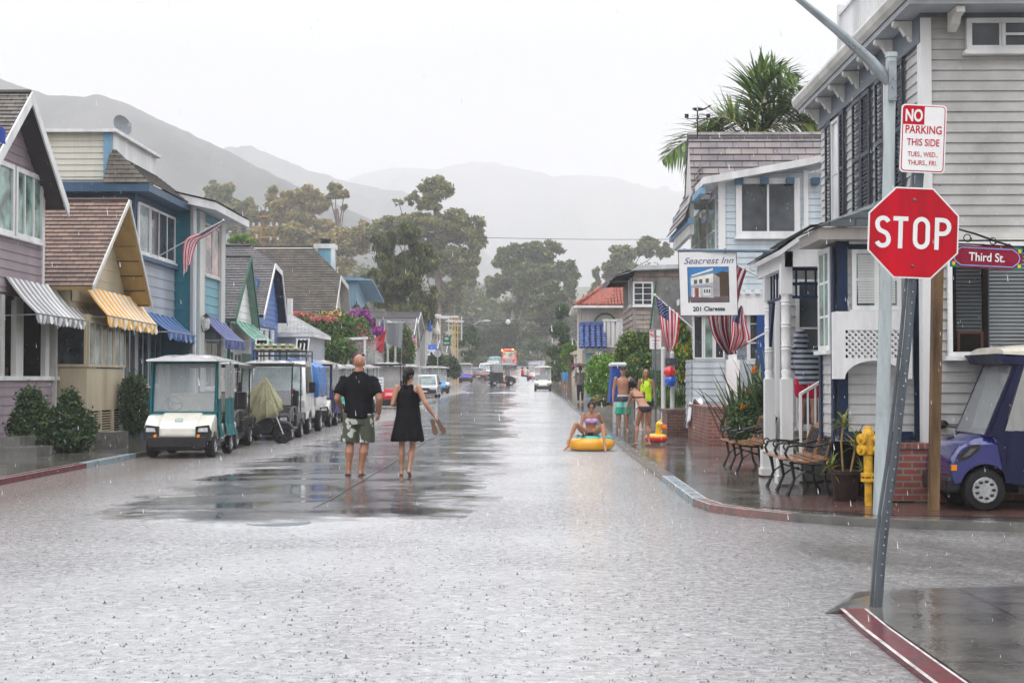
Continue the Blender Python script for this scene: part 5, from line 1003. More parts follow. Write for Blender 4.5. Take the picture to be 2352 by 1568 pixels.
Ps = [(2185, 562), (2348, 570), (2345, 621), (2182, 612)]; C = sum((atY(x, y, Y-.08) for x, y in Ps), Vector())/4; U = (atY(*Ps[1], Y-.08)-atY(*Ps[0], Y-.08)).normalized(); V = Vector((-U.z, 0, U.x)); w_, h_ = 163/s_, 50/s_; Wn = U.cross(V)
def plate(mb, pts, o, d=.003): mb.prism([C+U*x*w_+V*y*h_+Wn*o for x, y in pts], Wn*d)
mb = MB(); plate(mb, [(-.5, -.5), (.5, -.5), (.5, .5), (-.5, .5)], 0, .02); pl = mb.build('sign_board', pm('teal_sign_paint', (.0, .2, .16), .3), t)
mb = MB(); plate(mb, [(-.5, -.16), (-.46, -.3), (-.36, -.5), (.36, -.5), (.46, -.3), (.5, -.16), (.5, .16), (.46, .3), (.36, .5), (-.36, .5), (-.46, .3), (-.5, .16)], .021, .001); mb.build('maroon_field', pm('maroon_sign_paint', (.24, .01, .035), .25), pl)
mb = MB(); Q = [(-.46, 0), (-.44, -.2), (-.36, -.4), (.36, -.4), (.44, -.2), (.46, 0), (.44, .2), (.36, .4), (-.36, .4), (-.44, .2), (-.46, 0)]
for a, b in zip(Q, Q[1:]): mb.bar(C+U*a[0]*w_+V*a[1]*h_+Wn*.024, C+U*b[0]*w_+V*b[1]*h_+Wn*.024, .01, .002, up=Wn)
mb.build('blue_outline', pm('light_blue_sign_paint', (.15, .4, .7), .3), pl)
for sx in (-.455, .455):
    for sy in (-.34, .34): mb = MB(); plate(mb, [(sx-.02, sy-.08), (sx+.02, sy-.08), (sx+.02, sy+.08), (sx-.02, sy+.08)], .023, .002); mb.build('yellow_corner', pm('yellow_sign_paint', (.75, .5, .02), .3), pl)
text('lettering', 'Third St.', SIGNW, C+Wn*.026, U, V, h_*.4, pl, .001, 0, .012, w_*.5)
# inn sign
Y = 19.3; s_ = F/Y; t = thing('inn_sign', 'white hanging inn sign with a house picture, hung from a grey pipe beside the porch', 'sign', atY(1885, 578, Y))
mb = MB(); mb.tube([atY(1556, 575, Y), atY(1886, 577, Y)], .022, 8)
for px in (1572, 1665, 1780, 1857): mb.bar(atY(px, 571, Y), atY(px, 581, Y), .03)
mb.build('pipe', pm('blue_grey_pipe', (.15, .2, .26), .35), t, smooth=True)
A, B, Cc, D = atY(1558, 578, Y-.03), atY(1691, 576, Y+.03), atY(1695, 724, Y+.03), atY(1562.5, 725, Y-.03)
U = (B-A).normalized(); V = Vector((-.02, 0, 1)).normalized(); Wn = U.cross(V); mb = MB(); mb.prism([D, Cc, B, A], Wn*-.02); pl = mb.build('sign_board', [SIGNW], t, bevel=.002)
def on(u, v, o=.003): a = A.lerp(B, u); b = D.lerp(Cc, u); return a.lerp(b, v)+Wn*o
mb = MB()
for a, b in (((0, 0), (1, 0)), ((1, 0), (1, 1)), ((1, 1), (0, 1)), ((0, 1), (0, 0))): mb.bar(on(*a, .0), on(*b, .0), .008)
mb.build('edge', pm('dark_edge', (.1, .02, .05), .4), pl)
def patch(pts, mat, o, name='picture'): mb = MB(); mb.face([on(.155+.695*u, .25+.54*v, o) for u, v in pts]); return mb.build(name, mat, pl)
def flat(n, c): return pm('print_'+n, c, .35, .12, 8, 30, 0)
patch([(-.015, -.015), (1.015, -.015), (1.015, 1.015), (-.015, 1.015)], flat('frame', (.06, .03, .04)), .001); patch(rect(0, 0, 1, 1), flat('sky', (.06, .22, .5)), .002)
patch([(.66, .2), (.85, .12), (1, .15), (1, 1), (.6, 1)], flat('tree', (.09, .065, .045)), .003); patch(rect(0, .83, 1, 1), flat('road', (.16, .12, .13)), .0035)
patch([(.06, .3), (.62, .17), (.62, .5), (.06, .56)], flat('wall', (.75, .76, .7)), .004); patch([(.62, .17), (.78, .3), (.78, .85), (.62, .85)], flat('side', (.35, .33, .35)), .004); patch([(.06, .5), (.62, .44), (.62, .88), (.06, .84)], flat('lower', (.5, .5, .5)), .0045)
patch([(.08, .22), (.62, .02), (.62, .09), (.08, .27)], flat('rail', (.7, .74, .78)), .0045); patch([(.04, .27), (.64, .13), (.64, .17), (.04, .31)], flat('eave', (.25, .27, .3)), .005)
for x in (.14, .27, .43): patch([(x, .38-x*.12), (x+.08, .37-x*.12), (x+.08, .49-x*.12), (x, .5-x*.12)], flat('pane', (.12, .12, .14)), .0055)
patch([(.05, .55), (.4, .5), (.6, .55), (.6, .58), (.05, .6)], flat('porch', (.3, .33, .38)), .0056)
for x in (.1, .26): patch(rect(x, .58, x+.03, .86), flat('column', (.75, .75, .75)), .006)
patch(rect(.16, .6, .25, .85), flat('door', (.3, .08, .07)), .0058); patch([(.36, .6), (.55, .58), (.55, .8), (.36, .8)], flat('bayw', (.7, .72, .7)), .006)
for x in (.38, .44, .5): patch(rect(x, .63, x+.04, .74), flat('pane', (.12, .12, .14)), .0065)
DKB = pm('ink', (.02, .02, .035), .4); text('lettering', 'Seacrest Inn', pm('purple_ink', (.12, .1, .22), .4), on(.52, .145, .003), U, V, .085, pl, .001, .35, 0, .68); text('lettering', '201 Claressa', DKB, on(.5, .895, .003), U, V, .062, pl, .001, 0, .025, .44)
# fire hydrant
Y = 16.1; p = atY(2007, 1150, Y); x = p.x-.03; t = thing('fire_hydrant', 'yellow double outlet fire hydrant behind the street light pole', 'fire hydrant', (x, Y, .07)); YEL = pm('hydrant_yellow', (.68, .38, .015), .3, .15, 9, coat=.4, stain=(.38, .2, .02))
mb = MB(); mb.lathe((x, Y, .07), [(.05, 0), (.05, .33), (.1, .33), (.1, .37), (.05, .38), (.05, .4), (.1, .4), (.1, .44), (.06, .45), (.06, .68), (.09, .7), (.09, .72), (.095, .78), (.09, .95), (.075, 1.0), (.06, 1.02), (.05, 1.06), (.01, 1.08)], 18)
for z in (.83, .97): mb.lathe((x, Y, z), [(.05, 0), (.05, .1), (.075, .1), (.075, .15), (.03, .16), (.03, .19)], 14, 0, (-.8, -.6, 0)); mb.lathe((x, Y, z), [(.045, 0), (.045, .1), (.06, .1), (.06, .15), (.02, .16)], 14, 0, (.8, -.6, 0))
mb.build('barrel', YEL, t, smooth=True); mb = MB()
for a in range(6): mb.lathe((x+.085*math.cos(a), Y+.085*math.sin(a), .43), [(.012, 0), (.012, .09)], 6)
mb.build('bolt_ring', YEL, t); t.scale = (.84, .84, .84); t.location.x -= .03
# potted plant
Y = 16.75; x = fy(1941, Y); t = thing('potted_plant', 'spiky cordyline in a dark brown plastic tub below the lattice hood', 'plant pot', (x, Y, .07)); mb = MB(); mb.lathe((x, Y, .08), [(.12, 0), (.135, .02), (.17, .31), (.195, .31), (.195, .35), (.175, .35), (.165, .3), (.01, .3)], 24); mb.build('pot', pm('brown_plastic', (.035, .022, .02), .35), t, smooth=True)
mb = MB(); heads = [((x-.03, Y, .38), (x-.05, Y, .75), (x-.02, Y, 1.02)), ((x+.05, Y, .38), (x+.1, Y+.02, .6), (x+.13, Y, .8)), ((x-.1, Y, .38), (x-.15, Y, .45), (x-.17, Y, .5)), ((x+.08, Y, .36), (x+.15, Y, .4), (x+.2, Y, .45))]
for hd in heads: mb.tube(hd, .012, 6)
mb.build('stem', pm('ochre_stem', (.3, .2, .08), .6), t); mb = MB()
def blade(mb, o, d, L, w, droop, m=0, n=5):
    o = Vector(o); d = Vector(d).normalized(); s = d.cross(Zv); s = s.normalized() if s.length > .01 else Xv.copy(); pr = []
    for i in range(n+1): t = i/n; c = o+d*L*t-Zv*(droop*L*t*t); ww = w*(1-t)**.6*min(1, .4+t*3); pr.append((c-s*ww, c+s*ww))
    for i in range(n): mb.face([pr[i][0], pr[i][1], pr[i+1][1], pr[i+1][0]], m)
for hd in heads:
    for i in range(34 if hd is heads[0] else 26): a = rnd.uniform(0, 6.28); e = rnd.uniform(-.1, 1.4); blade(mb, Vector(hd[-1])-Zv*rnd.uniform(0, .12), (math.cos(a)*math.cos(e), math.sin(a)*math.cos(e), math.sin(e)), rnd.uniform(.18, .34), .015, rnd.uniform(.1, .7), rnd.choice((0, 0, 1)))
mb.build('leaf', [leafm('cordyline_leaf', (.13, .17, .03)), leafm('yellow_cordyline_leaf', (.35, .3, .05))], t)
# cast iron benches
IRON = pm('black_cast_iron', (.012, .012, .014), .25, .3, coat=.3); BWOOD = pm('varnished_bench_wood', (.27, .12, .05), .25, .3, 6, coat=.4, streak=False)
def make_bench(label, loc):
    t = thing('garden_bench', label, 'bench', (0, 0, 0), 'cast iron benches in front of the inn'); L = 1.5
    for y in (0, L/2, L):
        mb = MB(); g = lambda pts, r: mb.tube([(x, y, z) for x, z in pts], r, 6)
        g([(-.02, 0), (.02, .08), (.07, .2), (.05, .33), (.03, .42)], [.03, .02, .02, .022, .03]); g([(.52, 0), (.47, .1), (.44, .24), (.44, .42)], [.03, .02, .02, .025]); g([(.03, .41), (.2, .39), (.4, .38), (.47, .44), (.54, .66), (.6, .84)], .018)
        g([(.0, .43), (-.04, .52), (0, .6), (.1, .62), (.3, .6), (.5, .64)], .018); g([(.06, .2), (.2, .3), (.35, .25), (.44, .24)], .012); g([(-.02, .6)]+[(-.02+.04*math.cos(a*.7), .6+.04*math.sin(a*.7)) for a in range(8)], .012); mb.build('leg_frame', IRON, t)
    for k, x in enumerate((-.02, .1, .21, .32, .42)): mb = MB(); z = .435 - .035*math.sin(math.pi*k/4); mb.box(x-.045, -.02, z, x+.045, L+.02, z+.022); mb.build('seat_slat', BWOOD, t, bevel=.004)
    for j in range(2):
        y0 = .04+j*L/2; y1 = y0+L/2-.08; P = lambda y, s: Vector((.47+.13*s, y, .46+.4*s)); mb = MB()
        for y in (y0, y1): mb.bar(P(y, 0), P(y, .9), .035)
        mb.bar(P(y0, 0), P(y1, 0), .06, .03); n = 10
        q = [(y0+(y1-y0)*i/n, .86+.16*(math.sin(math.pi*i/n)**1.3)+(.03*math.cos(4*math.pi*i/n))) for i in range(n+1)]
        for (a, sa), (b_, sb) in zip(q, q[1:]): mb.prism([P(a, .82), P(b_, .82), P(b_, sb+.03), P(a, sa+.03)], (.03, 0, -.008))
        mb.build('back_frame', BWOOD, t); mb = MB()
        for i in range(6):
            for k in range(7):
                c = P(y0+.05+(y1-y0-.1)*i/5, .1+.68*k/6)+Vector((.01, 0, 0)); rr_ = .042; pr = []
                for a in range(7): an = a*math.pi/3+(k % 2)*.5; pr.append(c+Vector((.3*rr_*math.sin(an), rr_*math.cos(an), rr_*.95*math.sin(an))))
                mb.tube(pr, .007, 4, caps=False)
        mb.build('cast_panel', IRON, t)
    t.location = loc; return t
b1 = make_bench('nearer black iron and wood double bench beside the potted cordyline', (3.12, 17.45, .075))
b2 = copy_tree(b1); b2.location = (3.14, 21.9, .075); b2['label'] = 'farther black iron bench half hidden behind the white porch columns'
# brick planters
t = thing('brick_planter', 'taller red brick planter under the pale blue bay window', 'planter', (4.2, 31, .07)); brickbox('wall', 3.72, 30.35, .07, 6.5, 34.2, .85, t)
t = thing('brick_planter', 'lower red brick planter behind the duck float', 'planter', (3.6, 35, .07)); brickbox('wall', 3.3, 35.1, .07, 3.95, 37, .68, t, mat=brickm('damp_brick', (.17, .055, .04), (.12, .045, .035), (.14, .12, .1), .21, .075, .011, .4, .5, .5, .5))
t = thing('towel', 'white towel draped over the corner of the taller brick planter', 'towel', (3.95, 33.9, .9)); mb = MB()
for k in range(9):
    pass
G = [[Vector((3.66+.3*u+.03*math.sin(v*9), 33.3+.75*v, .98+.09*math.sin(u*5+v*7)-(0 if u > .25 else (.25-u)*2.2))) for u in (0, .1, .2, .3, .45, .6, .8, 1)] for v in (0, .15, .3, .45, .6, .8, 1)]; mb.loft(G, closed=False); mb.build('cloth', pm('white_towelling', (.8, .8, .82), .8, .1, 8, 90, .5), t, smooth=True, solid=.03, sub=1)
# two white poles with plaque and balloons
Y = 36.5; s_ = F/Y
for px, yt, lab in ((1523.5, 802, 'left of the two white poles behind the low brick planter'), (1544, 812, 'right of the two white poles, carrying the dark plaque')):
    b = atY(px, 952, Y); t = thing('white_pole', lab, 'pole', (b.x, Y, .6), 'white poles behind the low planter'); mb = MB(); tp = atY(px, yt, Y); mb.tube([(b.x, Y, .1), tp], .058, 14); mb.ell(tp, .062, 12); mb.build('shaft', WHITE, t, smooth=True)
    if px > 1540: a = atY(1529, 839, Y-.1); c = atY(1556, 822, Y-.1); trim(t, 'plaque', [(a.x, Y-.1, a.z, c.x, Y-.06, c.z)], pm('dark_slate_plaque', (.06, .065, .08), .4))
for px, py, c, lab in ((1538.5, 855, (.7, .015, .02), 'red balloon tied to the white pole above a blue one'), (1540.5, 874, (.01, .12, .6), 'blue balloon tied below the red one')):
    p = atY(px, py, Y-.25); t = thing('balloon', lab, 'balloon', p); mb = MB(); mb.ell(p, (.155, .155, .16), 20); mb.lathe(p-Zv*.19, [(.02, 0), (.01, .03)], 6); mb.build('bladder', pm('balloon_'+lab[:4].strip(), c, .12, .03, 1, 1, 0, coat=1), t, smooth=True); mb = MB(); mb.tube([p-Zv*.18, p+Vector((.05, .2, -.4))], .003, 4); mb.build('string', WHITE, t)
# blue canvas enclosure
Y = 45; s_ = F/Y; t = thing('covered_stall', 'blue canvas enclosure with a white rounded top behind the shirtless boy', 'canopy', (fy(1415, Y), Y, .1)); x0, x1 = fy(1400, Y), fy(1432, Y); mb = MB(); mb.prism([(x0, Y, .75), (x1, Y, .75), (x1, Y, 1.9), (x0+.1, Y, 1.95)], (0, 1.5, 0)); mb.build('curtain', pm('deep_blue_canvas', (.01, .06, .28), .5, .3, 5), t, bevel=.04); mb = MB(); mb.box(x0+.05, Y-.1, 1.9, x1+.1, Y+1.6, 2.02); mb.build('top', WHITE, t, bevel=.05); trim(t, 'post', [(x0+.1, Y, .1, x0+.2, Y+.08, .78), (x1-.1, Y, .1, x1, Y+.08, .78)], OFFW)

# ================================================================ FLAGS
def flagm(n, c): return pm(n, c, .6, .12, 4, 80, .1)
FR, FW, FB = flagm('flag_red', (.55, .02, .04)), flagm('flag_white', (.75, .75, .78)), flagm('flag_blue', (.02, .035, .14)); FRD = flagm('backlit_flag_red', (.26, .02, .04)); FWD = flagm('backlit_flag_white', (.5, .46, .48))  # last two are darkened to paint the backlit flag's shade
def flag(name, label, top, bot, Y, pole, fold=.06, nf=3, stars=True, mats=None, group=None, base=None):
    """top / bot: pixel polylines of the two long edges from hoist to fly; folds displace in depth"""
    t = thing(name, label, 'flag', atY(*pole[0], Y) if pole else atY(*top[0], Y), group)
    def crv(pts, u):
        k = u*(len(pts)-1); i = min(int(k), len(pts)-2); f = k-i
        p0 = Vector(pts[max(i-1, 0)]); p1 = Vector(pts[i]); p2 = Vector(pts[i+1]); p3 = Vector(pts[min(i+2, len(pts)-1)])
        return .5*((2*p1)+(p2-p0)*f+(2*p0-5*p1+4*p2-p3)*f*f+(3*p1-p0-3*p2+p3)*f**3)
    def P(u, v, o=0):
        a = crv(top, u).lerp(crv(bot, u), v); ph = math.pi*2*nf*v+u*1.7
        return atY(a.x+math.sin(ph)*u*2.0, a.y, Y-o+fold*min(1, .25+u)*math.sin(ph+.6))
    nu, nv = 20, 26; mb = MB(); R, W_, B = 0, 1, 2
    for i in range(nu):
        for j in range(nv):
            u0, u1, v0, v1 = i/nu, (i+1)/nu, j/nv, (j+1)/nv; m = R if (j//2) % 2 == 0 else W_
            if stars and u0 < .4-1e-6 and j < 14: m = B
            mb.face([P(u0, v0), P(u1, v0), P(u1, v1), P(u0, v1)], m)
    if stars:
        for r in range(9):
            for q in range(6 if r % 2 == 0 else 5):
                cu = .4*((q*2+1+(r % 2))/12); cv = (r+1)/10*7/13
                for o in (.006, -.006): mb.face([P(cu+.014*(1 if k % 2 == 0 else .45)*math.cos(k*math.pi/5), cv+.024*(1 if k % 2 == 0 else .45)*math.sin(k*math.pi/5), o) for k in range(10)], 1)
    c = mb.build('cloth', mats or [FR, FW, FB], t, smooth=True)
    if pole: mb = MB(); mb.tube([atY(*p, Y) for p in pole], .016, 8); mb.ell(atY(*pole[-1], Y), .035, 8); mb.build('pole', OFFW if base is None else base, t)
    return t
flag('flag', 'bright stars and stripes flag beside the grey wall above the small parking sign', [(1506, 679), (1512, 712), (1520, 765), (1534, 813)], [(1562, 723), (1560, 748), (1555, 782), (1546, 800)], 33.2, [(1590, 753), (1504, 677)], .09, 3)
flag('flag', 'large drooping backlit red and white flag behind the hanging inn sign', [(1650, 590), (1622, 660), (1632, 760), (1668, 815)], [(1716, 618), (1700, 670), (1688, 745), (1690, 813)], 25.5, [(1757, 642), (1648, 586)], .1, 4, False, [FRD, FWD, FB])
flag('flag', 'smaller limp flag with a bent bottom edge left of the first porch column', [(1702, 701), (1683, 730), (1680, 765), (1673, 812)], [(1706, 704), (1714, 745), (1721, 783), (1700, 800)], 25, [(1757, 765), (1719, 786)], .08, 3, True, [FR, FW, FB])
flag('flag', 'thin flag twisted round its pole on the blue house window', [(512, 507), (462, 534), (421, 556), (420, 638)], [(509, 516), (478, 540), (452, 557), (436, 604)], 39.2, [(354, 594), (513, 506)], .05, 2)
flag('flag', 'stars and stripes flag by the bougainvillea at the left', [(880, 730), (872, 752), (858, 778), (845, 800)], [(884, 748), (884, 770), (872, 785), (852, 806)], 78, [(893, 835), (880, 729)], .1, 2, True)
flag('flag', 'plain red pennant hanging below the flag by the bougainvillea', [(886, 757), (872, 770), (864, 785), (863, 800)], [(887, 760), (884, 775), (880, 795), (875, 812)], 77.5, None, .1, 2, False, [FR, FR, FR])
flag('flag', 'left of two small flags before the pale green house', [(949, 759), (942, 770), (942, 790), (944, 812)], [(950, 764), (950, 772), (952, 790), (952, 812)], 98, [(950, 840), (949, 757)], .06, 2, True, None, 'pair of small flags')
flag('flag', 'right of two small flags before the pale green house', [(956, 763), (949, 773), (948, 790), (949, 815)], [(957, 768), (957, 776), (957, 792), (956, 814)], 97, [(958, 840), (956, 761)], .06, 2, True, None, 'pair of small flags')
flag('flag', 'tiny flag on the tall thin mast above the yellow trellis', [(1044, 729), (1043, 735), (1043, 742)], [(1046, 729), (1049, 736), (1049, 742)], 124.5, [(1045, 760), (1043, 712)], .06, 2, True)
t = thing('hanging_canvas', 'plain grey canvas sheet hanging over the left pavement', 'banner', atY(885, 742, 84)); mb = MB(); Q = [(886, 741), (926, 741), (921, 800), (884, 787)]
mb.loft([[atY(Q[0][0]+(Q[1][0]-Q[0][0])*u+(Q[3][0]-Q[0][0]+(Q[2][0]-Q[1][0]-Q[3][0]+Q[0][0])*u)*v, Q[0][1]+(Q[3][1]+(Q[2][1]-Q[3][1])*u-Q[0][1])*v, 84+.1*math.sin(u*6)) for u in (0, .2, .4, .6, .8, 1)] for v in (0, .3, .6, 1)], closed=False); mb.build('sheet', pm('grey_canvas', (.27, .28, .3), .7, .15, 20), t, solid=.01); mb = MB(); mb.tube([atY(880, 742, 84), atY(930, 740, 84)], .03, 6); mb.build('rail', STEEL, t); mb = MB(); mb.tube([atY(924, 740, 84), atY(921, 860, 84)], .03, 6); mb.build('post', STEEL, t)
t = thing('hanging_sign', 'dark green pub style sign with pale emblem on the left far up the street', 'sign', atY(1026, 771, 112)); mb = MB(); mb.box(*atY(1018, 794, 112), *(atY(1035, 772, 112)+Yv*.1)); mb.build('board', painted('dark_green_board', (.02, .1, .07)), t); mb = MB(); mb.tube([atY(1014, 770, 112), atY(1040, 770, 112)], .03, 6); mb.build('bracket', BLACKM, t)
mb = MB(); p = atY(1026, 778, 111.95); mb.ell(p, (.18, .02, .12), 10); mb.box(*(p+Vector((-.22, 0, -.4))), *(p+Vector((.22, .02, -.25)))); mb.build('emblem', pm('pale_green_print', (.3, .4, .33), .5), t)
t = thing('road_sign', 'grey back of an octagonal sign on the left beyond the parked carts', 'sign', atY(1005, 850, 100)); mb = MB(); c = atY(1005, 812, 100); mb.prism([c+Vector((.26*math.cos(math.pi/8+i*math.pi/4), 0, .26*math.sin(math.pi/8+i*math.pi/4))) for i in range(8)], (0, .02, 0)); mb.build('plate', pm('bare_aluminium', (.4, .42, .44), .4, metal=.3), t); mb = MB(); mb.bar(atY(1005, 856, 99.95), atY(1005, 800, 99.95), .06); mb.build('post', STEEL, t)
# utility pole, street lamps, wires
Y = 150; t = thing('utility_pole', 'timber utility pole with crossarms and insulators above the dark roofs', 'utility pole', (fy(606, Y), Y, gz(Y))); s_ = F/Y; mb = MB(); mb.tube([(fy(606, Y), Y, gz(Y)), atY(606, 482, Y)], [.25, .16], 10); mb.build('pole', pm('weathered_pole_timber', (.2, .13, .08), .7), t)
for y, a, b in ((497, 590, 622), (523, 578, 640), (545, 560, 640)): mb = MB(); mb.bar(atY(a, y, Y-.3), atY(b, y, Y-.3), .16, .14); mb.build('crossarm', pm('ochre_timber', (.35, .2, .06), .6), t)
mb = MB()
for px, y in ((582, 520), (596, 520), (622, 520), (636, 520), (565, 548), (590, 548), (622, 552), (638, 552), (596, 486), (614, 486), (604, 484)): c = atY(px, y, Y-.3); mb.lathe(c, [(.1, 0), (.16, .1), (.08, .2), (.12, .32), (.03, .42)], 8)
o = mb.build('insulator', pm('pale_ceramic', (.5, .52, .55), .3), t); o['kind'] = 'stuff'
for (px, py, Yq, lab, gl) in ((1167, 739, 170, 'round white globe lamp hanging over the middle of the street', True), (1118, 737, 165, 'flat cobra-head street lamp on a curved arm over the far street', False)):
    t = thing('street_lamp', lab, 'street lamp', atY(px, py, Yq)); c = atY(px, py, Yq)
    if gl: mb = MB(); mb.ell(c, .3, 14); mb.build('globe', WHITE, t, smooth=True); mb = MB(); mb.tube([c+Zv*.3, c+Zv*.75], .03, 6); mb.build('hanger', BLACKM, t)
    else: mb = MB(); mb.ell(c, (.5, .2, .12), 12); mb.build('lamp_head', PALEP, t, smooth=True); mb = MB(); e = atY(1080, 760, Yq); mb.tube([c, c+Vector((-.8, 0, -.0)), (e.x+.4, Yq, c.z-.5), e, (e.x, Yq, gz(Yq))], .06, 8); mb.build('pole', STEEL, t)
def wire(label, a, b, sag=.4, r=.012): mb = MB(); a = Vector(a); b = Vector(b); mb.tube([a.lerp(b, i/14)-Zv*(sag*4*(i/14)*(1-i/14)) for i in range(15)], r, 4); o = mb.build('overhead_wire', BLACKM, None, origin=a); tag(o, label, 'cable', 'overhead wires')
wire('cable running right from the timber utility pole', atY(620, 523, 149), atY(1090, 620, 200), .6, .03); wire('cable from the utility pole towards the left hill', atY(590, 497, 150), atY(380, 470, 140), .6, .03)
wire('upper cable crossing the sky to the pale blue house', atY(1090, 545, 120), atY(1590, 549, 120), .1, .02)
wire('cable across the far street just above the globe lamp', atY(940, 722, 168), atY(1300, 730, 168), .5, .03); wire('lower cable across the far street holding the globe lamp', atY(960, 735, 170), atY(1310, 741, 170), .5, .035)
# duck float and ring
t = thing('duck_float', 'yellow inflatable duck ring with orange beak standing on the pavement', 'pool float', (2.75, 31, .07)); Y = 31; c = atY(1507, 1004, Y); c.z = .2; YF_ = pm('yellow_vinyl', (.85, .5, .01), .15, .05, 2, 1, 0, coat=.8); OR_ = pm('orange_vinyl', (.8, .15, .01), .15, .05, 2, 1, 0, coat=.8); RV = pm('red_vinyl', (.65, .03, .02), .15, .05, 2, 1, 0, coat=.8)
def torus(mb, c, R, r, n=28, k=12, m=0, half=None, sy=1):
    c = Vector(c); L = [[c+Vector(((R+r*math.cos(2*math.pi*j/k))*math.cos(2*math.pi*i/n), sy*(R+r*math.cos(2*math.pi*j/k))*math.sin(2*math.pi*i/n), r*math.sin(2*math.pi*j/k))) for j in range(k)] for i in range(n+1)]; mb.loft(L, m)
mb = MB(); torus(mb, c, .17, .085); mb.build('ring', RV, t, smooth=True); mb = MB(); torus(mb, c+Zv*.035, .165, .075); mb.build('upper_ring', YF_, t, smooth=True)
mb = MB(); q = c+Vector((.06, -.05, 0)); mb.tube([q+Vector((0, 0, .05)), q+Vector((-.02, 0, .18)), q+Vector((.0, 0, .28))], [.09, .06, .07], 12); mb.ell(q+Vector((.01, 0, .31)), (.085, .08, .08), 14); mb.ell(q+Vector((.04, 0, .4)), (.03, .02, .025), 8); mb.build('head', YF_, t, smooth=True)
mb = MB(); mb.ell(q+Vector((.1, 0, .24)), (.085, .05, .05), 12); mb.ell(q+Vector((.12, 0, .29)), (.06, .035, .02), 10); mb.build('beak', OR_, t, smooth=True)
for sx in (-1, 1): mb = MB(); mb.ell(q+Vector((.045, sx*.06-.0, .335)), .02, 8); mb.build('eye', SIGNW, t)
# manhole cover
Y = 14.9; c = atY(640, 1203, Y); mb = MB(); mb.lathe((c.x, Y, -.02), [(.34, 0), (.34, .016), (.32, .019), (.3, .0155), (.01, .0155)], 28); tag(mb.build('manhole_cover', GALV, None, origin=(c.x, Y, 0)), 'round iron manhole cover awash at the edge of the wet crown of the road', 'manhole cover')
# ================================================================ VEHICLES (local: front faces -y, origin on the ground)
TYRE = pm('tyre_rubber', (.014, .014, .015), .55, .3, 12); RIM = pm('bright_rim', (.5, .51, .52), .25, .15, 8, metal=.8); CREAMP = pm('cream_body_plastic', (.68, .66, .58), .22, .08, 3, 30, .02, coat=.6); BLKP = pm('black_plastic', (.02, .02, .022), .35, .2, 8, coat=.3)
SEATM = pm('cream_vinyl', (.6, .57, .48), .35, .1, 5); SEATB = pm('black_vinyl', (.02, .02, .022), .35, .2, 5); CLEAR = clearm('wet_clear_vinyl', alpha=.3); CLEARF = clearm('foggy_clear_vinyl', alpha=.5, film=(.5, .5, .48))
ROOFW = pm('wet_white_roof', (.78, .78, .78), .18, .08, 4, 20, .05, coat=.7); LENS = pm('headlight_lens', (.6, .62, .64), .1, .2, 20, metal=.3, coat=1); AMB = pm('amber_lens', (.8, .25, .01), .2, .1); REDL = pm('red_lens', (.5, .02, .02), .2, .1); CHR = pm('chrome', (.6, .6, .62), .15, .1, metal=.9)
def paint(n, c): return pm('carpaint_'+n, c, .22, .06, 3, 30, .01, coat=.8, spec=.5)
def wheel(root, x, y, r=.22, w=.19, sx=1, spokes=7):
    mb = MB(); mb.lathe((x-sx*w/2, y, r), [(r*.62, 0), (r*.93, .01), (r, .04), (r, w-.04), (r*.93, w-.01), (r*.62, w), (r*.6, w*.7), (r*.6, w*.2), (r*.62, 0)], 24, 0, (sx, 0, 0)); t = mb.build('tyre', TYRE, root, smooth=True)
    mb = MB(); xo = x+sx*(w/2-.03); mb.lathe((xo, y, r), [(r*.62, .02), (r*.58, .025), (r*.55, 0), (r*.3, -.01), (r*.16, .012), (.001, .02)], 20, 0, (sx, 0, 0)); rm = mb.build('rim', RIM, t, smooth=True)
    mb = MB()
    for i in range(spokes): a = 2*math.pi*i/spokes; mb.ell((xo+sx*.006, y+r*.4*math.cos(a), r+r*.4*math.sin(a)), (.022, r*.15, r*.11), 8)
    mb.build('rim_slots', BLKP, rm); return t
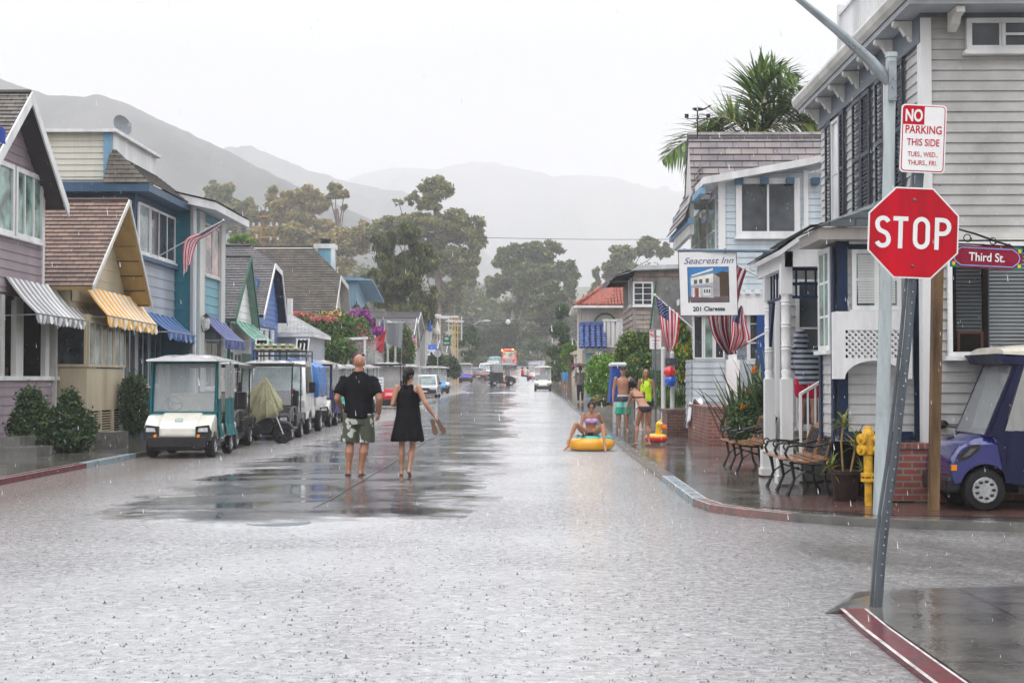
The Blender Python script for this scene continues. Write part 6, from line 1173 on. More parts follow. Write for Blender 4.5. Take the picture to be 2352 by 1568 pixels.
def cart(label, loc, rz=0, body=CREAMP, roof=ROOFW, frame=BLKP, seat=SEATM, shield=CLEAR, curtain=None, W=1.22, L=2.35, H=1.86, shield_frame=None, two_tone=None, basket=False, group='golf carts parked along the street', emblem=None, roofedge=None, trimc=None, rear='bag', wheels=.22, name='golf_cart', rib=True, rider=False, simple=False):
    t = thing(name, label, 'golf cart', (0, 0, 0), group); hw = W/2
    mb = MB(); pr = [(.06, .34), (.0, .42), (.02, .56), (.12, .7), (.42, .84), (.6, .88), (.62, .3), (.3, .26)]; a = hw-.27
    mb.prism([(-a, y, z) for y, z in pr], (2*a, 0, 0)); b = mb.build('cowl', body, t, bevel=.035)
    for sx in (-1, 1):
        mb = MB(); fp = [(-.02, .46), (.0, .56), (.1, .68), (.3, .8), (.62, .84), (.66, .6), (.6, .45)]+[(.38+.27*math.cos(math.radians(q)), .23+.27*math.sin(math.radians(q))) for q in (35, 60, 90, 120, 145)]
        mb.prism([(sx*(hw-.28), y, z) for y, z in fp], (sx*.27, 0, 0)); mb.build('fender', body if two_tone is None else two_tone, t, bevel=.03)
        mb = MB(); mb.prism([(sx*(hw-.3), -.045, z) for z in (.33, .6)]+[(sx*(hw-.05), -.03, .63), (sx*(hw-.0), -.02, .5), (sx*(hw-.02), -.035, .33)], (0, .1, 0)); hs = mb.build('headlight_housing', BLKP, t, bevel=.012)
        mb = MB(); mb.prism([(sx*(hw-.25), -.055, .5), (sx*(hw-.06), -.05, .5), (sx*(hw-.07), -.05, .58), (sx*(hw-.23), -.055, .57)], (0, .02, 0)); mb.build('headlight', LENS, hs)
        mb = MB(); mb.lathe((sx*(hw-.24), -.05, .42), [(.035, 0), (.03, .02), (.001, .025)], 12, 0, (0, -1, 0)); mb.build('indicator', AMB, hs)
    mb = MB(); mb.box(-hw+.1, -.07, .2, hw-.1, .08, .41); mb.box(-hw+.2, .05, .14, hw-.2, .5, .26); mb.build('bumper', BLKP, t, bevel=.02)
    mb = MB(); mb.box(-hw+.03, .55, .27, hw-.03, 1.3, .33); mb.box(-hw+.1, .3, .18, hw-.1, L-.15, .27); mb.build('floor', BLKP, t)
    mb = MB(); rp = [(1.1, .3), (1.1, .62), (1.75, .66), (L, .62), (L+.02, .4)]+[(1.82+.28*math.cos(math.radians(q)), .23+.28*math.sin(math.radians(q))) for q in (35, 60, 90, 120, 145)]
    mb.prism([(-hw+.02, y, z) for y, z in rp], (W-.04, 0, 0)); mb.build('rear_body', body, t, bevel=.03)
    mb = MB(); mb.box(-hw+.06, 1.1, .66, hw-.06, 1.62, .8); mb.build('seat', seat, t, bevel=.04); mb = MB(); mb.prism([(-hw+.07, 1.6, .82), (-hw+.07, 1.72, .82), (-hw+.07, 1.78, 1.2), (-hw+.07, 1.68, 1.22)], (W-.14, 0, 0)); mb.build('backrest', seat, t, bevel=.04)
    for (x, y, sx) in ((-hw+.09, .38, -1), (hw-.09, .38, 1), (-hw+.09, 1.82, -1), (hw-.09, 1.82, 1)): wheel(t, x, y, wheels, .18, sx)
    for sx in (-1, 1):
        x = sx*(hw-.05)
        for pl in ([(x, .5, .82), (x, .62, H-.16), (x, .66, H-.06)], [(x, 1.85, .64), (x, 1.9, H-.12), (x, 1.85, H-.06)]): mb = MB(); mb.tube(pl, .018, 6); mb.build('roof_strut', frame, t)
    # roof: shallow crowned shell with ribs
    x0, y0, y1 = hw+.03, .28, 2.1; rings = []
    for j in range(9):
        y = y0+(y1-y0)*j/8; e = math.sin(math.pi*min(1, max(0, (j+.6)/9.2)))**.35; ring = []
        for i in range(15):
            u = -1+2*i/14; z = H-.06+.1*e*(1-abs(u)**3.5)+(.02*math.cos(u*math.pi*4) if rib and 0 < i < 14 else 0)*e; ring.append((u*x0, y, z))
        rings.append(ring+[(x0, y, H-.09), (-x0, y, H-.09)])
    mb = MB(); mb.loft(rings, caps=True); rf = mb.build('roof', roof, t, smooth=True, angle=50)
    if roofedge: mb = MB(); mb.box(-x0-.01, y0-.02, H-.12, x0+.01, y0+.04, H-.04); mb.box(x0-.03, y0, H-.12, x0+.012, y1, H-.05); mb.box(-x0-.012, y0, H-.12, -x0+.03, y1, H-.05); mb.build('roof_trim', roofedge, rf)
    if shield:
        mb = MB(); z0, z1 = .86, H-.14; yy = lambda z: .49+.13*(z-.84)/.86; mb.prism([(-hw+.06, yy(z0), z0), (hw-.06, yy(z0), z0), (hw-.06, yy(z1), z1), (-hw+.06, yy(z1), z1)], (0, .005, 0)); ws = mb.build('windshield', shield, t)
        if shield_frame:
            mb = MB()
            for sx in (-1, 1): mb.bar((sx*(hw-.02), yy(.82)-.01, .8), (sx*(hw-.02), yy(z1)-.01, z1+.06), .1, .03)
            mb.bar((-hw, yy(.84)-.01, .82), (hw, yy(.84)-.01, .82), .02, .11); [mb.prism([(sx*(hw+.02), .5, .86), (sx*(hw+.02), .62, .86), (sx*(hw+.02), .7, .3), (sx*(hw+.02), .6, .3)], (-sx*.02, 0, 0)) for sx in (-1, 1)]; mb.bar((-hw, yy(z1)-.01, z1+.03), (hw, yy(z1)-.01, z1+.03), .02, .06); mb.build('shield_frame', shield_frame, ws)
    c = Vector((-.28, .82, 1.02)); ax = Vector((0, .75, .62)).normalized(); u, v = perp(ax); mb = MB(); mb.tube([c+u*.17*math.cos(a*math.pi/10)+v*.17*math.sin(a*math.pi/10) for a in range(21)], .014, 6, caps=False); mb.tube([c, c-ax*.4], .02, 6)
    for a in (0, 2.1, 4.2): mb.bar(c, c+u*.165*math.cos(a)+v*.165*math.sin(a), .02)
    mb.lathe(c-ax*.015, [(.05, 0), (.05, .02), (.001, .03)], 10, 0, ax); mb.build('steering_wheel', BLKP, t)
    if curtain:
        for sx in (-1, 1):
            x = sx*(hw+.01)
            for (a, b_) in ((1.1, 2.0), (.52, .78)):
                if a < 1 and rider: continue
                rings = [[(x+.012*math.sin(k*1.9+j)+(sx*.06 if j == 0 else 0)*(1), a+(b_-a)*k/8+(0 if a > 1 else (z-.86)*.06), z) for k in range(9)] for j, z in enumerate((.38, .62, 1.12))]
                mb = MB(); mb.loft(rings, closed=False); cu = mb.build('side_curtain', curtain, t, solid=.008); mb = MB(); mb.loft([[(x+.01*math.sin(k*1.9+j), a+(b_-a)*k/8, z) for k in range(9)] for j, z in enumerate((1.121, 1.4, H-.12))], closed=False); mb.build('curtain_window', CLEARF, cu, solid=.004)
        mb = MB(); mb.loft([[(hw*u, 2.02+.015*math.sin(u*9), z) for u in (-1, -.6, -.2, .2, .6, 1)] for z in (.5, .9, 1.2)], closed=False); mb.build('rear_curtain', curtain, t, solid=.008)
    if rear == 'rack': mb = MB(); [mb.tube([(sx*.4, L, .5), (sx*.4, L+.3, .5), (sx*.4, L+.3, 1.0), (sx*.4, L, 1.0)], .018, 6) for sx in (-1, 1)]; mb.tube([(-.4, L+.3, 1.0), (.4, L+.3, 1.0)], .018, 6); mb.build('rear_rack', BLKP, t)
    if emblem: mb = MB(); mb.bar((-.07, .1, .7), (.07, .1, .7), .012); mb.bar((-.07, .16, .745), (.07, .16, .745), .012); mb.bar((-.07, .1, .7), (-.07, .16, .745), .012); mb.bar((.07, .1, .7), (.07, .13, .72), .012); mb.build('emblem', emblem, b)
    place(t, loc, rz); return t
def gp(px, Y, dz=0): return (fy(px, Y), Y, gz(Y)-.01+dz)
TEALC = pm('teal_canvas', (.005, .11, .125), .4, .25, 5, streak=True); BLUEC = pm('dark_blue_canvas', (.02, .03, .13), .4, .3, 5, streak=True); NAVYC = pm('navy_cart_canvas', (.012, .014, .045), .35, .3, 5, streak=True); BLKC = pm('black_canvas', (.012, .012, .014), .45, .3, 5)
cart('nearest golf cart at left, cream with teal canvas frame and fogged windscreen', (-6.74, 26.9, 0), .0, CREAMP, ROOFW, TEALC, SEATM, CLEAR, TEALC, W=1.3, H=1.93, shield_frame=TEALC, emblem=paint('faint_blue', (.3, .5, .6)))
c2 = cart('black golf cart with bare black bucket seats right behind the teal framed cart', (-6.98, 30.2, 0), 0, BLKP, ROOFW, BLKP, SEATB, None, None, W=1.24, H=1.86, roofedge=BLKP)
cart('black trimmed golf cart with a lumpy wet white roof behind the tarp-covered scooter', (-6.52, 34.2, 0), 0, BLKP, ROOFW, BLKP, SEATB, CLEAR, None, W=1.34, H=1.92, roofedge=BLKP, rear='rack')
cart('golf cart with dark blue canvas curtains behind the white cab-over truck', (-6.72, 42.4, gz(42)), 0, CREAMP, ROOFW, BLUEC, SEATM, CLEAR, BLUEC, W=1.28, H=1.98, shield_frame=BLUEC)
cart('teal bodied golf cart with white roof half hidden by the bald man', (-6.7, 46, gz(46)), 0, paint('teal', (.02, .28, .26)), ROOFW, OFFW, SEATM, CLEAR, None, W=1.24)
cart('orange golf cart with white roof just past the bald man', (-6.6, 50, gz(50)), 0, paint('orange', (.6, .09, .02)), ROOFW, BLKP, SEATB, CLEAR, None, W=1.24)
cart('white golf cart with a white roof between the orange and red carts', (-6.7, 54.5, gz(54)), 0, paint('white', (.7, .7, .7)), ROOFW, OFFW, SEATM, CLEAR, None, W=1.24)
r = cart('red golf cart with black trimmed roof and white notice board between the walking couple', (fy(886, 60), 60, gz(60)), 0, paint('red', (.5, .01, .02)), ROOFW, BLKP, SEATB, CLEARF, None, W=1.24, H=1.95, roofedge=BLKP)
mb = MB(); s_ = F/60; o = r.location; a, b = atY(866, 898, 59.9)-o, atY(881, 866, 59.9)-o; mb.box(a.x, a.y, a.z, b.x, b.y+.02, b.z); nb = mb.build('notice_board', SIGNW, None); nb.parent = r
for i in range(4): mb = MB(); z = b.z-.1-i*.13; mb.box(a.x+.04, a.y-.006, z-.03, b.x-.04, a.y-.001, z+.01); k = mb.build('notice_print', pm('faded_print', (.5, .25, .28) if i % 2 else (.3, .35, .5), .5), None); k.parent = nb
cart('white roofed golf cart seen over the dark haired woman', (fy(932, 70), 70, gz(70)), 0, CREAMP, ROOFW, OFFW, SEATM, CLEARF, None, W=1.24)
cart('white golf cart with tall roof behind the silver hatchback', (-6.6, 90.5, gz(90)), 0, CREAMP, ROOFW, OFFW, SEATM, CLEAR, None, W=1.24)
cart('cream golf cart with a bright blue nose panel beside the silver hatchback', gp(1014, 98), .35, paint('sky', (.03, .3, .65)), ROOFW, BLKP, SEATM, CLEAR, None, W=1.26, two_tone=CREAMP)
cart('purple golf cart alone further up the left kerb', gp(1069, 136), 0, paint('purple', (.06, .03, .35)), ROOFW, OFFW, SEATM, CLEAR, None, W=1.24)
cart('cream golf cart with black fenders parked by the right kerb up the street', gp(1247, 104), 0, CREAMP, ROOFW, OFFW, SEATB, CLEAR, None, W=1.26)
cart('black golf cart with black curtains crossing the street with passengers', gp(1180, 124), math.pi/2+.25, BLKP, pm('dark_wet_roof', (.08, .08, .09), .2, coat=.6), BLKP, SEATB, CLEAR, BLKC, W=1.26, group='golf carts out on the road', rider=True)
cart('white golf cart with a blue board on its roof beyond the black cart', gp(1226, 146), 0, CREAMP, ROOFW, OFFW, SEATM, CLEAR, None, W=1.24)
mb = MB(); p = Vector(gp(1226, 146)); mb.ell(p+Vector((0, 1.1, 2.0)), (.85, .9, .06), 16); tag(mb.build('surfboard', paint('board_blue', (.02, .25, .6)), None, smooth=True, origin=p+Vector((0, 1.1, 2.0))), 'blue surfboard lying on the roof of a white cart', 'surfboard')
# big side-on cart at the right edge
PUR = pm('purple_blue_metallic', (.009, .012, .14), .18, .06, 3, 30, .01, coat=1, spec=.5)
def side_cart():
    t = thing('golf_cart', 'shiny purple-blue golf cart with navy curtains seen side-on at the right edge', 'golf cart', (0, 0, 0), 'golf carts parked along the street'); W = 1.24; hw = W/2; H = 1.98
    def arch(cy, cz, r, a0, a1, n=9): return [(cy+r*math.cos(math.radians(a0+(a1-a0)*i/n)), cz+r*math.sin(math.radians(a0+(a1-a0)*i/n))) for i in range(n+1)]
    pr = [(-.1, .34), (-.14, .5), (-.11, .66), (-.0, .82), (.18, .92), (.36, .94), (.55, .9), (.72, .7), (.76, .35)]+arch(.28, .27, .31, 15, 165)
    mb = MB(); L = []
    for x, k in ((-hw, .82), (-hw+.06, .95), (-hw+.18, 1), (hw-.18, 1), (hw-.06, .95), (hw, .82)): L.append([(x, .25+(y-.25)*(.97+.03*k), .3+(z-.3)*k if z > .6 else z) for y, z in pr])
    mb.loft(L, caps=True); mb.build('front_body', PUR, t, smooth=True, angle=35)
    mb = MB(); mb.box(-hw+.05, -.18, .22, hw-.05, .0, .42); mb.build('bumper', BLKP, t, bevel=.05)
    for sx in (-1, 1):
        mb = MB(); mb.prism([(sx*(hw+.008), y, z) for y, z in ((-.07, .6), (.06, .63), (.2, .74), (.22, .82), (.1, .81), (-.02, .72))], (-sx*.04, 0, 0)); hs = mb.build('headlight_housing', BLKP, t); mb = MB(); mb.prism([(sx*(hw+.014), y, z) for y, z in ((.0, .66), (.08, .68), (.17, .77), (.1, .77))], (-sx*.01, 0, 0)); mb.build('headlight', pm('dark_lens', (.1, .1, .11), .1, coat=1), hs); mb = MB(); mb.box(sx*(hw-.02), -.135, .5, sx*(hw+.01), -.07, .57); mb.build('indicator', AMB, t)
        for cy in (.28, 1.95): wheel(t, sx*(hw-.1), cy, .26, .2, sx, 9)
    mb = MB(); mb.box(-hw+.05, .7, .22, hw-.05, 2.3, .3); mb.prism([(-hw+.03, y, z) for y, z in [(1.3, .3), (1.35, .75), (2.3, .8), (2.42, .5)]+arch(1.95, .27, .31, 30, 150)], (W-.06, 0, 0)); mb.build('floor', BLKP, t)
    mb = MB(); mb.box(-hw+.06, 1.3, .78, hw-.06, 1.8, .92); mb.prism([(-hw+.06, 1.78, .92), (-hw+.06, 1.92, .92), (-hw+.06, 2.0, 1.35), (-hw+.06, 1.9, 1.35)], (W-.12, 0, 0)); mb.build('seat', SEATB, t, bevel=.04)
    for sx in (-1, 1):
        x = sx*(hw-.03)
        for a, b, w_ in (((x, .3, .92), (x, .72, H-.08), .05), ((x, 2.1, .8), (x, 2.15, H-.08), .04), ((x, .86, .9), (x, .86, H-.1), .03)): mb = MB(); mb.bar(a, b, w_); mb.build('roof_strut', NAVYC, t)
    mb = MB(); mb.prism([(-hw+.04, .28, .94), (hw-.04, .28, .94), (hw-.04, .68, H-.12), (-hw+.04, .68, H-.12)], (0, .006, .0)); mb.build('windshield', CLEAR, t)
    for sx in (-1, 1):
        x = sx*(hw+.012)
        def panel(pts, m, n, th=.01): mb = MB(); mb.prism([(x, y, z) for y, z in pts], (sx*th, 0, 0)); return mb.build(n, m, t)
        panel([(.33, .93), (.42, .9), (.52, .35), (.98, .3), (.98, .98), (.5, .98), (.74, H-.2), (.98, H-.2), (.98, H-.12), (.7, H-.12)], NAVYC, 'side_curtain'); panel([(.9, .98), (.98, .98), (.98, H-.2), (.9, H-.2)], NAVYC, 'side_curtain', .011); panel([(.52, .985), (.9, .985), (.9, H-.205), (.76, H-.205)], CLEARF, 'curtain_window', .006); panel([(1.9, .6), (2.25, .6), (2.2, H-.12), (1.9, H-.12)], NAVYC, 'side_curtain')
    x0, y0, y1 = hw+.04, .5, 2.6; rings = []
    for j in range(9):
        y = y0+(y1-y0)*j/8; e = math.sin(math.pi*min(1, (j+.5)/9))**.4; rings.append([((-1+2*i/14)*x0, y, H-.02+.11*e*(1-abs(-1+2*i/14)**4)) for i in range(15)]+[(x0, y, H-.08), (-x0, y, H-.08)])
    mb = MB(); mb.loft(rings, caps=True); mb.build('roof', pm('cream_wet_roof', (.72, .68, .58), .2, .08, 4, coat=.5), t, smooth=True, angle=50); mb = MB(); mb.prism([(-x0, y, z) for y, z in ((.42, H-.05), (.5, H-.17), (.85, H-.2), (.95, H-.08))], (2*x0, 0, 0)); mb.box(-x0+.01, .9, H-.16, x0-.01, 2.3, H-.09); mb.build('roof_valance', NAVYC, t)
    mb = MB(); mb.tube([(.3, .7, .9), (.3, 1.0, 1.2)], .02, 6); mb.lathe((.3, 1.0, 1.2), [(.17, -.02), (.19, 0), (.17, .02)], 18, 0, (0, .8, .6)); mb.build('steering_wheel', BLKP, t); mb = MB(); mb.ell((-hw-.12, .15, 1.02), (.03, .08, .06), 10); mb.bar((-hw, .3, .98), (-hw-.1, .18, 1.0), .02); mb.build('mirror', BLKP, t); return t
sc_ = side_cart(); place(sc_, (4.62, 15.75, .075), math.pi/2+math.pi)
sc_.rotation_euler = (0, 0, -math.pi/2); sc_.location = (4.63, 15.98, .075); sc_.scale = (.88, .88, .88)

# ---- cars
def car(label, loc, col, L=3.9, W=1.62, H=1.38, kind='hatch', rz=0, group='cars parked up the street', name='parked_car'):
    t = thing(name, label, 'car', (0, 0, 0), group); hw = W/2; hood = {'hatch': .85, 'suv': .95, 'van': .25, 'pickup': 1.0}[kind]; belt = H*.56; wr = .31 if kind != 'suv' else .36; zc = .22
    cabend = {'hatch': L-.12, 'suv': L-.05, 'van': L-.05, 'pickup': L*.58}[kind]
    def arch(cy): return [(cy+(wr+.06)*math.cos(math.radians(q)), wr+(wr+.06)*math.sin(math.radians(q))) for q in (-15, 20, 50, 90, 130, 160, 195)][::1]
    y1, y2 = .72 if kind != 'van' else .8, L-.75
    lowr = [(L, belt), (L+.02, .45), (L-.08, zc)]+[p for p in arch(y2)]+[p for p in arch(y1)]+[(.05, zc), (-.03, .42), (.0, belt-.14), (.1, belt-.06), (hood, belt+.02)]
    mb = MB(); mb.loft([[(x, y, .3+(z-.3)*k if z > .5 else z) for y, z in lowr] for x, k in ((-hw, .93), (-hw+.05, 1), (hw-.05, 1), (hw, .93))], caps=True); body = mb.build('body', col, t, smooth=True, angle=30)
    cb = [(hood-.05, belt), (hood+(.62 if kind != 'van' else .35), H-.06), (hood+(.85 if kind != 'van' else .55), H), (cabend-(.3 if kind == 'hatch' else .12), H-.01), (cabend, belt)]
    mb = MB(); mb.loft([[(x*(1 if z < belt+.05 else .84), y, z) for y, z in cb] for x in (-hw+.03, hw-.03)], caps=True); mb.build('cabin', col, t, bevel=.04)
    def q(pts, nm, m=GLASS): g = MB(); g.face(pts); return g.build(nm, m, t, solid=.01)
    a = Vector((0, cb[0][0], cb[0][1])); b = Vector((0, cb[1][0], cb[1][1])); n_ = Vector((0, -(b.z-a.z), b.y-a.y)).normalized()*.014
    A, B = a.lerp(b, .06)+n_, a.lerp(b, .93)+n_; q([A+Xv*(-hw+.12), A+Xv*(hw-.12), B+Xv*(hw*.84-.1), B+Xv*(-hw*.84+.1)], 'windscreen', GLASSW)
    for sx in (-1, 1):
        f = lambda y, z: Vector((sx*((hw-.03)*(1-.16*(z-belt)/(H-belt))+.012), y, z)); yb = lambda k: hood+.08+(.62 if kind != 'van' else .35)*k
        m = (yb(1)+cabend-.2)/2; q([f(yb(.05)+.05, belt+.05), f(m-.03, belt+.05), f(m-.03, H-.1), f(yb(.9)+.05, H-.1)], 'side_window'); q([f(m+.05, belt+.05), f(cabend-.14, belt+.05), f(cabend-.38, H-.1), f(m+.05, H-.1)], 'side_window')
        mb = MB(); mb.prism([(sx*(hw-.42), -.02, belt-.3), (sx*(hw-.06), .03, belt-.3), (sx*(hw-.07), .06, belt-.17), (sx*(hw-.4), .0, belt-.17)], (0, .04, 0)); mb.build('headlight', LENS, t); mb = MB(); mb.ell((sx*(hw+.09), hood+.3, belt+.1), (.09, .05, .07), 10); mb.build('mirror', BLKP, t)
        for cy in (y1, y2): wheel(t, sx*(hw-.1), cy, wr, .19, sx, 7)
    mb = MB(); mb.box(-hw+.06, -.07, .26, hw-.06, .1, .5); mb.box(-hw+.1, L-.06, .3, hw-.1, L+.06, .5); mb.build('bumper', BLKP, t, bevel=.03); mb = MB(); mb.box(-hw+.44, -.03, belt-.3, hw-.44, .03, belt-.18); mb.build('grille', BLKP, t)
    mb = MB(); mb.box(-.24, -.085, .34, .24, -.07, .44); mb.build('number_plate', OFFW, t)
    if kind == 'suv': mb = MB(); [mb.bar((sx*.55, hood+1.2, H+.05), (sx*.55, cabend-.4, H+.05), .04) for sx in (-1, 1)]; [mb.bar((-.6, y, H+.06), (.6, y, H+.06), .03) for y in (hood+1.4, cabend-.7)]; mb.build('roof_rails', BLKP, t)
    place(t, loc, rz); return t
GLASSW = glassm('windscreen_glass', (.13, .17, .17), .06, .5, 2.0)
car('silver hatchback parked facing down the street before the blue-nosed cart', gp(972, 82), paint('silver', (.5, .53, .56)), 3.8, 1.62, 1.36)
car('faded red car with dark grille far up the left kerb', gp(1098, 150), paint('faded_red', (.3, .05, .05)), 4.2, 1.7, 1.35, 'pickup')
car('white off-roader with dark front behind the faded red car', gp(1115, 160), paint('white2', (.65, .66, .68)), 4.2, 1.7, 1.75, 'suv')
car('pale silver off-roader second in the far left line', gp(1124, 170), paint('silver2', (.45, .5, .55)), 4.3, 1.75, 1.8, 'suv')
car('white wagon with roof rails third in the far left line', gp(1131, 180), paint('white3', (.62, .65, .66)), 4.3, 1.75, 1.85, 'suv')
car('turquoise van at the far end of the left line', gp(1136, 194), paint('turquoise', (.02, .38, .36)), 4.6, 1.8, 2.2, 'van')
car('red off-roader with white roof far up on the right', gp(1229, 176), paint('red2', (.4, .03, .04)), 4.3, 1.75, 1.8, 'suv')
car('dark green wagon near the far end on the right', gp(1240, 192), paint('green', (.03, .1, .07)), 4.3, 1.75, 1.7, 'suv')
# ---- white cab-over truck with roof rack and blue tarpaulin
def truck():
    t = thing('mini_truck', 'white cab-over mini truck with blue tarpaulin over its bed behind the scooter', 'truck', (0, 0, 0)); hw = .78; WH = paint('truck_white', (.72, .72, .71))
    pr = [(-.02, .42), (-.04, .7), (-.0, 1.02), (.32, 1.86), (.45, 1.95), (1.35, 1.98), (1.5, 1.9), (1.55, .5), (1.1, .45)]+[(.78+.36*math.cos(math.radians(q)), .32+.36*math.sin(math.radians(q))) for q in (20, 50, 90, 130, 160)]
    mb = MB(); mb.loft([[(x*(1-(max(0, z-1.02)*k)), y, z) for y, z in pr] for x, k in ((-hw, .13), (-hw+.05, .11), (hw-.05, .11), (hw, .13))], caps=True); mb.build('cab', WH, t, bevel=.03, smooth=True, angle=35)
    mb = MB(); mb.face([(-hw+.09, -.012, 1.05), (hw-.09, -.012, 1.05), (hw-.17, .285, 1.82), (-hw+.17, .285, 1.82)]); ws = mb.build('windscreen', GLASSW, t, solid=.012); mb = MB(); mb.box(.38, -.035, 1.1, .5, -.02, 1.22); mb.build('sticker', REDL, ws)
    for sx in (-1, 1):
        f = lambda y, z: Vector((sx*(hw+.006)*(1-max(0, z-1.02)*.13), y, z)); mb = MB(); mb.face([f(.16, 1.1), f(1.2, 1.1), f(1.2, 1.8), f(.42, 1.8)]); mb.build('side_window', GLASS, t, solid=.012)
        mb = MB(); mb.box(sx*(hw-.36), -.06, .74, sx*(hw-.04), -.0, .92); hl = mb.build('headlight', LENS, t, bevel=.01); mb = MB(); mb.box(sx*(hw-.2), -.075, .5, sx*(hw-.02), -.03, .58); mb.build('indicator', AMB, hl)
        mb = MB(); mb.box(sx*(hw+.07), .0, 1.12, sx*(hw+.24), .05, 1.4); mb.bar((sx*hw, .1, 1.1), (sx*(hw+.12), .03, 1.2), .02); mb.build('mirror', BLKP, t, bevel=.015)
        for cy in (.78, 2.75): wheel(t, sx*(hw-.1), cy, .3, .18, sx)
    mb = MB(); mb.box(-hw+.0, -.09, .42, hw, -.02, .6); mb.box(-hw+.05, -.05, .3, hw-.05, .1, .42); mb.build('bumper', BLKP, t, bevel=.02); mb = MB(); mb.box(-hw+.4, -.055, .76, hw-.4, -.03, .9); mb.build('grille', BLKP, t)
    mb = MB(); mb.box(-hw, 1.62, .68, hw, 3.5, .74)
    for sx in (-1, 1): mb.box(sx*hw-.02, 1.62, .74, sx*hw+.02, 3.5, 1.02)
    for z in (.78, .88, .98): mb.box(-hw-.03, 1.62, z-.02, -hw+.0, 3.5, z+.02); mb.box(hw, 1.62, z-.02, hw+.03, 3.5, z+.02)
    mb.box(-hw, 3.46, .74, hw, 3.5, 1.02); mb.box(-hw+.15, 1.5, .4, hw-.15, 3.4, .68, 0); mb.build('bed', WH, t)
    rings = []
    for j, y in enumerate((1.6, 1.9, 2.3, 2.7, 3.1, 3.5)): rings.append([((hw+.05)*x, y+.02*math.sin(x*7), z+.03*math.sin(j*2.3+x*4)) for x, z in ((-1, 1.0), (-1, 1.4), (-.92, 1.8), (-.6, 1.96), (0, 2.02), (.6, 1.96), (.92, 1.8), (1, 1.4), (1.0, 1.0))])
    mb = MB(); mb.loft(rings, closed=False); mb.face(rings[0]); mb.build('tarpaulin', pm('blue_tarpaulin', (.02, .11, .38), .3, .35, 6, stain=(.1, .25, .5)), t, smooth=True, solid=.01)
    mb = MB()
    for a, b in (((-.7, .5), (.7, .5)), ((-.7, 1.5), (.7, 1.5)), ((-.7, .5), (-.7, 1.5)), ((.7, .5), (.7, 1.5))):
        for z in (2.1, 2.22): mb.bar((a[0], a[1], z), (b[0], b[1], z), .03)
    for x, y in ((-.7, .5), (.7, .5), (-.7, 1.5), (.7, 1.5), (0, .5), (0, 1.5)): mb.bar((x, y, 1.92), (x, y, 2.22), .03)
    mb.build('roof_rack', BLKP, t); return t
tr = place(truck(), (-6.72, 37.2, gz(37)-.01), 0)
def cheq(n, c1, c2, sc=9):
    m, n_, b, o = base(n); tc = N('ShaderNodeTexCoord', n_); t = N('ShaderNodeTexChecker', n_); n_.links.new(tc.outputs['Object'], t.inputs[0]); t.inputs['Scale'].default_value = sc; t.inputs[1].default_value = (*c1, 1); t.inputs[2].default_value = (*c2, 1); n_.links.new(t.outputs[0], b.inputs['Base Color']); b.inputs['Roughness'].default_value = .7; return m
CU = cheq('checked_cushion_cloth', (.6, .52, .3), (.12, .2, .16))
for (x, z, w_, lab) in ((-.1, 2.27, .62, 'bottom checked cushion on the truck roof rack'), (-.22, 2.36, .5, 'upper checked cushion on the truck roof rack')):
    p = Vector((-6.72+x, 37.2, z+gz(37))); mb = MB(); mb.box(p.x-w_, p.y+.6, p.z-.04, p.x+w_, p.y+1.3, p.z+.04); tag(mb.build('cushion', CU, None, bevel=.03, origin=p), lab, 'cushion', 'checked cushions on the rack')
for sx in (-1, 1):
    p = Vector((-6.72+sx*.55, 37.9, 2.2+gz(37))); t = thing('folding_chair', 'folded black and white chair at the '+('left' if sx < 0 else 'right')+' end of the truck roof rack', 'chair', p, 'folded chairs on the rack'); mb = MB()
    for k in (-.16, -.05, .05, .16): mb.bar(p+Vector((k, 0, 0)), p+Vector((k+.02, .1, .34)), .03)
    mb.bar(p+Vector((-.18, .1, .34)), p+Vector((.2, .1, .34)), .03); mb.build('frame', WHITE, t); mb = MB(); mb.box(p.x-.12, p.y+.05, p.z+.05, p.x+.14, p.y+.08, p.z+.3); mb.build('seat_cloth', BLKC, t)
# ---- tarp-covered scooter
t = thing('scooter', 'motor scooter under a khaki tarp with its front wheel showing', 'scooter', (-6.1, 33, 0)); Y = 33; p = atY(648, 996, Y); R = .235; ax = Vector((.45, -.9, 0)).normalized(); c = Vector((p.x, Y, R-.01)); u = Vector((.9, .45, 0)).normalized()
mb = MB(); mb.lathe(c-ax*.05, [(R*.72, 0), (R*.95, .01), (R, .03), (R, .07), (R*.95, .09), (R*.72, .1), (R*.7, .05), (R*.72, 0)], 26, 0, ax); ty = mb.build('tyre', TYRE, t, smooth=True); mb = MB()
for i in range(7): a = i*2*math.pi/7; mb.bar(c, c+(u*math.cos(a)+Zv*math.sin(a))*R*.72, .018)
mb.lathe(c-ax*.02, [(.06, 0), (.06, .04)], 12, 0, ax); mb.lathe(c-ax*.03, [(R*.72, 0), (R*.72, .06), (R*.66, .06), (R*.66, 0)], 20, 0, ax); mb.build('rim', pm('dark_alloy', (.08, .08, .09), .3, metal=.6), ty)
mb = MB(); mb.tube([c+ax*.07+Zv*.0, c+ax*.06-u*.16+Zv*.4], .024, 8); mb.build('fork', CHR, t); mb = MB(); mb.tube([c+u*.24+Zv*.12, c+u*.12+Zv*.24, c-u*.05+Zv*.28, c-u*.2+Zv*.2], .05, 8); mb.build('mudguard', BLKP, t); mb = MB(); mb.prism([c-u*.15+Zv*.25, c-u*.3+Zv*.0, c-u*.9+Zv*.0, c-u*1.0+Zv*.35, c-u*.3+Zv*.45], -ax*.25); mb.build('body', BLKP, t, bevel=.03); wheel_c = c-u*1.05; mb = MB(); mb.lathe(wheel_c-ax*.05, [(R*.6, 0), (R, .02), (R, .08), (R*.6, .1)], 20, 0, ax); mb.build('tyre', TYRE, t)
